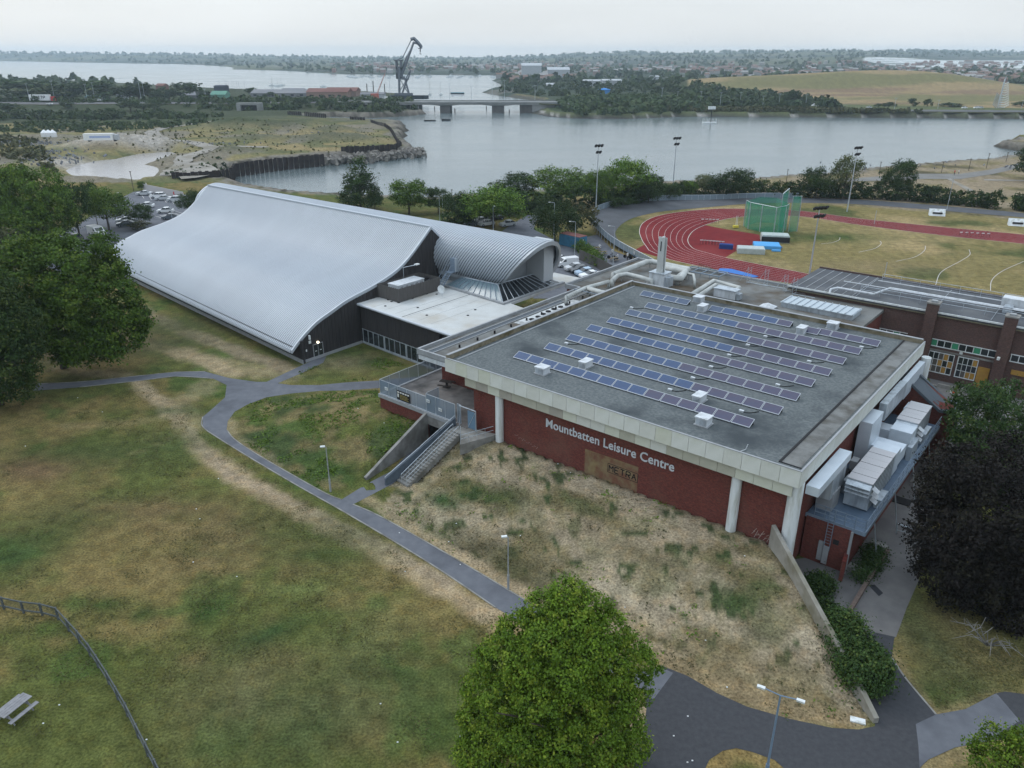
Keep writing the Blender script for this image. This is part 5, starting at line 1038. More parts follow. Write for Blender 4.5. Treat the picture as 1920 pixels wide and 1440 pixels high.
# sloping glass skirt
sk = empty('glass_skirt', S(-29.3, 28.6, 6.1), ANG, 'sloping glazed skirt wrapping the foot of the barrel vault', 'rooflight')
SKG = mat('sky reflecting glass', (.13, .19, .22), rough=.2, spec=.6)
A_s = [Vector((0, 1.3, 0)), Vector((13.1, -.1, 0))]; T_s = [Vector((2.2, 3.3, 1.35)), Vector((9.3, 3.2, 1.5))]
def quad_panes(a, b, c, d, n, m, par, fr):
    for k in range(n):
        f0, f1 = k/n+.008, (k+1)/n-.008; p = [a.lerp(b, f0), a.lerp(b, f1), d.lerp(c, f1), d.lerp(c, f0)]
        MB().add(p+[q-Vector((0, 0, .05)) for q in p], [(0, 1, 2, 3), (7, 6, 5, 4)]).build('pane', m, par)
        q0, q1 = a.lerp(b, k/n), d.lerp(c, k/n); MB().tube([q0+Vector((0, 0, .04)), q1+Vector((0, 0, .04))], .05, 4).build('glazing_bar', fr, par)
quad_panes(A_s[0], A_s[1], T_s[1], T_s[0], 10, SKG, sk, STEELB)
E1 = [Vector((13.1, -.1, 0)), Vector((13.3, 14.2, 0))]; F1 = [Vector((9.3, 3.2, 1.5)), Vector((9.9, 11.5, 1.5))]
quad_panes(E1[0], E1[1], F1[1], F1[0], 11, GLASS, sk, GALV)
MB().tube([A_s[1]+Vector((0, 0, .1)), T_s[1]+Vector((0, 0, .1))], .09, 6).tube([T_s[0], T_s[1], F1[1]], .1, 6).build('frame', GALV, sk)
MB().prism([(-.2, 1.0), (13.4, -.4), (13.6, 14.3), (13.1, 14.3), (12.9, .1), (-.2, 1.5)], -.05, .25).build('kerb', LEAD, sk)
# steel stair and door on the vault's side
dr = MB().box(0, 1.0, -.1, .5, 0, 2.1); dv = empty('steel_stair', S(-28.8, 28.2, 6.1), ANG, 'blue grey steel stair climbing to a door in the vault side', 'stairs')
b_ = MB()
for k in range(9): b_.box(.0, 1.0, -.6+.28*k, -.35+.28*k, .25*k, .25*k+.04)
b_.build('tread', STEELB, dv)
for x in (0, 1.0): MB().tube([(x, -.7, 1.0), (x, 1.9, 3.3), (x, 3.0, 3.3)], .04, 5).tube([(x, -.7, 0), (x, 1.9, 2.25)], .06, 5).tube([(x, -.7, .5), (x, 1.9, 2.8)], .02, 4).build('handrail', STEELB, dv)
MB().box(-.1, 1.1, 1.7, 3.2, 2.2, 2.3).build('platform', STEELB, dv); MB().box(.1, 1.1, 2.6, 3.4, 2.3, 4.3).build('door', STEELB, dv); MB().box(1.1, 1.3, 2.6, 3.4, 2.3, 4.35).build('door_cheek', GALV, dv)
# ================================================================== FOLIAGE
def leafmat(name, base, warm, dark, trans=.12):
    m = bpy.data.materials.new(name); m.use_nodes = True; t = m.node_tree; b = t.nodes['Principled BSDF']; b.inputs['Roughness'].default_value = .65; b.inputs['Specular IOR Level'].default_value = .1
    at = N(t, 'ShaderNodeAttribute', attribute_name='tint'); sp = N(t, 'ShaderNodeSeparateColor'); t.links.new(at.outputs['Color'], sp.inputs[0])
    m1 = N(t, 'ShaderNodeMix', data_type='RGBA'); m1.inputs[6].default_value = (*dark, 1); m1.inputs[7].default_value = (*base, 1); t.links.new(sp.outputs[0], m1.inputs[0])
    m2 = N(t, 'ShaderNodeMix', data_type='RGBA'); t.links.new(m1.outputs[2], m2.inputs[6]); m2.inputs[7].default_value = (*warm, 1); t.links.new(sp.outputs[1], m2.inputs[0])
    oi = N(t, 'ShaderNodeObjectInfo'); mr = N(t, 'ShaderNodeMapRange'); mr.inputs['To Min'].default_value = .78; mr.inputs['To Max'].default_value = 1.25; t.links.new(oi.outputs['Random'], mr.inputs[0])
    sc = N(t, 'ShaderNodeVectorMath', operation='SCALE'); t.links.new(m2.outputs[2], sc.inputs[0]); t.links.new(mr.outputs[0], sc.inputs['Scale'])
    t.links.new(sc.outputs[0], b.inputs['Base Color'])
    tr = N(t, 'ShaderNodeBsdfTranslucent'); t.links.new(sc.outputs[0], tr.inputs[0]); mx = N(t, 'ShaderNodeMixShader'); mx.inputs[0].default_value = trans
    out = t.nodes['Material Output']; t.links.new(b.outputs[0], mx.inputs[1]); t.links.new(tr.outputs[0], mx.inputs[2]); t.links.new(mx.outputs[0], out.inputs[0])
    MATS[name] = m; return m
LF = {'near': leafmat('leaves yellow green', (.125, .205, .02), (.17, .215, .025), (.03, .065, .01)), 'green': leafmat('leaves green', (.10, .18, .024), (.15, .21, .03), (.026, .056, .012)),
      'dark': leafmat('leaves dark', (.042, .08, .022), (.07, .095, .022), (.014, .03, .01)), 'copper': leafmat('leaves copper', (.022, .019, .017), (.032, .03, .018), (.009, .007, .008), .1),
      'pale': leafmat('leaves pale', (.12, .145, .06), (.15, .15, .06), (.05, .07, .03)), 'far': leafmat('leaves far', (.05, .082, .032), (.085, .10, .04), (.018, .036, .016), .15), 'lawn': leafmat('lawn tuft', (.085, .095, .035), (.15, .125, .055), (.05, .062, .022), .1), 'brush': leafmat('scrub', (.065, .075, .032), (.13, .11, .05), (.03, .04, .018), .1)}
BARK = mat('bark', (.09, .075, .06), (.05, .042, .035), 3, .95)
def leaves(blobs, n, size, seed, clump=26, crad=.16, droop=0.0, shell=(.74, 1.04), warm=.25, inner=.25, up=.35):
    r = np.random.default_rng(seed); B = np.array(blobs, float); wt = (B[:, 3]*B[:, 4]+B[:, 4]*B[:, 5]+B[:, 3]*B[:, 5]); wt /= wt.sum()
    nc = max(4, n//clump); bi = r.choice(len(B), nc, p=wt); d = r.normal(size=(nc, 3)); d /= np.linalg.norm(d, axis=1)[:, None]
    rad = r.uniform(shell[0], shell[1], nc); ins = r.random(nc) < inner; rad[ins] *= r.uniform(.35, .9, ins.sum())
    cc = B[bi, :3]+d*rad[:, None]*B[bi, 3:6]
    inside_other = np.zeros(nc, bool)
    for k in range(len(B)):
        q = (((cc-B[k, :3])/B[k, 3:6])**2).sum(1); inside_other |= (q < .5) & (bi != k)
    keep = ~inside_other | (r.random(nc) < .25); cc, d = cc[keep], d[keep]; nc = len(cc)
    ci = r.integers(0, nc, n); cs = crad*r.uniform(.6, 1.35, nc); off = r.normal(size=(n, 3))*cs[ci][:, None]*np.array([1, 1, .75])
    P = cc[ci]+off; P[:, 2] -= droop*r.random(n)
    nrm = d[ci]*.8+r.normal(size=(n, 3))*.75; nrm[:, 2] += up; nrm /= np.linalg.norm(nrm, axis=1)[:, None]
    a = np.cross(nrm, r.normal(size=(n, 3))); a /= np.linalg.norm(a, axis=1)[:, None]+1e-9; b = np.cross(nrm, a)
    s = size*r.uniform(.55, 1.3, n)[:, None]; a *= s; b *= s*.7
    V_ = np.stack([P-a, P-b*.9, P+a, P+b*.9], 1).reshape(-1, 3)
    cb = r.random(nc); tint = np.stack([np.clip(cb[ci]*.6+r.random(n)*.5, 0, 1), np.clip((r.random(nc)[ci] < warm)*r.random(n)+.1*r.random(n), 0, 1), np.zeros(n), np.ones(n)], 1)
    return V_, np.repeat(tint, 4, 0)
def leafmesh(name, V_, T_, m):
    me = bpy.data.meshes.new(name); n = len(V_)//4
    me.vertices.add(len(V_)); me.vertices.foreach_set('co', V_.ravel()); me.loops.add(n*4); me.loops.foreach_set('vertex_index', np.arange(n*4, dtype=np.int32))
    me.polygons.add(n); me.polygons.foreach_set('loop_start', np.arange(0, n*4, 4, dtype=np.int32)); me.polygons.foreach_set('loop_total', np.full(n, 4, np.int32)); me.update(calc_edges=True)
    ca = me.color_attributes.new('tint', 'FLOAT_COLOR', 'POINT'); ca.data.foreach_set('color', T_.ravel()); me.materials.append(m); return me
def trunk_mesh(h, r0, seed, limbs=7, spread=.35, z0=.3):
    rr_ = random.Random(seed); b_ = MB(); top = h*.8
    b_.tube([(0, 0, -.02*h), (0.01*h, 0, h*.25), (.02*h, .01*h, h*.5), (0, .02*h, top)], r0, 8, r2=r0*.25)
    for k in range(limbs):
        a = 6.283*k/limbs+rr_.random(); zs = h*(z0+.35*rr_.random()); e_ = spread*h*(.7+.5*rr_.random())
        b_.tube([(0, 0, zs), (math.cos(a)*e_*.5, math.sin(a)*e_*.5, zs+h*.12), (math.cos(a)*e_, math.sin(a)*e_, zs+h*.26)], r0*.4, 5, r2=r0*.08)
    return b_
def lobes(seed, n, rx, rz, z0, lump=.42, asym=.15):   # lumpy broad crown, unit scale
    r = random.Random(seed); lump *= .72; n = int(n*1.9); out = [(0, 0, z0, rx*.62, rx*.62, rz*.66)]
    for k in range(n):
        a = 6.283*k/n*1.618*2+r.random()*.5; e_ = r.uniform(-.55, .9); q = math.sqrt(max(0, 1-e_*e_)); rr_ = lump*r.uniform(.7, 1.25)
        out.append((math.cos(a)*q*rx*.72+asym*rx*(r.random()-.5), math.sin(a)*q*rx*.72, z0+e_*rz*.72, rx*rr_, rx*rr_, rz*rr_*.85))
    return out
TPL = {}
def template(key, blobs, n, size, matk, seed, th=.6, r0=.022, **kw):
    V_, T_ = leaves(blobs, n, size, seed, **kw); TPL[key] = (leafmesh('crown', V_, T_, LF[matk]), trunk_mesh(th, r0, seed).v and None, (th, r0, seed)); b_ = trunk_mesh(th, r0, seed)
    me = bpy.data.meshes.new('trunk'); me.from_pydata(b_.v, [], b_.f); me.materials.append(BARK); TPL[key] = (TPL[key][0], me)
template('broad1', lobes(1, 13, .46, .46, .53), 9000, .017, 'green', 1, crad=.045)
template('broad2', lobes(2, 11, .48, .45, .54, .45), 9000, .017, 'green', 2, crad=.045, warm=.4)
template('dark1', lobes(3, 11, .46, .46, .52, .4), 9000, .017, 'dark', 3, crad=.04)
template('dark2', lobes(4, 8, .48, .46, .50, .5), 7000, .019, 'dark', 4, crad=.05)
template('cone', [(0, 0, .16+.1*k, .34-.034*k, .34-.034*k, .12) for k in range(8)]+[(.08*math.cos(k*2.3), .08*math.sin(k*2.3), .3+.08*k, .2, .2, .1) for k in range(5)], 9000, .015, 'dark', 5, crad=.035, th=.8)
template('taper', lobes(6, 12, .37, .48, .51, .36), 8000, .017, 'green', 6, crad=.04)
template('willow', lobes(7, 10, .46, .47, .52, .4), 9000, .015, 'dark', 7, crad=.04, droop=.08, clump=18)
template('loose', lobes(8, 9, .34, .42, .58, .26), 3800, .016, 'pale', 8, crad=.045, inner=.1, th=.75)
template('vase', [(0, 0, .45, .12, .12, .3), (0, 0, .7, .3, .3, .28), (.1, 0, .8, .2, .2, .2), (-.12, .05, .75, .2, .2, .2), (0, -.1, .6, .2, .2, .3)], 7000, .016, 'dark', 9, crad=.035, th=.6)
template('farblob', lobes(10, 6, .5, .4, .5, .5), 900, .05, 'far', 10, crad=.07, th=.5, r0=.03)
template('farblob2', lobes(12, 7, .48, .44, .5, .42), 900, .05, 'far', 12, crad=.06, th=.5, r0=.03)
template('shrub', lobes(11, 6, .55, .42, .42, .5), 1500, .035, 'brush', 11, crad=.06, th=.3, r0=.02)
TREES = 0
def tree(bx, by, ty, wpx, tpl, label, group=None, cat_='tree', z0=None, matk=None, rz=None, nm=None, sink=0, wide=1.0, zz=0.0):
    """bx,by base pixel; ty crown-top pixel; wpx crown width in pixels"""
    global TREES; TREES += 1; z0 = zz if z0 is None else z0; p = W(bx, by, z0); h = Wd(bx, ty, p.y).z-z0; dist = math.sqrt(p.y**2+p.x**2+(CAM_H-z0)**2); w = wpx/F_PX*(p.y*CP+(CAM_H-z0)*SP)
    cr, tk = TPL[tpl]; wid = {'cone': .70, 'taper': .78, 'vase': .66, 'loose': .74}.get(tpl, .9)
    hh = {'cone': 1.0, 'farblob': .95, 'farblob2': .95, 'shrub': .9}.get(tpl, 1.0)
    rt = empty(nm or ('tree' if cat_ == 'tree' else cat_), (p.x, p.y, z0-sink), rz if rz is not None else TREES*1.3, label, cat_, group)
    sx = w/wid; sz = h/hh; rt.scale = (sx*wide, sx, sz)
    a = bpy.data.objects.new('crown', cr); COL.objects.link(a); a.parent = rt
    if tpl not in ('shrub',): b_ = bpy.data.objects.new('trunk', tk); COL.objects.link(b_); b_.parent = rt
    return rt
# --- the big yellow-green tree in front
p = W(1040, 1478); nt_ = empty('tree', (p.x, p.y, 0), 0, 'bright yellow-green broad tree in the foreground beside the road', 'tree')
def worldblob(px, py, d, rx, ry, rz): q = Wd(px, py, d)-p; return (q.x, q.y, q.z, rx, ry, rz)
NBL = [worldblob(1045,1290,33.6,3.0,2.8,3.0), worldblob(1050,1200,33.8,1.9,1.9,2.0)]
rn = random.Random(21)
for (x, y, d_, r_) in ((1064,1118,34,1.0),(1020,1150,34,1.15),(1105,1145,34.2,1.15),(1075,1165,32.6,1.1),(975,1185,33.8,1.2),(1140,1185,34,1.2),(1030,1205,32,1.2),(1100,1215,32,1.25),(935,1230,33.6,1.2),(985,1245,31.8,1.25),(1060,1262,31.2,1.3),(1135,1255,32.2,1.2),(1180,1225,34,1.05),(1212,1245,34.6,.8),(905,1285,33.5,1.15),(945,1305,31.8,1.25),(1010,1310,30.8,1.3),(1085,1325,30.8,1.35),(1150,1310,32.2,1.25),(1185,1290,33.6,1.1),(900,1345,33,1.15),(930,1375,31.6,1.2),(985,1380,30.6,1.3),(1050,1390,30.2,1.35),(1115,1385,30.8,1.3),(1165,1360,32.4,1.2),(895,1410,32.4,1.2),(955,1435,31,1.3),(1025,1445,30.2,1.3),(1090,1450,30.2,1.3),(1150,1430,31.6,1.25),(1185,1400,33,1.0)):
    NBL.append(worldblob(x, y, d_, r_, r_, r_*.82))
V_, T_ = leaves(NBL, 130000, .088, 77, clump=34, crad=.17, warm=.3, inner=.05, shell=(.88, 1.1)); o = bpy.data.objects.new('crown', leafmesh('crown', V_, T_, LF['near'])); COL.objects.link(o); o.parent = nt_
trunk_mesh(10.5, .33, 5, 11, .34, .18).build('trunk', BARK, nt_)
# --- large trees at the left edge
def bigtree(bx, by, blobs, n, size, mk, label, seed, d0, th, **kw):
    q = W(bx, by); rt = empty('tree', (q.x, q.y, 0), 0, label, 'tree'); bl = []
    for (px, py, dd, rx, rz) in blobs: c = Wd(px, py, q.y+dd)-q; bl.append((c.x, c.y, c.z, rx, rx, rz))
    kw.setdefault('inner', .16); kw.setdefault('shell', (.86, 1.08)); kw['crad'] = kw['crad']*.8; bl = bl+[(b[0]+b[3]*.8*math.cos(k*2.1+i), b[1]+b[3]*.8*math.sin(k*2.1+i), b[2]+b[5]*.75*math.sin(k*1.7+i*.9), b[3]*.42, b[3]*.42, b[5]*.42) for i, b in enumerate(bl) for k in range(5)]; V_, T_ = leaves(bl, n, size, seed, **kw); o = bpy.data.objects.new('crown', leafmesh('crown', V_, T_, LF[mk])); COL.objects.link(o); o.parent = rt
    trunk_mesh(th, .5, seed, 10, .35, .15).build('trunk', BARK, rt); return rt
bigtree(120, 690, [(60,520,0,5.5,3.6),(130,510,0,6,3.8),(180,560,0,5.2,3.6),(215,620,-1,3.6,2.6),(100,600,-2,6,3.8),(40,590,-2,5,3.5),(230,585,0,2.6,2.2),(150,640,-2,3.8,2.6),(95,480,2,4,2.4),(20,530,0,4.5,3),(190,515,2,2.6,2)], 75000, .19, 'green', 'huge broad green tree left of the wave-roofed hall, spreading over the path', 31, 0, 11, clump=40, crad=.55)
bigtree(0, 760, [(-30,610,0,4.6,3.6),(10,650,0,3.6,3.2),(-20,700,-1,3.8,3),(25,600,1,2.8,2.4),(-60,560,0,5,3.5),(30,690,-1,1.8,2)], 42000, .17, 'dark', 'dark green tree cut by the left edge of the photo, nearest the lawn', 32, 0, 12, clump=40, crad=.5, warm=.5)
bigtree(60, 470, [(10,370,0,6,4.2),(60,360,0,5.5,4),(95,385,0,4.5,3.4),(40,410,-3,6,3.6),(-30,390,0,7,5),(100,410,-1,3,2.6),(25,335,2,4,2.6)], 45000, .24, 'green', 'wide green tree at the upper left beside the car park', 33, 0, 13, clump=36, crad=.7)
tree(150, 447, 343, 62, 'vase', 'dark narrow vase-shaped tree beside the parked white van', rz=1)
tree(205, 432, 345, 84, 'broad2', 'bright green rounded tree at the near side of the car park', rz=2)
tree(184, 425, 330, 34, 'dark1', 'small dark tree peeping above the dark vase-shaped tree')
tree(266, 422, 380, 46, 'dark1', 'small dark round tree on an island in the car park', rz=.5)
tree(367, 405, 346, 52, 'dark2', 'dark rounded tree between the car park and the wave roof')
tree(266, 357, 338, 18, 'taper', 'slim young tree by the white hoarding of the car park')
tree(262, 432, 414, 40, 'shrub', 'low dark shrub under the car park tree', cat_='shrub', wide=1.2)
for i, (x, y, t_, w) in enumerate(((30,500,425,70),(60,520,440,60),(100,480,440,50),(10,480,405,60),(75,475,415,55))):
    tree(x, y, t_, w, 'shrub', ['leftmost', 'second', 'middle', 'fourth', 'last'][i]+' grey-green bush in the clump above the huge left tree, by distance' if False else ['grey-green bush at the foot of the upper left tree, nearest', 'grey-green bush just behind the crown of the huge tree', 'grey-green bush nearest the parked van', 'grey-green bush at the left edge below the upper left tree', 'grey-green bush under the right side of the upper left tree'][i], 'bushes by the car park road', 'bush', wide=1.1)
# --- belt of trees behind the halls
BELT = [(677,392,292,78,'cone','tall dark conical tree standing behind the wave roof ridge'),(703,393,356,26,'dark2','small dark bush-like tree at the foot of the conical tree'),(767,402,330,76,'taper','bright green pointed tree, second behind the barrel roof'),(822,400,348,50,'dark1','small dark tree between the pointed tree and the twin lamps'),(868,425,352,60,'dark2','dark tree overlapping the left side of the big round tree'),(925,428,342,105,'broad1','big round green tree beside the car park lane'),(965,378,321,78,'dark1','dark broad tree behind the big round green tree by the water'),(1052,382,310,104,'broad2','bright green domed tree right of the lane near the shore'),(1040,455,362,86,'willow','drooping dark willow beside the blue container'),(1118,392,312,50,'broad1','green tree just left of the leftmost floodlight mast'),(1172,385,289,84,'broad1','tallest green tree right of the leftmost floodlight mast'),(1215,385,322,52,'dark1','dark spiky tree right of the tallest green tree'),(1085,440,380,62,'shrub','rusty olive bush between the willow and the cycle track'),(1150,392,350,56,'dark2','dark low tree under the tallest green tree'),(1255,378,340,40,'dark1','dark bushy tree at the start of the hedge'),(1317,370,320,38,'loose','thin pale young tree left of the round dark tree'),(1367,372,306,68,'dark2','round dark tree at the left part of the hedge'),(1290,372,336,30,'broad1','small green tree beside the thin pale one'),(1530,372,305,50,'dark2','round dark tree left of the pale loose tree'),(1580,374,279,60,'loose','tall pale grey-green loose tree by the third floodlight mast'),(1678,372,294,58,'dark1','dark rounded tree standing alone right of the third mast'),(1745,365,346,24,'dark2','little dark bush rising from the hedge'),(1935,340,272,70,'dark1','dark tree cut by the right edge near the shore'),(960,402,370,40,'dark2','dark undergrowth tree beside the end of the lane'),(1000,400,372,34,'dark1','low dark tree left of the willow crown')]
for b_ in BELT: tree(b_[0], b_[1], b_[2], b_[3]*1.12, b_[4], b_[5])
# --- hedge round the stadium, bushes by the yard
def hedge(pts, r, h, n, size, mk, label, seed, z=0, nm='hedge', dens=1.6):
    P = [W(a, b, z) for a, b in pts]; c = P[0].copy(); bl = []; rr_ = random.Random(seed)
    for a, b in zip(P[:-1], P[1:]):
        m_ = max(1, int((b-a).length/dens))
        for k in range(m_):
            q = a.lerp(b, k/m_)-c; hh = h*(.85+.3*rr_.random()); bl.append((q.x+rr_.uniform(-.3, .3), q.y+rr_.uniform(-.4, .4), hh*.5, r*(.8+.4*rr_.random()), r*(.8+.4*rr_.random()), hh*.55))
    rt = empty(nm, c, 0, label, nm.replace('_', ' ')); V_, T_ = leaves(bl, n, size, seed, clump=22, crad=.35, inner=.2); o = bpy.data.objects.new('foliage', leafmesh('foliage', V_, T_, LF[mk])); COL.objects.link(o); o.parent = rt; return rt
hedge([(1150,388),(1230,376),(1310,370),(1420,368),(1540,370),(1640,373),(1760,380),(1835,388),(1875,392)], 2.6, 4.2, 52000, .26, 'dark', 'long dark clipped hedge behind the cycle track', 41)
hedge([(850,432),(880,418),(960,398),(1020,396),(1090,392),(1150,390),(1220,380)], 2.8, 5.5, 24000, .3, 'dark', 'dark undergrowth thicket beneath the belt of trees behind the halls', 47, nm='thicket')
hedge([(1912,394),(1960,400)], 2.4, 4.0, 5000, .26, 'dark', 'end of the hedge right of the gap at the right edge', 42)
hedge([(1085,470),(1110,490),(1128,505)], 1.2, 2.4, 6000, .16, 'green', 'short green hedge between the parked cars and the picnic tables', 43)
hedge([(1535,1110),(1548,1150),(1572,1190)], .8, 1.0, 14000, .10, 'dark', 'weedy green shrub strip at the foot of the retaining wall', 44, nm='shrub')
hedge([(1572,1205),(1590,1235),(1605,1265),(1620,1310)], 1.45, 2.6, 34000, .11, 'dark', 'large feathery dark green bush at the end of the retaining wall', 45, nm='bush', dens=.9)
hedge([(1640,1045),(1625,1075),(1612,1090)], .8, .8, 5000, .09, 'dark', 'weeds and low shrubs growing in the brick planter', 46, nm='shrub', dens=.6)
bigtree(1850, 1130, [(1830,960,0,3.6,3.2),(1880,930,1,4.4,3.6),(1800,1020,0,3.2,3.0),(1850,1060,0,3.8,3.2),(1920,1000,0,4.4,4),(1900,1120,0,3.6,2.8),(1760,1010,0,1.9,1.6),(1780,1080,0,2.2,2),(1960,1100,1,4,3),(1940,1180,0,2.2,1.7)], 95000, .12, 'copper', 'very dark purple-brown copper tree at the right edge', 34, 0, 9, clump=40, crad=.42, inner=.3)
bigtree(1890, 905, [(1850,800,0,3.2,2.8),(1890,790,0,3.6,3.2),(1930,830,0,3.6,3.2),(1860,870,-1,3.4,2.8),(1900,880,-1,3.6,3),(1830,850,0,2,2)], 42000, .13, 'dark', 'dark green tree behind the copper tree, over the yard', 35, 0, 9, clump=40, crad=.4)
bigtree(1890, 1500, [(1890,1420,0,1.3,1.2),(1920,1440,0,1.3,1.2),(1850,1430,0,.9,.8),(1930,1395,0,.9,.8)], 9000, .085, 'near', 'bright green bushy tree top at the lower right corner', 36, 0, 3.5, clump=30, crad=.25)
dead = empty('dead_branch', W(1850, 1215), 0, 'bare silvery dead branches sticking out below the copper tree', 'branch')
b_ = MB(); rr_ = random.Random(3)
for k in range(14):
    a = math.radians(150+k*11); l_ = 1.2+rr_.random()*1.8; m_ = Vector((math.cos(a)*l_*.5, math.sin(a)*l_*.5, 1.2+rr_.random())); e_ = Vector((math.cos(a)*l_, math.sin(a)*l_, .8+rr_.random()*1.4)); b_.tube([(0, 0, .2), m_, e_], .045, 4, r2=.012)
    for j in range(3): b_.tube([m_.lerp(e_, .3*j), m_.lerp(e_, .3*j)+Vector((rr_.uniform(-.5, .5), rr_.uniform(-.5, .5), rr_.uniform(-.2, .6)))], .015, 3)
b_.build('branches', mat('dead wood', (.2, .195, .19)), dead)
# --- scattered weeds on the dry bank and lawn tufts: nobody could count them
def scatter_tufts(name, poly, n, rad, size, mk, seed, dens=None, per=7):
    r = np.random.default_rng(seed); A = np.array(poly); x = r.uniform(A[:, 0].min(), A[:, 0].max(), n*4); y = r.uniform(A[:, 1].min(), A[:, 1].max(), n*4)
    k_ = pip(x, y, poly) & (vnoise(x, y, 3.0, seed) > .55)
    if name == 'weeds': k_ &= ~pip(x, y, PATHW)
    x, y = x[k_][:n], y[k_][:n]; z = gzs(x, y); m_ = len(x); ci = np.repeat(np.arange(m_), per); sz = r.uniform(.4, 1.5, m_)[ci]; q = np.stack([x, y, z], 1)[ci]+r.normal(size=(m_*per, 3))*rad*sz[:, None]*np.array([1, 1, .35]); q[:, 2] = np.maximum(q[:, 2], z[ci])+.03
    nrm = r.normal(size=q.shape)*.6; nrm[:, 2] += .8; nrm /= np.linalg.norm(nrm, axis=1)[:, None]; a = np.cross(nrm, r.normal(size=q.shape)); a /= np.linalg.norm(a, axis=1)[:, None]; b = np.cross(nrm, a); s = size*r.uniform(.5, 1.3, len(q))[:, None]*sz[:, None]
    V_ = np.stack([q-a*s, q-b*s*.6, q+a*s, q+b*s*.6], 1).reshape(-1, 3); T_ = np.repeat(np.stack([r.random(m_)[ci], r.random(m_)[ci]*.6, np.zeros(len(q)), np.ones(len(q))], 1), 4, 0)
    o = bpy.data.objects.new(name, leafmesh(name, V_, T_, LF[mk])); COL.objects.link(o); return tag(o, {'weeds': 'low green weeds dotted over the dry bank', 'grass_tufts': 'coarse tufts of grass on the mound left of the stair', 'leaf_litter': 'thin scatter of scrub over the rough ground'}.get(name, name), {'weeds': 'weeds'}.get(name, 'grass'), kind='stuff')
scatter_tufts('weeds', BANK1, 900, .09, .055, 'brush', 51)
scatter_tufts('weeds', BANK1, 260, .16, .085, 'green', 52)
scatter_tufts('grass_tufts', BANK2, 1300, .14, .09, 'green', 53)
scatter_tufts('grass_tufts', [tuple(W(*q)[:2]) for q in ((560,700),(680,650),(780,695),(700,712),(600,716))], 600, .14, .09, 'green', 54)
scatter_tufts('grass_tufts', [tuple(W(*q)[:2]) for q in ((-60,1500),(-60,1100),(60,735),(380,720),(370,800),(640,975),(930,1160),(860,1300),(880,1500))], 6500, .2, .05, 'lawn', 55)
scatter_tufts('grass_tufts', [tuple(W(*q)[:2]) for q in ((1672,1240),(1800,1100),(1950,1150),(1990,1300),(1870,1295),(1755,1335))], 800, .18, .05, 'lawn', 56)
scatter_tufts('grass_tufts', [tuple(W(*q)[:2]) for q in ((1340,1440),(1360,1412),(1400,1410),(1470,1445),(1480,1500),(1330,1500))], 400, .14, .055, 'lawn', 57)
# --- scrub on the reclaimed land, motorway belt, far woods
def crowds(name, pts, hs, per, size, mk, seed, label, flat=.55):
    r = np.random.default_rng(seed); X, Y, Z = pts; m_ = len(X); ci = np.repeat(np.arange(m_), per); d = r.normal(size=(m_*per, 3)); d /= np.linalg.norm(d, axis=1)[:, None]; d[:, 2] = np.abs(d[:, 2])*1.1-.1
    H_ = hs[ci]; q = np.stack([X, Y, Z], 1)[ci]+d*(H_*r.uniform(.75, 1.05, m_*per))[:, None]*np.array([.62, .62, 1.0]); nrm = d+r.normal(size=q.shape)*.5; nrm /= np.linalg.norm(nrm, axis=1)[:, None]
    a = np.cross(nrm, r.normal(size=q.shape)); a /= np.linalg.norm(a, axis=1)[:, None]; b = np.cross(nrm, a); s = (size*H_*r.uniform(.6, 1.3, m_*per))[:, None]
    V_ = np.stack([q-a*s, q-b*s, q+a*s, q+b*s], 1).reshape(-1, 3); T_ = np.repeat(np.stack([r.random(m_)[ci]*.7+r.random(m_*per)*.3, r.random(m_)[ci]*.5, np.zeros(len(q)), np.ones(len(q))], 1), 4, 0)
    o = bpy.data.objects.new(name, leafmesh(name, V_, T_, LF[mk])); COL.objects.link(o); return tag(o, label, 'vegetation', kind='stuff')
def rnd_px(poly_px, n, seed, z=0, os_=5):
    os_ = 90 if seed == 64 else os_
    poly = [tuple(p_[:2]) for p_ in WP(poly_px, z)]; r = np.random.default_rng(seed); A = np.array(poly); x = r.uniform(A[:, 0].min(), A[:, 0].max(), n*os_); y = r.uniform(A[:, 1].min(), A[:, 1].max(), n*os_); k_ = pip(x, y, poly); x, y = x[k_][:n], y[k_][:n]; return x, y
def wood(name, poly_px, n, h0, h1, mk, seed, label, per=26, size=.26):
    x, y = rnd_px(poly_px, n, seed)
    if seed == 64: r = np.random.default_rng(4); f = r.random(n)*(len(MWB)-3)+2; k = f.astype(int); f = f-k; A = np.array(MWB); q = A[k]*(1-f)[:, None]+A[k+1]*f[:, None]; x, y = q[:, 0], q[:, 1]-r.uniform(11, 19, n)
    z = gzs(x, y); k_ = z > -1.5; x, y, z = x[k_], y[k_], z[k_]; r = np.random.default_rng(seed+1); hs = r.uniform(h0, h1, len(x))*(.6+.8*vnoise(x, y, 60, seed)); return crowds(name, (x, y, z), hs, per, size, mk, seed+2, label)
wood('woodland', [(1095,214),(1280,217),(1300,213),(1340,205),(1290,190),(1200,185),(1120,186),(1060,192),(1035,203),(1060,211)], 620, 3, 6, 'far', 61, 'dense dark green wood on the headland right of the bridge')
wood('woodland', [(925,165),(960,146),(1100,150),(1200,158),(1280,165),(1290,180),(1180,182),(1060,184),(1010,180),(940,172)], 420, 3.5, 7, 'far', 62, 'darker wood beyond the headland toward the white sheds')
wood('woodland', [(1285,203),(1420,203),(1500,205),(1580,208),(1540,193),(1430,183),(1300,172),(1280,178)], 420, 3, 8, 'far', 63, 'tree belt along the far motorway below the grass hill')
wood('scrub', [(1290,216),(1600,216),(1920,219),(2300,224),(2300,214),(1920,209),(1600,206),(1290,204)], 2200, 1.2, 2.8, 'brush', 64, 'low scrub on the far embankment above the water', 12, .4)
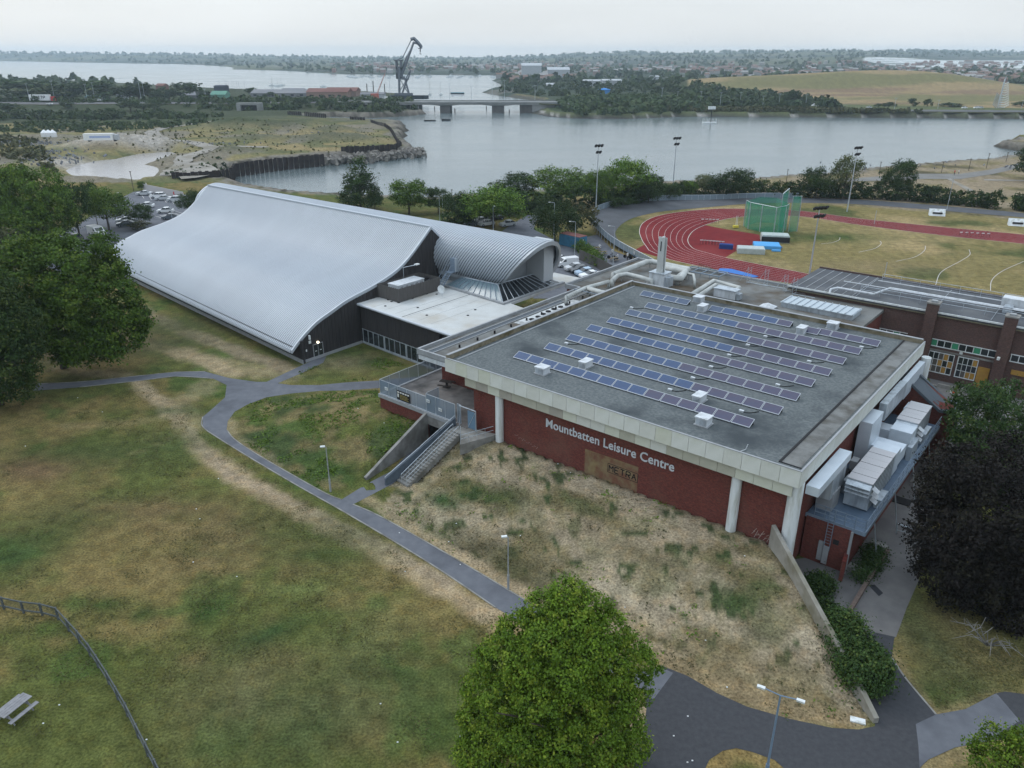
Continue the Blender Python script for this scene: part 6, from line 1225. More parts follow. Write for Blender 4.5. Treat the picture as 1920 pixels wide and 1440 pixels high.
wood('woodland', [(-60,198),(100,200),(300,203),(420,208),(620,210),(780,210),(790,200),(640,193),(480,190),(200,192),(-60,190)], 520, 2.5, 5.5, 'far', 65, 'dark green planting along the near side of the motorway')
wood('scrub', [(-60,225),(60,228),(200,228),(330,226),(430,222),(330,214),(100,214),(-60,214)], 420, 1.5, 4, 'far', 66, 'dark scrub rows between the motorway and the rough land', 16, .35)
wood('scrub', [(-60,300),(60,310),(110,330),(90,290),(60,262),(-60,262)], 240, 1, 2.6, 'brush', 67, 'grey-green scrub at the left side of the rough land', 16, .3)
wood('scrub', [(-60,262),(160,256),(300,240),(440,236),(700,240),(740,262),(640,288),(420,292),(330,330),(290,300),(330,284),(180,282),(60,270)], 800, .25, .8, 'lawn', 68, 'scattered scrub over the reclaimed land', 10, .45)
wood('scrub', [(60,232),(260,234),(420,230),(300,244),(140,252),(-60,250)], 500, 1, 2.4, 'far', 69, 'green scrub band beyond the rough land', 14, .35)
wood('scrub', [(380,312),(430,308),(600,296),(620,300),(440,318),(430,330),(330,338),(300,330)], 160, .5, 1.4, 'far', 70, 'green growth along the sheet pile wall', 14, .35)
FT = [(30,192,145,120,'farblob'),(75,190,146,100,'farblob'),(110,190,150,60,'farblob2'),(55,195,158,80,'farblob2'),(130,192,152,60,'farblob'),(175,191,149,70,'farblob'),(205,191,146,80,'farblob'),(245,190,152,64,'farblob2'),(262,190,151,50,'farblob'),(340,188,151,58,'farblob'),(318,190,160,34,'farblob2'),(385,185,166,26,'farblob2'),(474,180,162,22,'farblob'),(505,182,171,16,'farblob'),(300,193,165,30,'farblob2'),(20,220,190,44,'farblob'),(42,224,205,34,'farblob2'),(80,222,203,30,'farblob'),(185,222,203,18,'farblob2'),(205,222,200,22,'farblob'),(215,225,208,22,'farblob2'),(0,228,208,40,'farblob'),(245,208,186,40,'farblob'),(270,207,190,40,'farblob2'),(290,206,188,30,'farblob'),(130,205,188,24,'farblob2'),(1490,199,166,28,'farblob'),(1472,200,168,20,'farblob'),(1315,182,160,24,'farblob2'),(1340,184,166,40,'farblob'),(1712,202,182,16,'farblob'),(1738,202,183,14,'farblob'),(1660,202,191,14,'farblob2'),(1645,202,193,12,'farblob'),(1672,202,190,14,'farblob'),(1780,202,191,40,'farblob2'),(1915,201,188,30,'farblob'),(1410,148,154,8,'farblob'),(1432,160,152,12,'farblob'),(710,205,184,30,'farblob'),(735,206,186,24,'farblob2'),(620,205,182,30,'farblob'),(660,205,186,34,'farblob2'),(560,205,182,26,'farblob'),(640,207,190,24,'farblob'),(475,253,248,10,'farblob'),(410,300,292,9,'farblob')]
pos_w = ['at the far left', 'left of the articulated lorry', 'behind the lorry', 'left of the distant crane', 'along the motorway', 'right of the bridge', 'below the grass hill', 'on the far shore']
for i, (x, y, t_, w, k) in enumerate(FT):
    if t_ >= y: t_ = y-5
    lab = 'dark rounded tree %s, number %d in' % ('', i) if False else None
    side = 'upper left' if x < 420 else ('beside the crane and marina' if x < 760 else 'below the far grass hill')
    side = 'on the left skyline before the estuary' if x < 420 and y < 196 else ('on the motorway embankment at left' if x < 420 else side)
    th = tree(x, y, t_, w*1.2, k, 'distant dark rounded tree '+side, {'on the left skyline before the estuary': 'trees before the estuary', 'on the motorway embankment at left': 'trees on the motorway embankment'}.get(side, 'trees '+side))
    if x in (340, 474, 1490, 1472, 1712, 1738, 1915, 1315, 1432, 385, 505):
        th['label'] = {340: 'tall spiky dark tree standing out left of the green shed', 474: 'isolated round dark tree by the marina, left of the grey shed', 1490: 'larger of two dark round trees on the edge of the far grass hill', 1472: 'smaller of two dark round trees on the edge of the far grass hill', 1712: 'left of two spiky dark trees beside the far motorway', 1738: 'right of two spiky dark trees beside the far motorway', 1915: 'dark far tree at the right edge beside the pylon', 1315: 'dark tree crest at the left end of the far motorway belt', 1432: 'lone small pale tree on the slope of the grass hill', 385: 'small tree left of the green shed roof', 505: 'low dark tree right of the isolated round one'}[x]
# far town and industrial sheds
r = np.random.default_rng(5); n_ = 1500
hx = r.uniform(620, 2100, n_); hd_ = r.uniform(1150, 3400, n_); X = np.array([Wd(a, 130, d_).x for a, d_ in zip(hx, hd_)]); Y = hd_; Z = gzs(X, Y); _, py_t = proj(X, Y, Z); k_ = (Z > -1) & (py_t > 118) & ((vnoise(X, Y, 260, 77) > .46) | (hx > 1500)); X, Y, Z = X[k_], Y[k_], Z[k_]
b_ = [MB(), MB(), MB()]; rr_ = random.Random(8)
for x, y, z in zip(X, Y, Z):
    w, d_, h = rr_.uniform(7, 14), rr_.uniform(6, 9), rr_.uniform(4.5, 6.5); x, y, z = float(x), float(y), float(z); rh = 2.5
    q = b_[rr_.choice([0, 0, 1, 2])]; q.box(x-w/2, x+w/2, y-d_/2, y+d_/2, z-1, z+h)
    b_[rr_.choice([1, 1, 0])].add([(x-w/2, y-d_/2-.3, z+h), (x+w/2, y-d_/2-.3, z+h), (x+w/2, y, z+h+rh), (x-w/2, y, z+h+rh), (x+w/2, y+d_/2+.3, z+h), (x-w/2, y+d_/2+.3, z+h)], [(0, 1, 2, 3), (3, 2, 4, 5), (0, 3, 5), (1, 4, 2)])
tn = b_[0].build('town_houses', mat('pale render', (.30, .29, .28)), None); tag(tn, 'pale walled houses scattered over the town below the chalk hill', 'houses', kind='stuff')
tn = b_[1].build('town_houses', mat('far roof', (.20, .135, .11)), None); tag(tn, 'brown roofed houses scattered over the town below the chalk hill', 'houses', kind='stuff')
tn = b_[2].build('town_houses', mat('far brick', (.24, .15, .12)), None); tag(tn, 'brick houses scattered over the town below the chalk hill', 'houses', kind='stuff')
x = r.uniform(-700, 2100, 4200); d_ = 1120+r.uniform(0, 1, 4200)**1.3*4200; X = np.array([Wd(a, 130, q).x for a, q in zip(x, d_)]); Z = gzs(X, d_); px_t, py_t = proj(X, d_, Z); k_ = (Z > -.5) & ~((py_t < 128) & (py_t > 107) & (px_t > 1620)); crowds('woodland', (X[k_], d_[k_], Z[k_]), r.uniform(5, 10, k_.sum()), 12, .5, 'far', 91, 'hazy woods and hedges far across the estuary')
x = r.uniform(-700, 2100, 1500); d_ = r.uniform(5200, 6300, 1500); X = np.array([Wd(a, 110, q).x for a, q in zip(x, d_)]); Z = gzs(X, d_); k_ = (Z > -.5) & (vnoise(X, d_, 300, 3) > .48); crowds('woodland', (X[k_], d_[k_], Z[k_]), r.uniform(8, 17, k_.sum()), 12, .5, 'far', 93, 'hazy trees along the far hill skyline')

ordinals('trees before the estuary', 'distant dark rounded tree on the left skyline, %s'); ordinals('trees on the motorway embankment', 'dark tree on the left motorway embankment, %s'); ordinals('trees beside the crane and marina', 'dark tree by the marina and crane, %s'); ordinals('trees below the far grass hill', 'dark tree below the far grass hill, %s')
# ================================================================== VEHICLES
TYRE = mat('tyre', (.015, .015, .016), rough=.9); CARG = mat('car glass', (.025, .032, .04), rough=.08, spec=.8); LMP = mat('headlamp', (.6, .62, .65), rough=.15)
def paint(name, c): return mat(name, c, rough=.3, coat=.4)
def lathe_x(prof_pairs, hw, mb, inset_top=0.0): pass
CAR = {}
def car_meshes(kind):
    if kind in CAR: return CAR[kind]
    if kind == 'hatch': bodyp = [(-2.05,.28),(-2.08,.62),(-1.98,.86),(-1.05,.98),(1.55,1.0),(1.98,.9),(2.05,.6),(2.0,.28)]; roofp = [(-1.0,.98),(-.35,1.44),(.9,1.47),(1.75,1.02)]; L_ = 1
    elif kind == 'saloon': bodyp = [(-2.25,.28),(-2.28,.6),(-2.15,.82),(-1.05,.95),(1.35,.98),(2.2,.92),(2.28,.6),(2.22,.28)]; roofp = [(-1.0,.95),(-.25,1.38),(.75,1.38),(1.5,.97)]
    elif kind == 'estate': bodyp = [(-2.2,.3),(-2.22,.68),(-2.1,.95),(-1.15,1.06),(2.05,1.08),(2.15,.65),(2.1,.3)]; roofp = [(-1.1,1.06),(-.5,1.6),(1.55,1.6),(2.02,1.1)]
    else: bodyp = [(-2.6,.35),(-2.65,.8),(-2.5,1.15),(-1.75,1.3),(-1.1,1.95),(-.6,2.1),(2.6,2.12),(2.65,.35)]; roofp = None
    hw = .86 if kind != 'van' else .98
    b_ = MB(); n = len(bodyp)
    def ring(prof, y): return [(x, y, z) for x, z in prof]
    def taper(prof, k): cx = sum(x for x, _ in prof)/len(prof); return [(cx+(x-cx)*k, z*(k if False else 1)) for x, z in prof]
    rows = [ring(taper(bodyp, .97), -hw), ring(bodyp, -hw*.9), ring(bodyp, hw*.9), ring(taper(bodyp, .97), hw)]
    vs = [p for r_ in rows for p in r_]; fs = [tuple(range(n)), tuple(range(4*n-1, 3*n-1, -1))]+[(r_*n+i, (r_+1)*n+i, (r_+1)*n+(i+1) % n, r_*n+(i+1) % n) for r_ in range(3) for i in range(n)]
    b_.add(vs, fs); gl = MB()
    if roofp:
        t_ = .80; rp = [(x, -hw*(t_ if z > 1.2 else .95), z) for x, z in roofp]+[(x, hw*(t_ if z > 1.2 else .95), z) for x, z in roofp]
        b_.add([(roofp[1][0]+.04, -hw*.8, roofp[1][1]+.03), (roofp[2][0]-.04, -hw*.8, roofp[2][1]+.03), (roofp[2][0]-.04, hw*.8, roofp[2][1]+.03), (roofp[1][0]+.04, hw*.8, roofp[1][1]+.03), (roofp[1][0], -hw*.82, roofp[1][1]-.04), (roofp[2][0], -hw*.82, roofp[2][1]-.04), (roofp[2][0], hw*.82, roofp[2][1]-.04), (roofp[1][0], hw*.82, roofp[1][1]-.04)], [(0, 1, 2, 3), (0, 4, 5, 1), (1, 5, 6, 2), (2, 6, 7, 3), (3, 7, 4, 0)])
        gl.add(rp, [(0, 1, 5, 4), (2, 3, 7, 6), (0, 3, 2, 1), (4, 5, 6, 7)])
        for s_ in (-1, 1):
            for x0, x1 in ((-.05, .05), ): xm = (roofp[1][0]+roofp[2][0])/2; b_.box(xm-.06, xm+.06, s_*hw*.86-.03, s_*hw*.86+.03, .98, roofp[1][1])
    else:
        gl.add([(-1.72, -hw*.82, 1.34), (-1.13, -hw*.8, 1.93), (-1.13, hw*.8, 1.93), (-1.72, hw*.82, 1.34)], [(0, 1, 2, 3)]); gl.v = [(x-.02, y, z+.02) for x, y, z in gl.v]
        for s_ in (-1, 1): gl.add([(-1.45, s_*(hw+.01), 1.32), (-.55, s_*(hw+.01), 1.32), (-.55, s_*(hw+.01), 1.8), (-1.0, s_*(hw+.01), 1.8)], [(0, 1, 2, 3) if s_ < 0 else (3, 2, 1, 0)])
    x0, x1 = (-1.3, 1.3) if kind != 'van' else (-1.75, 1.7)
    wh = MB().tube([(0, -.1, 0), (0, .1, 0)], .31 if kind != 'van' else .35, 12); rim = MB().tube([(0, -.11, 0), (0, .11, 0)], .17, 8); lp = MB().box(-.05, .06, -.17, .17, -.07, .07)
    CAR[kind] = (b_, gl, wh, rim, lp, (x0, x1), hw, bodyp); return CAR[kind]
CARC = {}
def car(px, py, ang_, kind, pm, label, z=0.02, group=None, name='parked_car', sc=1.0, at=None):
    key = (kind, pm.name)
    p = at or W(px, py, z)
    if key in CARC:
        r0 = copy_tree(CARC[key]); r0.location = p; r0.rotation_euler = (0, 0, ang_); r0.scale = (sc,)*3; r0.name = name
        tag(r0, label, r0['category'], group); return r0
    b_, gl, wh, rim, lp, (x0, x1), hw, bp_ = car_meshes(kind)
    rt = empty(name, p, ang_, label, 'van' if kind == 'van' else 'car', group); rt.scale = (sc,)*3
    b_.build('body', pm, rt); gl.build('window', CARG, rt)
    for x in (x0, x1):
        for s_ in (-1, 1):
            w_ = wh.build('wheel', TYRE, rt); w_.location = (x, s_*(hw-.06), .31); r_ = rim.build('rim', GALV, w_)
    for s_ in (-1, 1): l_ = lp.build('headlight', LMP, rt); l_.location = (-2.0 if kind != 'van' else -2.57, s_*.6, .72)
    CARC[key] = tree_of(rt); return rt
SILV = paint('silver paint', (.46, .48, .5)); WHT = paint('white car paint', (.72, .73, .74)); BLK = paint('black paint', (.018, .02, .024)); GRY = paint('dark grey paint', (.09, .11, .13)); LBL = paint('pale blue paint', (.30, .42, .55)); GPT = paint('green paint', (.03, .10, .08))
R = math.radians
GA = 'cars parked in the car park beyond the wave roof'; GB = 'cars parked in a row beside the barrel roof'
car(271,366,R(5),'saloon',SILV,'silver saloon parked farthest left in the far row, before the white hoarding',group=GA)
car(297,371,R(8),'estate',WHT,'white estate with its tailgate up, second from left in the far row',group=GA)
car(307,375,R(8),'saloon',SILV,'silver saloon third from left in the far row',group=GA)
car(329,378,R(8),'estate',SILV,'silver estate at the right end of the far row beside the dark tree',group=GA)
car(311,399,R(8),'hatch',WHT,'silver white hatchback parked alone in the middle of the car park',group=GA)
car(320,411,R(12),'hatch',GRY,'dark grey hatchback nearest the wave roof edge',group=GA)
car(275,389,R(5),'hatch',WHT,'white car half hidden behind the small car park tree',group=GA)
car(236,417,R(20),'saloon',SILV,'silver car under the bright green tree, behind the lamp post',group=GA)
car(236,424,R(20),'hatch',GRY,'dark car just in front of the silver one under the bright tree',group=GA)
car(183,442,R(-60)+math.pi/2+R(110),'van',WHT,'white panel van standing on the car park road',name='parked_van',sc=1.05)
car(141,450,R(-25),'hatch',BLK,'black convertible with pale hood, parked left of the white van',group=GA)
car(122,457,R(-25),'saloon',GPT,'green car mostly hidden by the huge left tree',group=GA)
car(1045,492,R(40),'hatch',WHT,'white car farthest back in the row, partly behind the oval rim',group=GB)
car(1063,499,R(-160+180),'van',WHT,'white van second in the row beside the barrel roof',group=GB,sc=.85,name='parked_van')
car(1078,507,R(20),'hatch',SILV,'silver hatchback between the white van and the black car',group=GB)
car(1088,511,R(20),'hatch',BLK,'black hatchback in the row beside the barrel roof',group=GB)
car(1098,516,R(20),'hatch',LBL,'pale blue hatchback second from the near end of the row',group=GB)
car(1108,521,R(20),'saloon',WHT,'white saloon at the near end of the row beside the barrel roof',group=GB)
for i, (x, y) in enumerate(((900,418),(912,423),(880,424),(952,424),(930,412))): car(x, y, R(30), 'hatch', [SILV, WHT, GRY, SILV, BLK][i], ['silver car in the lane under the round tree', 'white car in the lane under the round tree', 'dark grey car behind the barrel crown', 'silver car at the lane corner by the round tree', 'black car deep under the round tree'][i], group='cars beneath the belt of trees')
GC = 'vehicles on the distant motorway'
def far_car(px, py, label, pm, kind='hatch', a=0): return car(px, py, a, kind, pm, label, z=3.2 if px < 1010 else 1.25, group=GC, name='car' if kind != 'van' else 'van', sc=1.0)
far_car(93,196,'white saloon overtaken on the motorway just right of the lorry',WHT,'saloon'); far_car(1528,199.5,'white van on the far motorway below the hill',WHT,'van'); far_car(1558,202,'dark car on the far motorway right of the white van',GRY); far_car(1576,201.5,'silver car on the far motorway, third from the white van',SILV)
far_car(1629,203,'dark silver car on the far motorway left of the spiky trees',SILV); far_car(1808,203.5,'white car on the far motorway left of a pair near the sail sculpture',WHT); far_car(1831,203.5,'white estate near the foot of the sail sculpture',WHT,'estate'); far_car(1838,203.3,'silver hatchback close behind the white estate near the sail sculpture',SILV)
far_car(535,190,'white car on the motorway above the concrete underpass, left one',WHT); far_car(558,189.5,'white car on the motorway above the underpass, right one',WHT,'estate'); far_car(670,188,'silver car on the motorway left of the crane',SILV); far_car(722,186,'white van by the quay below the crane',WHT,'van')
far_car(185,189,'white car on the motorway near the lamp posts at left',WHT); far_car(177,189,'silver car on the motorway behind the white one at left',SILV,'estate')
lor = empty('lorry', W(80, 191, 3.2), 0, 'articulated lorry with white lettered trailer and red cab on the motorway', 'lorry')
MB().box(-9.5, 7.0, -1.25, 1.25, 1.1, 5.6).build('trailer', WHT, lor); cbb = MB().box(7.6, 10.6, -1.2, 1.2, .8, 4.2).build('cab', paint('red paint', (.42, .03, .03)), lor); MB().box(10.61, 10.65, -1.0, 1.0, 2.5, 3.6).build('window', CARG, cbb)
for x in (-7, -5.5, -4, 8.2, 6): MB().tube([(x, -1.2, .5), (x, 1.2, .5)], .5, 12).build('wheel', TYRE, lor)
tb = MB()
for i, pl_ in enumerate(((((1,0),(0,0),(0,1),(1,1)),((0,.5),(.8,.5))), (((0,1),(.5,0),(1,1)),), (((0,1),(1,1)),((.5,1),(.5,0))), (((0,1),(1,1)),((.5,1),(.5,0))), (((0,0),(0,1),(1,1),(1,.5),(0,.5)),))):
    for q in pl_: stroke(tb, [(-6.2+2.0*i+x*1.5, 2.5+z*1.9) for x, z in q], .24, -1.27)
tb.build('lettering', mat('lettering grey', (.05, .055, .06)), lor)
# coach on the bridge
cp = Wd(858, 186, 720); bus = empty('coach', (cp.x, cp.y, 4.3), R(-4), 'white and blue coach crossing the bridge', 'bus'); MB().box(-6, 6, -1.25, 1.25, .4, 1.7).build('body', WHT, bus); MB().box(-5.9, 5.9, -1.26, 1.26, 1.7, 2.8).build('window', CARG, bus); MB().box(-6, 6, -1.2, 1.2, 2.8, 3.2).build('roof', mat('coach teal', (.08, .25, .30)), bus)
for x in (-4, 4): MB().tube([(x, -1.2, .45), (x, 1.2, .45)], .45, 10).build('wheel', TYRE, bus)
# ================================================================== LAMPS, MASTS
def lamp(bx, by, h, label, heads=1, arm=.9, rz=0, z=0, group='lamp posts', m=GALV, r0=.06):
    p = W(bx, by, z); rt = empty('lamp_post', p, rz, label, 'lamp post', group); MB().tube([(0, 0, 0), (0, 0, 1.4)], r0*1.6, 8).tube([(0, 0, 1.4), (0, 0, h)], r0, 8, r2=r0*.7).build('pole', m, rt)
    for s_ in ((1,) if heads == 1 else (1, -1)):
        MB().tube([(0, 0, h), (arm*s_, 0, h+.12)], .035, 5).build('arm', m, rt)
        l_ = MB().box(s_*arm-.02, s_*(arm+.42), -.1, .1, h+.06, h+.17) if s_ > 0 else MB().box(s_*(arm+.42), s_*arm+.02, -.1, .1, h+.06, h+.17)
        l_.build('lamp_head', WHITE, rt)
    return rt
G1 = 'thin lamp posts beside the path'
lamp(620, 922, 4.85, 'short lamp post beside the path below the wing wall', arm=.1, group=G1, rz=R(190), m=LEAD); lamp(953, 1105, 4.9, 'short lamp post beside the path near the front tree', arm=.1, group=G1, rz=R(190), m=LEAD)
lamp(1434, 1465, 6.6, 'tall blue grey twin headed lamp post over the road in front', 2, .85, R(-28), m=mat('lamp blue grey', (.16, .22, .3)), r0=.07)
for a in ((207,430,402,'lamp post beside the white van'),(240,420,378,'lamp post behind the bright car park tree'),(1199,0,0,'')):
    if a[1]: lamp(a[0], a[1], 7.5, a[3], rz=R(170), group='car park lamp posts')
lamp(1038,462,9.5,'lamp post in front of the drooping willow',rz=R(180),group='car park lamp posts'); lamp(1077,492,8.2,'lamp post standing before the blue container',rz=R(180),group='car park lamp posts'); lamp(1149,500,8.0,'lamp post by the picnic tables and cyclists',rz=R(180),group='car park lamp posts')
lamp(825,418,6.5,'twin pale lamp head behind the barrel roof, left one',rz=R(180),group='car park lamp posts'); lamp(831,418,7,'twin pale lamp head behind the barrel roof, right one',group='car park lamp posts'); lamp(925,440,6.5,'single lamp rising just above the barrel roof crest',arm=.1,group='car park lamp posts'); lamp(324,416,5.0,'short lamp post by the edge of the wave roof',rz=0,group='car park lamp posts')
def mast(bx, by, h, label, rows=((0, 3), (-1.6, 2)), z=0, r=.17):
    p = W(bx, by, z); rt = empty('floodlight_mast', p, R(20), label, 'floodlight', 'tall floodlight masts round the track'); MB().tube([(0, 0, 0), (0, 0, h)], r, 8, r2=r*.5).build('pole', GALV, rt)
    for dz, n in rows:
        w = (n-1)*.85; MB().box(-w/2-.3, w/2+.3, -.06, .06, h+dz-.05, h+dz+.05).build('crossbar', GALV, rt)
        for k in range(n):
            f = MB(); x = -w/2+k*.85; f.extrude([(-.1, -.5), (-.75, .1), (-.55, .3), (.1, -.1)], 0, x-.28, x+.28); o = f.build('floodlight', DARK, rt); o.location = (0, 0, h+dz+.2)
    return rt
mast(1117, 398, 17, 'leftmost floodlight mast, beside the tallest tree'); mast(1260, 370, 16.6, 'second floodlight mast, at the start of the hedge'); mast(1588, 397, 16.4, 'third floodlight mast, by the pale loose tree'); mast(1518, 512, 12.4, 'floodlight mast nearest, beside the brick hall roof', ((0, 4), (-1.5, 3)))
POL = [(1775,394,330,'thin pale pole beside the cycle track, right part'),(1639,420,395,'thin marker pole beside the far straight'),(1656,530,492,'thin pole rising behind the brick hall roof')]
for x, y, t_, lab in POL: p = W(x, y); h = Wd(x, t_, p.y).z; th = empty('pole', p, 0, lab, 'pole', 'thin poles round the sports field'); MB().tube([(0, 0, 0), (0, 0, h)], .06, 6).build('pole', GALV, th)
for i, (x, y, t_) in enumerate(((1474,344,318),(1402,345,326),(1648,328,304),(1765,324,304),(1816,320,298),(1849,316,288),(1886,304,286),(712,384,354),(848,386,356),(251,359,322),(1153,353,328),(1128,380,342),(1105,380,343))):
    p = W(x, y); h = Wd(x, t_, p.y).z; th = empty('shore_pole', p, 0, ['dark pole on the shore promenade left of the round hedge tree pair','dark pole on the promenade beside the round dark hedge tree','dark pole on the promenade left of the lone rounded tree','first dark pole on the open promenade, from the left','second dark pole on the open promenade, from the left','third dark pole on the open promenade, from the left','fourth dark pole on the open promenade, by the right edge tree','dark pole right of the tall conical tree','dark pole behind the two lamp heads','tall dark pole beside the car park hoarding','thin pale pole among the belt of trees, right','thin orange brown pole in the belt of trees, middle','thin orange brown pole in the belt of trees, left'][i], 'pole', 'dark poles along the shore'); MB().tube([(0, 0, 0), (0, 0, h)], .09, 6).box(-.25, .25, -.1, .1, h-.1, h+.1).build('pole', BARK, th)
for i, (x, y, t_) in enumerate(((22,185,160),(56,190,157),(103,188,152),(164,187,159),(178,187,155),(265,187,152),(272,187,156),(387,190,167),(732,188,148),(843,190,157),(884,189,162),(923,189,154),(946,190,151),(1003,188,160),(1313,197,172),(1350,198,174),(1387,198,173),(1430,199,180),(1460,199,176),(1510,201,178),(1538,199,185),(1677,204,184),(1758,204,189),(1240,196,165),(1270,190,172),(1915,204,192))):
    z_ = 3.0 if x < 1100 else 1.0; p = W(x, y, z_); h = max(6, Wd(x, t_, p.y).z-z_); th = empty('road_lamp', p, 0, 'slender pale motorway lamp column '+('at left' if x < 420 else 'on the bridge' if 730 < x < 1010 else 'below the far grass hill'), 'lamp post', 'motorway lamps '+('at left' if x < 420 else 'on the bridge' if 730 < x < 1010 else 'below the hill')); MB().tube([(0, 0, 0), (0, 0, h)], .16, 5, r2=.1).box(-1.2, 1.2, -.12, .12, h-.1, h+.1).build('column', GALV, th)
# ================================================================== BRIDGE, CRANE, MARINA
DK = 3.6
BCONC = mat('bridge concrete', (.26, .265, .26), (.18, .185, .18), .1, .85)
brg = empty('road_bridge', W(900, 214, WL), 0, 'low concrete road bridge on two piers across the channel', 'bridge'); bl_ = brg.location
yb = W(900, 213, WL).y+4
def bx_(a, b, z0, z1, y0=0, y1=26, nm='deck', m=BCONC):
    x0, x1 = Wd(a, 190, yb).x, Wd(b, 190, yb).x; return MB().box(x0-bl_.x, x1-bl_.x, yb-bl_.y+y0, yb-bl_.y+y1, z0-WL, z1-WL).build(nm, m, brg)
bx_(640, 1060, 3.0, 4.2); bx_(640, 1060, 4.205, 5.1, -.3, -.02, 'parapet'); bx_(640, 1060, 4.205, 5.0, 26.02, 26.3, 'parapet')
bx_(824, 843, -4, 2.2, 2, 24, 'pier', mat('dark pier', (.13, .125, .12), (.09, .085, .08), .2)); bx_(922, 945, -4, 2.2, 2, 24, 'pier', MATS['dark pier']); bx_(975, 998, -4, 2.99, 2, 24, 'pier', MATS['dark pier']); bx_(768, 785, -4, 2.99, 1, 25, 'abutment'); bx_(998, 1040, -2, 2.99, 1, 25, 'abutment')
for a in (824, 922):
    for f0, f1, z_ in ((-10, 0, 1), (0, 0, 0)):
        x0 = Wd(a, 190, yb).x-bl_.x; x1 = Wd(a+(19 if a < 900 else 23), 190, yb).x-bl_.x
        if f0: MB().add([(x0-9, yb-bl_.y+2, 5.99), (x0, yb-bl_.y+2, 5.2), (x1, yb-bl_.y+2, 5.2), (x1+9, yb-bl_.y+2, 5.99), (x0-9, yb-bl_.y+24, 5.99), (x0, yb-bl_.y+24, 5.2), (x1, yb-bl_.y+24, 5.2), (x1+9, yb-bl_.y+24, 5.99)], [(0, 1, 2, 3), (4, 7, 6, 5), (1, 5, 6, 2), (0, 4, 5, 1), (2, 6, 7, 3)]).build('haunch', BCONC, brg)
# motorway surface either side
MW = mat('motorway', (.12, .12, .125), (.09, .09, .095), .1, .9)
def ribbon(name, pts, w, z, m, lab=None):
    zl = z if hasattr(z, '__len__') else [z]*len(pts); P = [W(a, b, q) for (a, b), q in zip(pts, zl)]; rows = []
    for i, p in enumerate(P): d = (P[min(i+1, len(P)-1)]-P[max(0, i-1)]); d.z = 0; d.normalize(); n_ = Vector((-d.y, d.x, 0))*w; rows.append([p-n_, p+n_])
    g_ = MB().grid(rows); b2 = []
    for i in range(len(P)-1): pass
    o = g_.build(name, m); tag(o, kind='structure'); 
    sk_ = MB(); 
    for i in range(len(rows)-1): a, b = rows[i][0], rows[i+1][0]; sk_.add([a, b, b-Vector((0, 0, .8)), a-Vector((0, 0, .8))], [(0, 1, 2, 3)])
    s2 = sk_.build('embankment', MATS['verge'] if 'verge' in MATS else mat('verge', (.09, .10, .05), (.13, .12, .065), .08, .95)); tag(s2, kind='structure'); return o
ribbon('motorway', MWA_PX, 13, 3.2, MW)
ribbon('motorway', [(a, b+(1 if a > 1200 else 0)) for a, b in MWB_PX], 10, MWBZ, MW)
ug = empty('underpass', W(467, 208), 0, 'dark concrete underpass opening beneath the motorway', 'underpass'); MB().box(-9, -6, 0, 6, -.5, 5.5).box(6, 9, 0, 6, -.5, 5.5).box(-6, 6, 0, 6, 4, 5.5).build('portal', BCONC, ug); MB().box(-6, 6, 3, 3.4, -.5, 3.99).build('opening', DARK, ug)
# the big crane
dC = W(762, 184, 0).y; 
def cpt(px, py, dy=0): q = Wd(px, py, dC+dy); return q-Vector((cbase.x, cbase.y, 0))
cbase = Wd(760, 183, dC); cbase.z = 0
cr_ = empty('harbour_crane', cbase, 0, 'huge grey hammerhead style dock crane with a hooked jib, on the quay', 'crane')
CRM = mat('crane grey', (.11, .13, .155), (.085, .10, .12), .2, .7)
def beam(pts, r, nm, m=CRM): return MB().tube([cpt(*q) for q in pts], r, 4).build(nm, m, cr_)
for dy in (-6, 6):
    beam([(749,182,dy),(748,125,dy)], 1.1, 'leg'); beam([(752,181,dy),(764,148,dy)], .8, 'leg'); beam([(768,179,dy),(760,150,dy),(757,143,dy)], .8, 'leg')
    for a, b in (((750,170),(762,150)),((751,150),(761,168)),((756,164),(764,164)),((757,160),(766,176)),((750,140),(758,150))): beam([(*a, dy), (*b, dy)], .35, 'brace')
MB().box(*sorted((cpt(748,150).x, cpt(763,150).x)), -7, 7, cpt(750,149).z, cpt(750,146).z).build('platform', CRM, cr_)
mh = MB(); a_, b_2 = cpt(744,148), cpt(753,112); mh.box(a_.x, b_2.x, -4, 4, cpt(744,130).z, cpt(744,126).z).box(a_.x, a_.x+1.3, -4, 4, cpt(744,148).z, b_2.z).box(b_2.x-1.3, b_2.x, -4, 4, cpt(744,148).z, b_2.z).box(a_.x-1, b_2.x+1, -4.4, 4.4, b_2.z-1.2, b_2.z).box(a_.x, b_2.x, -4, 4, cpt(744,148).z, cpt(744,137).z).build('machine_house', CRM, cr_)
jb = MB()
for dy in (-3, 3): jb.tube([cpt(750,146,dy), cpt(757,130,dy), cpt(776,79,dy)], 1.6, 4, r2=.9)
for k in range(9):
    f = k/8; p0, p1 = cpt(752,142), cpt(776,79); q = p0.lerp(p1, f); jb.tube([q+Vector((0, -3, 0)), q+Vector((0, 3, 2))], .3, 3)
jb.build('jib', CRM, cr_)
beam([(745,112),(755,108),(771,75)], .4, 'tie'); beam([(755,126),(760,112),(768,96)], .5, 'strut')
beam([(770,74),(776,72),(782,78),(788,85),(790,89)], 1.5, 'jib_head'); beam([(776,80),(783,82),(790,90)], .8, 'jib_head'); beam([(784,91),(792,90)], .4, 'jib_head')
beam([(788,91),(788,97)], .5, 'hook_block', DARK); beam([(788,97),(787,101),(790,101)], .35, 'hook', DARK)
beam([(765,150),(770,132),(765,126)], .6, 'counter_arm'); beam([(762,146),(768,134)], .5, 'counter_arm')
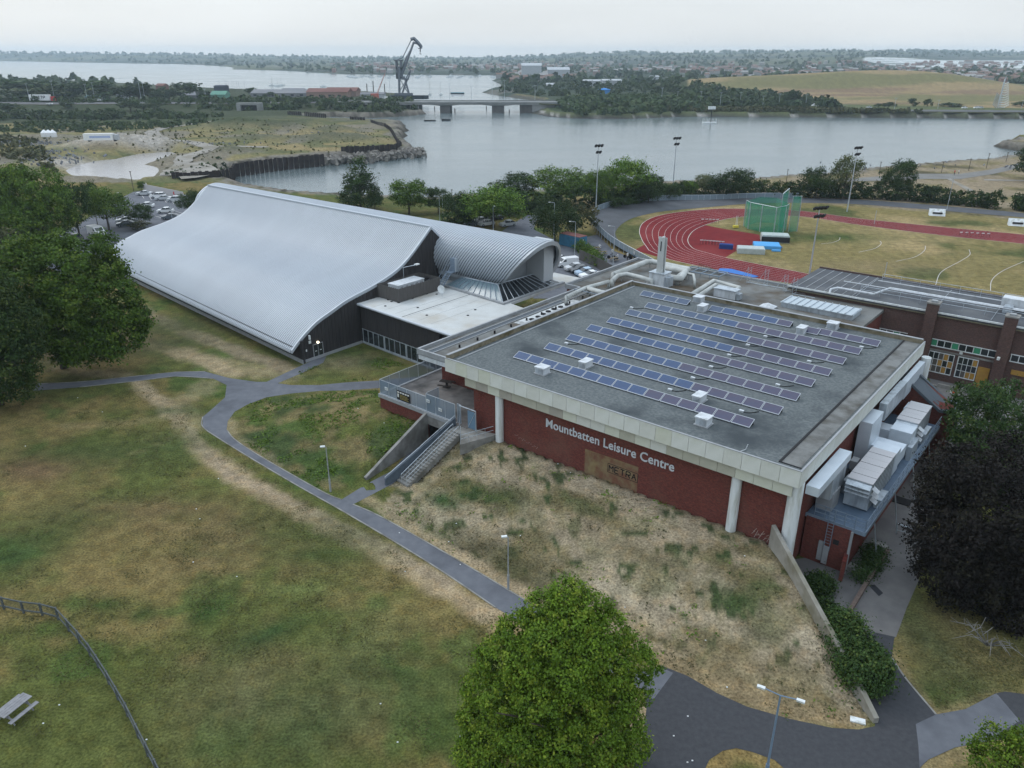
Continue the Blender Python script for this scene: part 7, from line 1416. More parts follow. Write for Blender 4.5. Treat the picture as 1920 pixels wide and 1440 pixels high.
boat0 = empty('tug_boat', W(766, 186, 1.5), 0, 'dark hulled vessel lying at the quay below the crane', 'boat'); MB().prism([(-16, -3), (14, -3), (18, 0), (14, 3), (-16, 3)], 0, 3.2).build('hull', mat('dark hull', (.03, .04, .05)), boat0); MB().box(-12, 4, -2, 2, 3.2, 5.2).build('cabin', CRM, boat0)
# red lattice crane, posts, sheds of the marina
rc = empty('lattice_crane', W(706, 184, 1), 0, 'thin red and white lattice crane left of the big crane', 'crane'); RD = mat('faded red', (.40, .12, .09)); pz = rc.location
MB().box(-5, 2, -2, 2, 0, 4).build('cab', RD, rc); q = Wd(722, 137, pz.y)-pz
for k in range(4): MB().tube([(k % 2*.9, k//2*.9, 3), (q.x, 0, q.z)], .18, 3).build('jib', RD if k < 2 else WHITE, rc)
for x, t_, lab in ((689,157,'leftmost timber mooring post near the red crane'),(701,152,'tallest timber mooring post near the red crane'),(722,157,'rightmost timber mooring post near the red crane')):
    p = W(x, 180, WL); th = empty('mooring_post', p, 0, lab, 'post', 'mooring posts'); MB().tube([(0, 0, -1), (0, 0, Wd(x, t_, p.y).z-WL)], .5, 6).build('post', BARK, th)
def shed(x0, x1, yb_, h, depth, m, rm, label, hip=3.0, nm='shed', z=0):
    a, b = W(x0, yb_, z), W(x1, yb_, z); th = empty(nm, a, 0, label, 'building'); w = b.x-a.x
    MB().box(0, w, 0, depth, -1, h).build('wall', m, th); MB().add([(-.5, -.5, h), (w+.5, -.5, h), (w+.5, depth+.5, h), (-.5, depth+.5, h), (-.5, depth/2, h+hip), (w+.5, depth/2, h+hip)], [(0, 1, 5, 4), (2, 3, 4, 5), (0, 4, 3), (1, 2, 5)]).build('roof', rm, th)
    for k in range(max(1, int(w/9))): MB().box(3+k*9, 6+k*9, -.08, -.01, 1, 2.6).build('window', CARG, th)
    return th
TILE = mat('red tile roof', (.19, .095, .08), (.15, .075, .065), .1); GSH = mat('pale sheet', (.38, .40, .42)); GRF = mat('grey sheet roof', (.17, .175, .19), (.2, .2, .21), .05)
shed(575, 652, 183, 5, 26, mat('brick wall far', (.25, .17, .14)), TILE, 'long building with red tiled roof left of the crane', 3); shed(610, 668, 181, 5, 26, MATS['brick wall far'], TILE, 'second red roofed building just behind the first', 3)
shed(470, 575, 182, 3.5, 30, GRF, GRF, 'wide low grey roofed shed beyond the motorway'); shed(396, 423, 186, 4, 14, mat('green shed', (.12, .26, .20)), MATS['green shed'], 'green boat shed beyond the motorway'); shed(403, 422, 180, 9, 14, mat('dark shed', (.05, .06, .08)), MATS['dark shed'], 'dark block beside the green shed', 1)
shed(294, 308, 176, 8, 14, TILE, TILE, 'red brick building among trees on the left skyline', 2); shed(345, 395, 185, 3, 20, GRF, GRF, 'long grey roof left of the green shed'); shed(676, 720, 184, 3.5, 14, GSH, GRF, 'pale quay shed below the red crane', 1.5); shed(528, 568, 180, 5, 16, MATS['brick wall far'], GRF, 'brown shed right of the grey roof', 2)
shed(160, 190, 189, 3.2, 10, GSH, mat('teal roof', (.14, .26, .28)), 'low teal and pale building on the motorway at left', 1); shed(18, 40, 166, 5, 12, GSH, GSH, 'white shed roof behind the trees at far left', 2); shed(218, 242, 186, 4, 10, GSH, GSH, 'white vehicles and hut between trees on the left', 1)
for (x0, x1, y, h, lab) in ((978,1015,147,20,'largest pale boxy shed on the far shore'),(1027,1068,146,13,'pale gabled factory right of the largest shed'),(1095,1140,163,7,'white roofed warehouse beyond the headland, left'),(1130,1165,164,8,'white warehouse beyond the headland, right'),(1025,1050,165,4,'low white shed in the wood'),(940,975,145,3,'long low white shed at the estuary edge'),(1222,1236,150,5,'small white far shed above the grass field'),(1010,1020,149,6,'small pale shed in front of the largest one')): shed(x0, x1, y, h, 40 if h > 10 else 24, GSH, mat('white roof', (.40, .42, .44)), lab, 4 if h > 8 else 1.5)
ps = sheet('park_ride_road', [WP([(1064,161),(1085,159),(1150,172),(1200,171),(1200,178),(1110,178),(1080,168)], .3)], mat('pale tarmac', (.34, .33, .33)), .35)
bt = empty('blue_building', W(1134, 176, 1), 0, 'small bright blue tent-like building on the far parking area', 'building'); MB().box(-5, 5, 0, 8, 0, 4).build('wall', mat('bright blue', (.05, .22, .55)), bt); MB().add([(-6, -1, 4), (6, -1, 4), (6, 9, 4), (-6, 9, 4), (0, 4, 5.5)], [(0, 1, 4), (1, 2, 4), (2, 3, 4), (3, 0, 4)]).build('roof', MATS['bright blue'], bt)
# boats
def boat(px, py, L_, label, mast_=True, group='boats moored in the estuary', a=0.3):
    p = W(px, py, WL); th = empty('boat', p, a, label, 'boat', group); MB().prism([(-L_/2, -L_*.14), (L_*.25, -L_*.15), (L_/2, 0), (L_*.25, L_*.15), (-L_/2, L_*.14)], 0, L_*.13).build('hull', WHITE, th); MB().box(-L_*.2, L_*.12, -L_*.09, L_*.09, L_*.13, L_*.22).build('cabin', WHITE, th)
    if mast_: MB().tube([(0, 0, L_*.1), (0, 0, L_*1.3)], .09, 4).tube([(0, 0, L_*.35), (-L_*.4, 0, L_*.35)], .06, 3).build('mast', BARK, th)
    return th
for i, (x, y) in enumerate(((511,161),(521,162),(528,160.5),(606,163),(511,169),(806,178),(826,178),(660,168))): boat(x, y, 10, ['leftmost of three white yachts off the marina', 'middle of three white yachts off the marina', 'rightmost of three white yachts off the marina', 'lone white yacht left of the crane', 'white yacht close behind the grey shed', 'white yacht left of the bridge lamp', 'white yacht right of the bridge lamp', 'white yacht behind the red roofed building'][i], i in (0, 1, 2, 4, 5, 6), a=.3*i)
rr_ = random.Random(12)
for i in range(34): boat(rr_.uniform(650, 930), rr_.uniform(142, 146.5), 11, 'small pale boat moored in the line off the far shore', rr_.random() < .4, 'boats moored off the far shore', rr_.random())
for i, (x, y) in enumerate(((427,176),(431,178),(437,176),(446,176),(450,178),(460,172),(424,174),(414,176),(441,178))): boat(x, y, 11, 'yacht with bare mast crowded in the small marina', True, 'yachts in the small marina', .2)
fl3 = empty('mooring_float', W(1330, 231, WL), 0, 'white frame raft with a beacon post out in the channel', 'raft')
b_ = MB(); b_.box(-4.5, 4.5, -2, 2, 0, .7)
for x in (-4, -2, 0, 2, 4): b_.tube([(x, -1.8, .7), (x, -1.8, 3)], .12, 4).tube([(x, 1.8, .7), (x, 1.8, 3)], .12, 4)
b_.build('raft', WHITE, fl3); MB().tube([(.8, 0, .5), (.8, 0, 9)], .3, 6).build('post', DARK, fl3); MB().box(-1.5, 3, -1, 1, 8.6, 10.4).build('beacon', WHITE, fl3)
for i, (x, y) in enumerate(((815,206),(853,210),(912,205),(955,212),(733,212))): p = W(x, y, WL); th = empty('pile', p, 0, ['dark pile left of the left bridge pier', 'dark pile right of the left bridge pier', 'dark pile left of the right bridge pier', 'dark pile right of the right bridge pier', 'low dark pile by the embankment tip'][i], 'post', 'piles by the bridge'); MB().tube([(0, 0, 0), (0, 0, 2.6)], .4, 6).build('pile', BARK, th)
wk = empty('wreck', W(806, 227, WL), .1, 'dark broken hulk lying awash in the channel', 'wreck'); MB().box(-4, 4, -1, 1, 0, .7).box(8, 14, 1, 3, 0, 1.1).build('timbers', DARK, wk)
# sail sculpture at the far right
sp_ = W(1868, 204, .5); sl = empty('sail_sculpture', sp_, 0, 'tall pale sail-shaped sculpture of curved white ribs beside the motorway', 'sculpture'); yy = sp_.y
def sp2(px, py, dy=0): return Wd(px, py, yy+dy)-sp_
MB().tube([sp2(1870, 204), sp2(1884, 150), sp2(1887, 143)], .45, 5).tube([sp2(1874, 204), sp2(1880, 178)], .3, 4).build('mast', GALV, sl)
for k in range(11):
    f = k/10; a, b = sp2(1873+8*f, 201-46*f), sp2(1892-.5*f, 196-42*f); MB().tube([a, a.lerp(b, .5)+Vector((0, 0, -1)), b], .35, 4).build('rib', WHITE, sl)
    if k < 9: a, b = sp2(1861+10*f, 195-26*f, 2), sp2(1868+9*f, 203-28*f, 2); MB().tube([a, b], .25, 4).build('rib', GALV, sl)
# sheet pile wall round the basin, with uneven tops
PM = mat('rusty sheet pile', (.045, .036, .034), (.025, .022, .024), .6, .9); rr_ = random.Random(6)
def piles(pts, lab, z1=1.6, zb=-4):
    P = [W(a, b, 0) for a, b in pts]; c = P[0]; th = empty('sheet_pile_wall', (c.x, c.y, 0), 0, lab, 'wall'); b2 = MB(); k = 0
    for a, b in zip(P[:-1], P[1:]):
        n_ = max(1, int((b-a).length/1.1)); d = (b-a).normalized(); nn_ = Vector((-d.y, d.x, 0))
        for i in range(n_): q = a.lerp(b, i/n_)-c; r_ = a.lerp(b, (i+1)/n_)-c; o_ = nn_*(.22 if k % 2 else -.22); h = z1+rr_.uniform(-.25, .2); b2.prism([tuple((q+o_-nn_*.12)[:2]), tuple((r_+o_-nn_*.12)[:2]), tuple((r_+o_+nn_*.12)[:2]), tuple((q+o_+nn_*.12)[:2])], zb, h); k += 1
    stuff(b2.build('pile_sheets', PM, th)); return th
piles([(323,336),(380,334),(412,332),(434,327)], 'rusty sheet pile wall standing above the wave roof at left', 2.2); piles([(434,327),(440,316),(520,305),(608,297)], 'long rusty sheet pile wall along the basin shore', 1.8); piles([(540,215.5),(565,217)], 'dark remnant of wall on the far side of the rough land, left', 2.5); piles([(572,218),(612,222)], 'broken dark wall remnant on the far side of the rough land', 2.8)
piles([(657,226.5),(685,228)], 'short dark timber wall remnant at the tip of the rough land', 2.5); piles([(696,231),(708,235),(722,238),(732,245),(738,255),(745,268),(752,274),(740,279),(640,284)], 'dark wall edging the tip of the reclaimed land', 2.0)
# rubble along the tip: countless boulders
r = np.random.default_rng(9); b_ = MB(); LN = WP([(612,300),(660,296),(720,292),(770,285),(782,283)], -1.2)
for i in range(420):
    f = r.random()*(len(LN)-1); k = int(f); q = LN[k].lerp(LN[k+1], f-k)+Vector((r.normal()*2, r.normal()*3.2, r.uniform(-1.4, .9))); s = r.uniform(.4, 1.1); M_ = Matrix.Translation(q) @ Euler((r.random()*3, r.random()*3, r.random()*3)).to_matrix().to_4x4(); b_.box(-s, s, -s*.7, s*.7, -s*.5, s*.5, M_)
tag(b_.build('boulders', mat('rubble', (.24, .225, .2), (.14, .13, .12), .3)), 'grey boulders and rubble along the tip of the reclaimed land', 'rubble', kind='stuff')
b_ = MB()
for px, py, n_, sx, sy, s1 in ((395,270,70,10,3,.5),(20,268,110,12,5,.6),(68,272,50,6,4,.6),(100,300,90,6,10,.6),(120,285,60,6,5,.7),(600,248,20,8,3,.7),(610,262,16,8,3,.7),(1790,310,40,30,6,.5)):
    c = W(px, py, .6)
    for i in range(n_): q = c+Vector((r.normal()*sx, r.normal()*sy, r.uniform(-.4, .5))); s = r.uniform(.3, 1)*s1; M_ = Matrix.Translation(q) @ Euler((r.random()*3, r.random()*3, r.random()*3)).to_matrix().to_4x4(); b_.box(-s*1.4, s*1.4, -s*.7, s*.7, -s*.4, s*.4, M_)
tag(b_.build('debris', mat('dark debris', (.07, .072, .08), (.25, .26, .28), .2)), 'heaps of dark debris and scrap scattered over the reclaimed land', 'rubble', kind='stuff')
tk_ = [('trackway', [(320,238),(300,245),(285,250),(300,262),(322,268),(345,268),(390,278),(400,285),(380,290),(350,300),(340,312),(325,322),(315,333)], 3.2), ('trackway', [(290,244),(330,240),(380,232),(420,228)], 1.6), ('trackway', [(345,268),(300,266),(270,270)], 3.0), ('trackway', [(400,278),(440,278),(500,280)], 2.0)]
for nm, pts, w in tk_:
    P = cat(WP(pts, 0), 4); rows = []
    for i, p in enumerate(P): d = (P[min(i+1, len(P)-1)]-P[max(0, i-1)]).normalized(); n_ = Vector((-d.y, d.x, 0))*w*(.8+.4*rr_.random()); zz = gzs([p.x-n_.x, p.x+n_.x, p.x], [p.y-n_.y, p.y+n_.y, p.y]); z_ = float(zz.max())+.15; rows.append([Vector((p.x-n_.x, p.y-n_.y, z_)), Vector((p.x+n_.x, p.y+n_.y, z_))])
    tag(MB().grid(rows).build(nm, GRAV), kind='structure')
sheet('gravel_apron', [WP([(330,325),(352,306),(378,302),(400,312),(410,318),(395,328),(370,333),(340,336)], .9)], GRAV, .95)
tl = empty('abandoned_trailer', W(192, 265, 4.0), R(8), 'white box trailer with faded blue lettering on the gravel heap', 'trailer'); MB().box(-7, 5, -1.3, 1.3, .6, 3.3).build('body', WHT, tl); MB().box(-4.5, 4, -1.33, -1.31, 1.5, 2.4).build('lettering', mat('faded blue', (.35, .42, .62)), tl); MB().box(5.2, 7, -1.2, 1.2, .6, 2.8).build('cab', GSH, tl)
for x in (-5, 5.5): MB().tube([(x, -1.2, .5), (x, 1.2, .5)], .5, 8).build('wheel', TYRE, tl)
for i, x in enumerate((84, 92, 100)): tk = empty('storage_tank', W(x, 254, 1), 0, ['left of three white cone topped tanks', 'middle of three white cone topped tanks', 'right of three white cone topped tanks'][i], 'tank', 'white tanks on the rough land'); MB().tube([(0, 0, -1), (0, 0, 1.4)], 1.7, 12).build('shell', WHT, tk); MB().tube([(0, 0, 1.4), (0, 0, 2.8)], 1.7, 12, r2=.2).build('cone_top', WHT, tk)
# ================================================================== SPORTS FIELD THINGS
NET = mat('green netting', (.03, .30, .19), rough=.8, alpha=.55); cg = empty('throwing_cage', W(1440, 425), 0, 'green netted hammer throwing cage on steel posts', 'cage'); c0 = cg.location
CP_ = [(1394,424),(1402,429),(1424,434),(1450,440),(1468,436),(1473,432)]; TOPS = [378,378,376,380,376,375]; nP = []
for (x, y), t_ in zip(CP_, TOPS): p = W(x, y); h = 6.3; nP.append((p-c0, h))
for (a, h), (b, _) in zip(nP[:-1], nP[1:]):
    MB().add([a, b, b+Vector((0, 0, h)), a+Vector((0, 0, h))], [(0, 1, 2, 3)]).build('net', NET, cg); MB().tube([a+Vector((0, 0, h)), b+Vector((0, 0, h))], .07, 5).build('rail', GALV, cg)
bk = [(1398,424),(1420,416),(1450,418),(1472,430)]
for (x0, y0), (x1, y1) in zip(bk[:-1], bk[1:]): a, b = W(x0, y0)-c0, W(x1, y1)-c0; MB().add([a, b, b+Vector((0, 0, 6.2)), a+Vector((0, 0, 6.2))], [(0, 1, 2, 3)]).build('net', NET, cg)
for (x0, y0), (x1, y1), h in (((1458,438),(1470,425),9.2), ((1478,434),(1494,434),8.3)):
    a, b = W(x0, y0)-c0, W(x1, y1)-c0; MB().add([a, b, b+Vector((0, 0, h)), a+Vector((0, 0, h))], [(0, 1, 2, 3)]).build('net', NET, cg); MB().tube([a, a+Vector((0, 0, h)), b+Vector((0, 0, h)), b], .1, 5).build('net_frame', GALV, cg)
for a, h in nP: MB().tube([a, a+Vector((0, 0, h))], .1, 5).build('post', GALV, cg)
def mat_block(px, py, w, d, h, rz, m, label, nm='landing_mat', cover=None):
    p = W(px, py, .02); th = empty(nm, p, rz, label, 'landing mat'); b2 = MB(); b2.prism([(-w/2, -d/2), (w/2, -d/2), (w/2, d/2), (-w/2, d/2)], 0, h*.92).box(-w/2+.15, w/2-.15, -d/2+.15, d/2-.15, h*.92, h); b2.build('mat_body', m, th)
    if cover: MB().box(-w/2-.04, w/2+.04, -d/2-.06, -d/2-.04+.02, .1, h*.8).build('mat_side', cover, th)
    return th
TARP = mat('pale tarpaulin', (.42, .47, .46), (.34, .38, .37), 1.2, .5); BLU = mat('bright blue mat', (.10, .33, .62)); mat_block(1407, 473, 5.6, 3.4, 1.1, R(-12), TARP, 'pale tarpaulin covered landing mat, nearest of the group'); mat_block(1437, 463, 5.5, 4.5, .7, R(-12), BLU, 'bright blue landing mat in the middle of the group'); mat_block(1452, 452, 6.0, 3.6, 1.6, R(-12), TARP, 'pale covered landing mat with black front, farthest of the group', cover=DARK)
mat_block(1361, 466, 2.9, 1.4, 1.0, R(-18), mat('navy mat', (.03, .06, .20)), 'navy and white covered equipment stack on the red run-up', 'equipment_stack'); mat_block(1455, 471, 1.8, .8, .3, R(-12), BLU, 'small blue mat fallen on the grass'); mat_block(1450, 464, 3.0, 2.2, .35, R(10), mat('crumpled blue sheet', (.12, .2, .42)), 'crumpled blue sheet beside the blue landing mat', 'tarpaulin')
lj = empty('long_jump_cover', W(1383, 514, .03), 0, 'bright blue cover over a long jump pit beside the track', 'cover'); P = [W(*q, .03)-lj.location for q in ((1350,504),(1372,505),(1422,519),(1405,523),(1343,511))]; MB().add([(p.x, p.y, .12) for p in P]+[(p.x, p.y, 0) for p in P], [(4, 3, 2, 1, 0)[::-1]]+[(i, (i+1) % 5, (i+1) % 5+5, i+5) for i in range(5)]).build('cover_sheet', mat('blue cover', (.07, .20, .52), (.05, .15, .42), .5), lj)
def hurdles(px, py, n, label, step=(.9, -.12), sc=1.0):
    p = W(px, py, .03); th = empty('hurdle_row', p, 0, label, 'hurdles', 'hurdles on the track'); 
    for k in range(n): x, y = k*step[0], k*step[1]; MB().box(x-.32, x+.32, y-.02, y+.02, .75, .92).build('hurdle_bar', WHITE, th); MB().tube([(x-.3, y, .75), (x-.3, y, 0), (x-.3, y-.5, 0)], .03, 4).tube([(x+.3, y, .75), (x+.3, y, 0), (x+.3, y-.5, 0)], .03, 4).build('hurdle_leg', DARK, th)
hurdles(1317, 417, 5, 'row of white hurdles across the left bend'); hurdles(1801, 442, 6, 'row of white hurdles on the far straight', (1.1, -.3)); hurdles(1315, 457, 8, 'line of small white markers on the red run-up', (.62, -.22))
wt = empty('trolley', W(1379, 428), 0, 'yellow weighted trolley frame beside the cage', 'trolley'); MB().box(-.6, .6, -.4, .4, .2, .7).build('box', mat('yellow paint', (.6, .5, .08)), wt); MB().tube([(0, 0, .7), (0, 0, 3.0)], .05, 5).tube([(.3, 0, .7), (.3, 0, 3.0)], .05, 5).build('frame', WHITE, wt)
for x, y, lab in ((1757,404,'white wedge-shaped barrier frame on the far grass'),(1907,423,'white lying barrier frame near the right edge')): th = empty('banner_stand', W(x, y), R(-20), lab, 'barrier'); MB().extrude([(-.8, 0), (.6, 1.6), (.8, 1.6), (.8, 0)], 0, -2, 1.8).build('frame', WHITE, th); MB().box(-1.4, 1.2, .81, .84, .3, 1.3).box(-1.2, 1.1, -.6, -.4, .5, .9).build('banner', DARK, th)
# velodrome perimeter fence
vf = empty('velodrome_fence', VELTOP[int(len(VELTOP)*.35)], 0, 'curved blue grey mesh fence along the outer rim of the cycle track', 'fence'); q0 = vf.location.copy(); seg = VELTOP[int(len(VELTOP)*.35):]; VM = mat('velodrome mesh', (.20, .26, .31), rough=.6, alpha=.8); step_ = 2
for i in range(0, len(seg)-step_, step_):
    a, b = seg[i]-q0, seg[i+step_]-q0; hh = 1.4; MB().add([a, b, b+Vector((0, 0, hh)), a+Vector((0, 0, hh))], [(0, 1, 2, 3)]).build('mesh_panel', VM, vf); MB().tube([a-Vector((0, 0, 1)), a+Vector((0, 0, hh))], .06, 5).build('post', GALV, vf); MB().tube([a+Vector((0, 0, hh)), b+Vector((0, 0, hh))], .05, 4).build('rail', GALV, vf)
# low rail fences round the track
for k, (pts, lab) in enumerate((([(1310,503),(1345,516),(1420,532),(1500,548)], 'brown low fence along the near side of the straight'), ([(1300,512),(1380,530),(1490,556)], 'second brown low fence nearer the hall'))):
    P = WP(pts); th = empty('low_fence', P[0], 0, lab, 'fence'); b2 = MB()
    for a, b in zip(P[:-1], P[1:]):
        b2.tube([a-P[0]+Vector((0, 0, .9)), b-P[0]+Vector((0, 0, .9))], .09, 4)
        for j in range(8): q = a.lerp(b, j/8)-P[0]; b2.tube([q, q+Vector((0, 0, .9))], .05, 4)
    b2.build('rail', mat('brown fence', (.16, .09, .07)), th)
# ================================================================== YARD BEHIND THE BARREL
ct = empty('shipping_container', W(1074, 462), R(-48), 'blue shipping container with a rusty red roof beside the willow', 'container'); CB = mat('container blue', (.05, .17, .27), (.04, .13, .21), 1)
MB().box(-3, 3, -1.25, 1.25, .12, 2.6).build('body', CB, ct); MB().box(-3.02, 3.02, -1.27, 1.27, 2.6, 2.7).build('roof', mat('rusty roof', (.25, .12, .11), (.18, .08, .07), 1), ct)
for k in range(19): MB().box(-2.9+k*.31, -2.78+k*.31, -1.29, -1.25, .25, 2.5).build('rib', CB, ct)
for y in (-.6, .6): MB().box(3.0, 3.05, y-.55, y+.55, .25, 2.5).build('door', CB, ct)
MB().box(3.05, 3.07, -.3, .1, 1.7, 2.0).build('notice', WHITE, ct)
WD = mat('old timber', (.20, .16, .10), (.14, .11, .075), 3)
def picnic(px, py, rz, label, m=WD, sc=1.0, z=.02):
    th = empty('picnic_table', W(px, py, z), rz, label, 'picnic table', 'picnic tables'); th.scale = (sc,)*3
    for k in range(4): MB().box(-.9, .9, -.38+k*.2, -.2+k*.2, .72, .76).build('table_plank', m, th)
    for s_ in (-1, 1): MB().box(-.9, .9, s_*.72-.14, s_*.72+.14, .43, .47).build('bench', m, th)
    for x in (-.6, .6): MB().box(x-.04, x+.04, -.75, .75, .38, .43).box(x-.04, x+.04, -.3, .3, .66, .72).build('cross_beam', m, th); MB().tube([(x, -.62, 0), (x, -.18, .72)], .045, 4).build('leg', m, th); MB().tube([(x, .62, 0), (x, .18, .72)], .045, 4).build('leg', m, th)
    return th
picnic(1117, 470, R(20), 'picnic table farthest back in the tarmac yard behind the barrel'); picnic(1130, 478, R(10), 'picnic table in the middle of the yard behind the barrel'); picnic(1151, 490, R(35), 'picnic table with people sitting at it, nearest the hall')
picnic(32, 1340, R(68), 'weathered grey picnic table alone on the lower left lawn', mat('weathered grey timber', (.26, .26, .27), (.19, .19, .2), 3), 1.08)
tf4 = empty('timber_fence', W(1086, 492), 0, 'long grey boarded fence behind the parked cars', 'fence'); P = WP([(1086,487),(1110,498),(1135,511),(1150,520)]); b2 = MB(); q0 = tf4.location
for a, b in zip(P[:-1], P[1:]):
    n_ = int((b-a).length/.18); d = (b-a).normalized(); nn_ = Vector((-d.y, d.x, 0))*.03
    for i in range(n_): q = a.lerp(b, i/n_)-q0; r_ = a.lerp(b, (i+.9)/n_)-q0; b2.prism([tuple((q-nn_)[:2]), tuple((r_-nn_)[:2]), tuple((r_+nn_)[:2]), tuple((q+nn_)[:2])], 0, 2.1+.06*(i % 2))
stuff(b2.build('timber_boards', TIMG, tf4))
def bike(px, py, rz, label):
    th = empty('bicycle', W(px, py, .02), rz, label, 'bicycle', 'bicycles by the velodrome fence')
    for x in (-.52, .52): MB().tube([(x, -.02, .34), (x, .02, .34)], .34, 14).build('wheel', TYRE, th)
    MB().tube([(-.52, 0, .34), (-.15, 0, .85), (.38, 0, .82), (.52, 0, .34)], .025, 5).tube([(-.52, 0, .34), (.0, 0, .3), (.38, 0, .82)], .022, 5).build('frame', DARK, th); MB().box(-.28, -.02, -.07, .07, .88, .94).build('saddle', BLACKM, th); MB().tube([(.38, -.22, 1.0), (.38, .22, 1.0)], .02, 4).build('handlebar', DARK, th)
for i, (x, y) in enumerate(((1146,485),(1154,488),(1180,487),(1186,488),(1176,484))): bike(x, y, R(40*i), ['bicycle leaning at the left of the picnic group', 'bicycle in front of the picnic group', 'bicycle beside the standing cyclists, front', 'bicycle beside the rightmost cyclist', 'bicycle behind the standing cyclists'][i])
SKIN = mat('skin', (.38, .24, .17)); PEOPLE = {}
def person(px, py, rz, label, top, legs, pose='stand', z=.02, at=None):
    p = at or W(px, py, z); rt = empty('person', p, rz, label, 'person', None)
    if pose == 'sit': J = [((0,0,.50),.15),((0,0,.78),.15),((0,.02,1.02),.17),((0,.03,1.12),.06),((0,.05,1.27),.10),((.1,0,.48),.09),((.12,.42,.5),.07),((.12,.46,.08),.05),((-.1,0,.48),.09),((-.12,.42,.5),.07),((-.12,.46,.08),.05),((.2,.02,1.02),.06),((.24,.2,.8),.045),((.15,.42,.8),.035),((-.2,.02,1.02),.06),((-.24,.2,.8),.045),((-.15,.42,.8),.035)]
    else: J = [((0,0,.92),.14),((0,0,1.15),.13),((0,.01,1.4),.17),((0,.01,1.52),.06),((0,.03,1.66),.105),((.09,0,.88),.09),((.11,.05,.48),.065),((.12,0,.06),.05),((-.09,0,.88),.09),((-.12,-.06,.48),.065),((-.13,-.12,.06),.05),((.21,.01,1.38),.06),((.26,.06,1.1),.045),((.24,.2,.9),.035),((-.21,.01,1.38),.06),((-.26,.02,1.1),.045),((-.25,.1,.86),.035)]
    E_ = [(0,1),(1,2),(2,3),(3,4),(0,5),(5,6),(6,7),(0,8),(8,9),(9,10),(2,11),(11,12),(12,13),(2,14),(14,15),(15,16)]
    me_ = bpy.data.meshes.new('body'); me_.from_pydata([j[0] for j in J], E_, []); o = bpy.data.objects.new('body', me_); COL.objects.link(o); md = o.modifiers.new('s', 'SKIN'); me_.skin_vertices[0].data
    for i, j in enumerate(J): me_.skin_vertices[0].data[i].radius = (j[1]*.9, j[1]*.75)
    me_.skin_vertices[0].data[0].use_root = True; o.modifiers.new('b', 'SUBSURF').levels = 1; bpy.context.view_layer.update(); ev = o.evaluated_get(bpy.context.evaluated_depsgraph_get()); m2 = bpy.data.meshes.new_from_object(ev); bpy.data.objects.remove(o)
    m2.materials.clear(); [m2.materials.append(x) for x in (SKIN, top, legs, mat('hair', (.03, .02, .015)))]
    hh = J[3][0][2]; hip = J[0][0][2]
    for f in m2.polygons: c = f.center; f.material_index = 3 if c.z > J[4][0][2]+.04 else (0 if c.z > hh else (1 if c.z > hip-.02 and (abs(c.x) < .235 or c.z > hh-.35) else (0 if c.z > hip-.1 and abs(c.x) > .2 else (2 if c.z > (.3 if pose != 'sit' else .2) else 3))))
    b2 = bpy.data.objects.new('body', m2); COL.objects.link(b2); b2.parent = rt; return rt
WS = mat('white shirt', (.6, .6, .6)); BS = mat('black clothes', (.02, .02, .025)); RS = mat('red shirt', (.5, .06, .05)); JN = mat('blue jeans', (.05, .08, .15))
person(1124, 468, R(200), 'person in a white shirt with dark hair at the farthest picnic table', WS, BS, 'sit'); person(1148, 481, R(150), 'person in a white top standing at the left of the nearest picnic table', WS, BS); person(1158, 487, R(90), 'person in a pale shirt sitting at the nearest picnic table', WS, JN, 'sit'); person(1176, 488, R(30), 'cyclist in white and black standing left of the rail', WS, BS); person(1189, 485, R(0), 'person in a white shirt standing beside the velodrome fence', WS, JN)
person(287, 372, R(0), 'person in dark clothes at the open tailgate of the white estate', BS, BS); person(1789, 328, R(0), 'person in a red top walking on the shore promenade', RS, BS); person(275, 352, R(0), 'distant person in white beside the car park hoarding', WS, JN); person(1797, 327, R(30), 'person in pale clothes walking beside the red topped one', WS, JN)
hb = empty('hoarding', W(269, 355), 0, 'long pale hoarding with a red notice along the far side of the car park', 'fence'); P = [W(269, 357)-hb.location, W(345, 373)-hb.location]; MB().add([P[0], P[1], P[1]+Vector((0, 0, 2.0)), P[0]+Vector((0, 0, 2.0)), P[0]+Vector((0, .15, 0)), P[1]+Vector((0, .15, 0)), P[1]+Vector((0, .15, 2)), P[0]+Vector((0, .15, 2))], [(0, 1, 2, 3), (7, 6, 5, 4), (3, 2, 6, 7), (0, 3, 7, 4), (1, 5, 6, 2)]).build('board', mat('pale hoarding', (.46, .44, .44)), hb)
d = (P[1]-P[0]); q = P[0]+d*.78; MB().tube([q+Vector((.5, -.1, 1.1)), q+Vector((.5, -.04, 1.1))], .75, 12).tube([q+Vector((1.7, -.1, .9)), q+Vector((1.7, -.04, .9))], .55, 12).build('notice', mat('red notice', (.5, .05, .06)), hb)
# bay lines of the car park
b2 = MB()
for k in range(8):
    a, b = W(262+14*k, 360+2.6*k, .045), W(270+14*k, 372+2.6*k, .045); dd = (b-a).normalized(); nn_ = Vector((-dd.y, dd.x, 0))*.07; b2.add([a-nn_, b-nn_, b+nn_, a+nn_], [(0, 1, 2, 3)])
for k in range(6):
    a, b = W(292+7*k, 405-2*k, .045), W(310+7*k, 411-2*k, .045); dd = (b-a).normalized(); nn_ = Vector((-dd.y, dd.x, 0))*.07; b2.add([a-nn_, b-nn_, b+nn_, a+nn_], [(0, 1, 2, 3)])
tag(b2.build('parking_line', LINE), kind='structure')
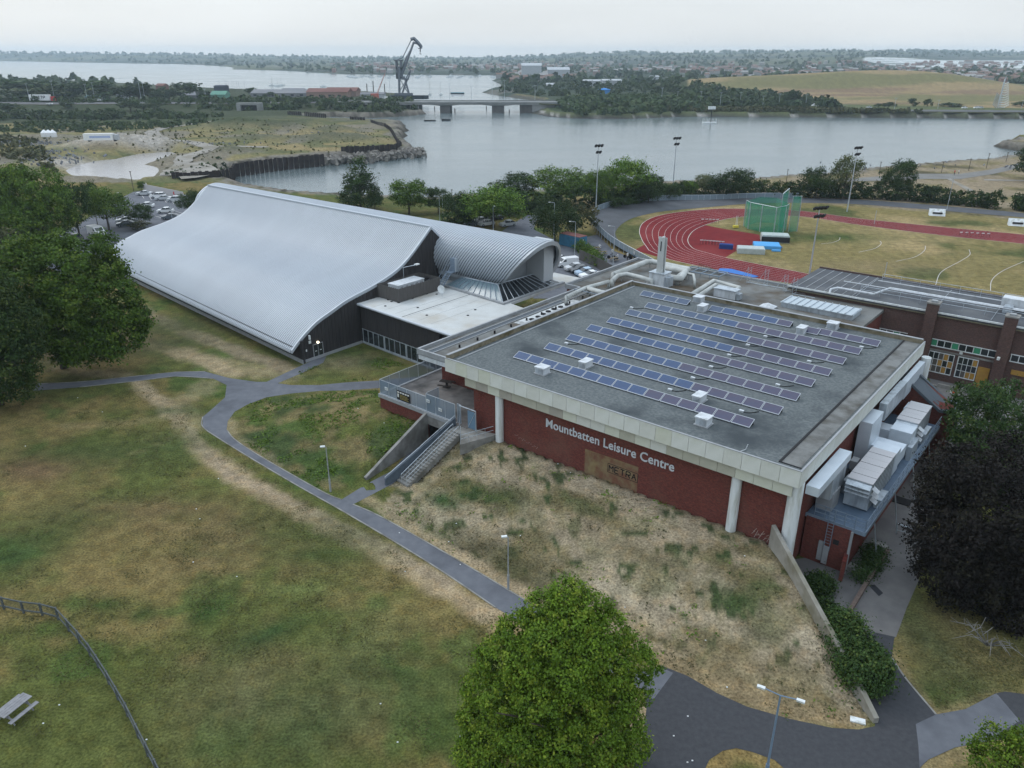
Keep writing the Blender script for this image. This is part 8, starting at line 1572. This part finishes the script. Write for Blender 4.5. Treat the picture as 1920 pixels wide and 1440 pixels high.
# curved low fence and litter on the lawn
pf = [(-40,1134),(8,1142),(45,1150),(80,1154),(110,1162),(130,1184),(150,1206),(170,1230),(185,1252),(205,1283),(222,1312),(240,1343),(260,1383),(278,1418),(295,1450),(310,1480)]
Pf = WP(pf); fn = empty('park_fence', Pf[1], 0, 'curved low wooden rail fence with wire mesh at the lower left lawn', 'fence'); q0 = fn.location.copy(); FW = mat('fence timber', (.075, .085, .085), (.11, .12, .12), 3); WM = mat('fence wire', (.08, .10, .10), alpha=.22)
for i, (a, b) in enumerate(zip(Pf[:-1], Pf[1:])):
    a, b = a-q0, b-q0; MB().box(a.x-.06, a.x+.06, a.y-.06, a.y+.06, 0, 1.15).build('post', FW, fn)
    for h_ in (.28, 1.08): dd = (b-a).normalized(); nn_ = Vector((-dd.y, dd.x, 0))*.035; MB().prism([tuple((a-nn_)[:2]), tuple((b-nn_)[:2]), tuple((b+nn_)[:2]), tuple((a+nn_)[:2])], h_-.05, h_+.05).build('rail', FW, fn)
    MB().add([a+Vector((0, 0, .1)), b+Vector((0, 0, .1)), b+Vector((0, 0, 1.05)), a+Vector((0, 0, 1.05))], [(0, 1, 2, 3)]).build('wire_mesh', WM, fn)
rr_ = random.Random(15); b2 = MB()
for i in range(46):
    x, y = rr_.uniform(20, 1500), rr_.uniform(740, 1430); p = W(x, y, 0); z_ = gz(p.x, p.y); b2.box(p.x-.05, p.x+.05, p.y-.035, p.y+.035, z_+.01, z_+.05)
tag(b2.build('litter', WHITE), 'tiny white bits of litter scattered on the grass', 'litter', kind='stuff')
mh = empty('manhole', W(1608, 1352, .0), R(-20), 'pale concrete inspection cover on the grass point by the road', 'manhole cover'); MB().box(-.45, .45, -.22, .22, 0, .1).build('cover', WHITE, mh)
mh = empty('concrete_slab', W(908, 838, 2.3), R(-30), 'pale concrete slab lying on the bank below the left column', 'slab'); MB().box(-.5, .5, -.3, .3, 0, .18).build('slab', CONC, mh)
for (x, y, lab) in ((1740,885,'square dark base slab under the plant deck, farther'),(1690,940,'square dark base slab under the plant deck, nearer'),(1725,905,'pale loose board on the yard tarmac')): th = empty('ground_slab', W(x, y, .03), ANG, lab, 'slab'); MB().box(-.8, .8, -.6, .6, 0, .12).build('slab', CONC if 'pale' in lab else DARK, th)
bar = empty('barrier_gate', W(1680, 1000, .0), R(-42), 'pale swing barrier across the yard entrance', 'barrier'); MB().tube([(0, 0, 0), (0, 0, 1.0), (3.6, 0, .95)], .06, 6).tube([(0, 0, .35), (3.6, 0, .9)], .04, 5).tube([(3.6, 0, .95), (3.6, 0, 0)], .05, 5).build('bar', GALV, bar)
LG = mat('road repair', (.035, .037, .042))
for pts in ([(1628,1097),(1640,1096),(1656,1112),(1648,1118)],): sheet('road_patch', [WP(pts, .04)], LG, .045)
sheet('promenade', [WP([(1540,340),(1620,333),(1720,326),(1800,326),(1860,318),(1920,304),(1990,292),(1990,300),(1920,313),(1860,327),(1800,336),(1720,336),(1620,340)])], mat('promenade', (.2, .195, .185), (.16, .155, .145), .2), .06)
sheet('trackway', [WP([(1776,336),(1782,335),(1828,358),(1816,359)]) , WP([(1845,336),(1920,338),(1990,340),(1990,342),(1845,338.5)])], GRAV, .07)

for g_, f_ in (('motorway lamps at left', 'slender motorway lamp column at left, %s'), ('motorway lamps on the bridge', 'slender lamp column on the bridge, %s'), ('motorway lamps below the hill', 'slender motorway lamp column below the far hill, %s'), ('yachts in the small marina', 'bare masted yacht in the small marina, %s')): ordinals(g_, f_)
# ================================================================== HAZE
hz = MB().box(-7000, 7000, -7000, 7000, -7.2, 82).build('haze', None); tag(hz, 'pale summer haze lying over the estuary', 'haze', kind='stuff')
m = bpy.data.materials.new('haze'); m.use_nodes = True; t = m.node_tree; t.nodes.clear(); o_ = N(t, 'ShaderNodeOutputMaterial'); pv = N(t, 'ShaderNodeVolumePrincipled')
pv.inputs['Color'].default_value = (.72, .87, 1, 1); pv.inputs['Density'].default_value = 0.000115; pv.inputs['Anisotropy'].default_value = .2
t.links.new(pv.outputs[0], o_.inputs['Volume']); hz.data.materials.clear(); hz.data.materials.append(m)
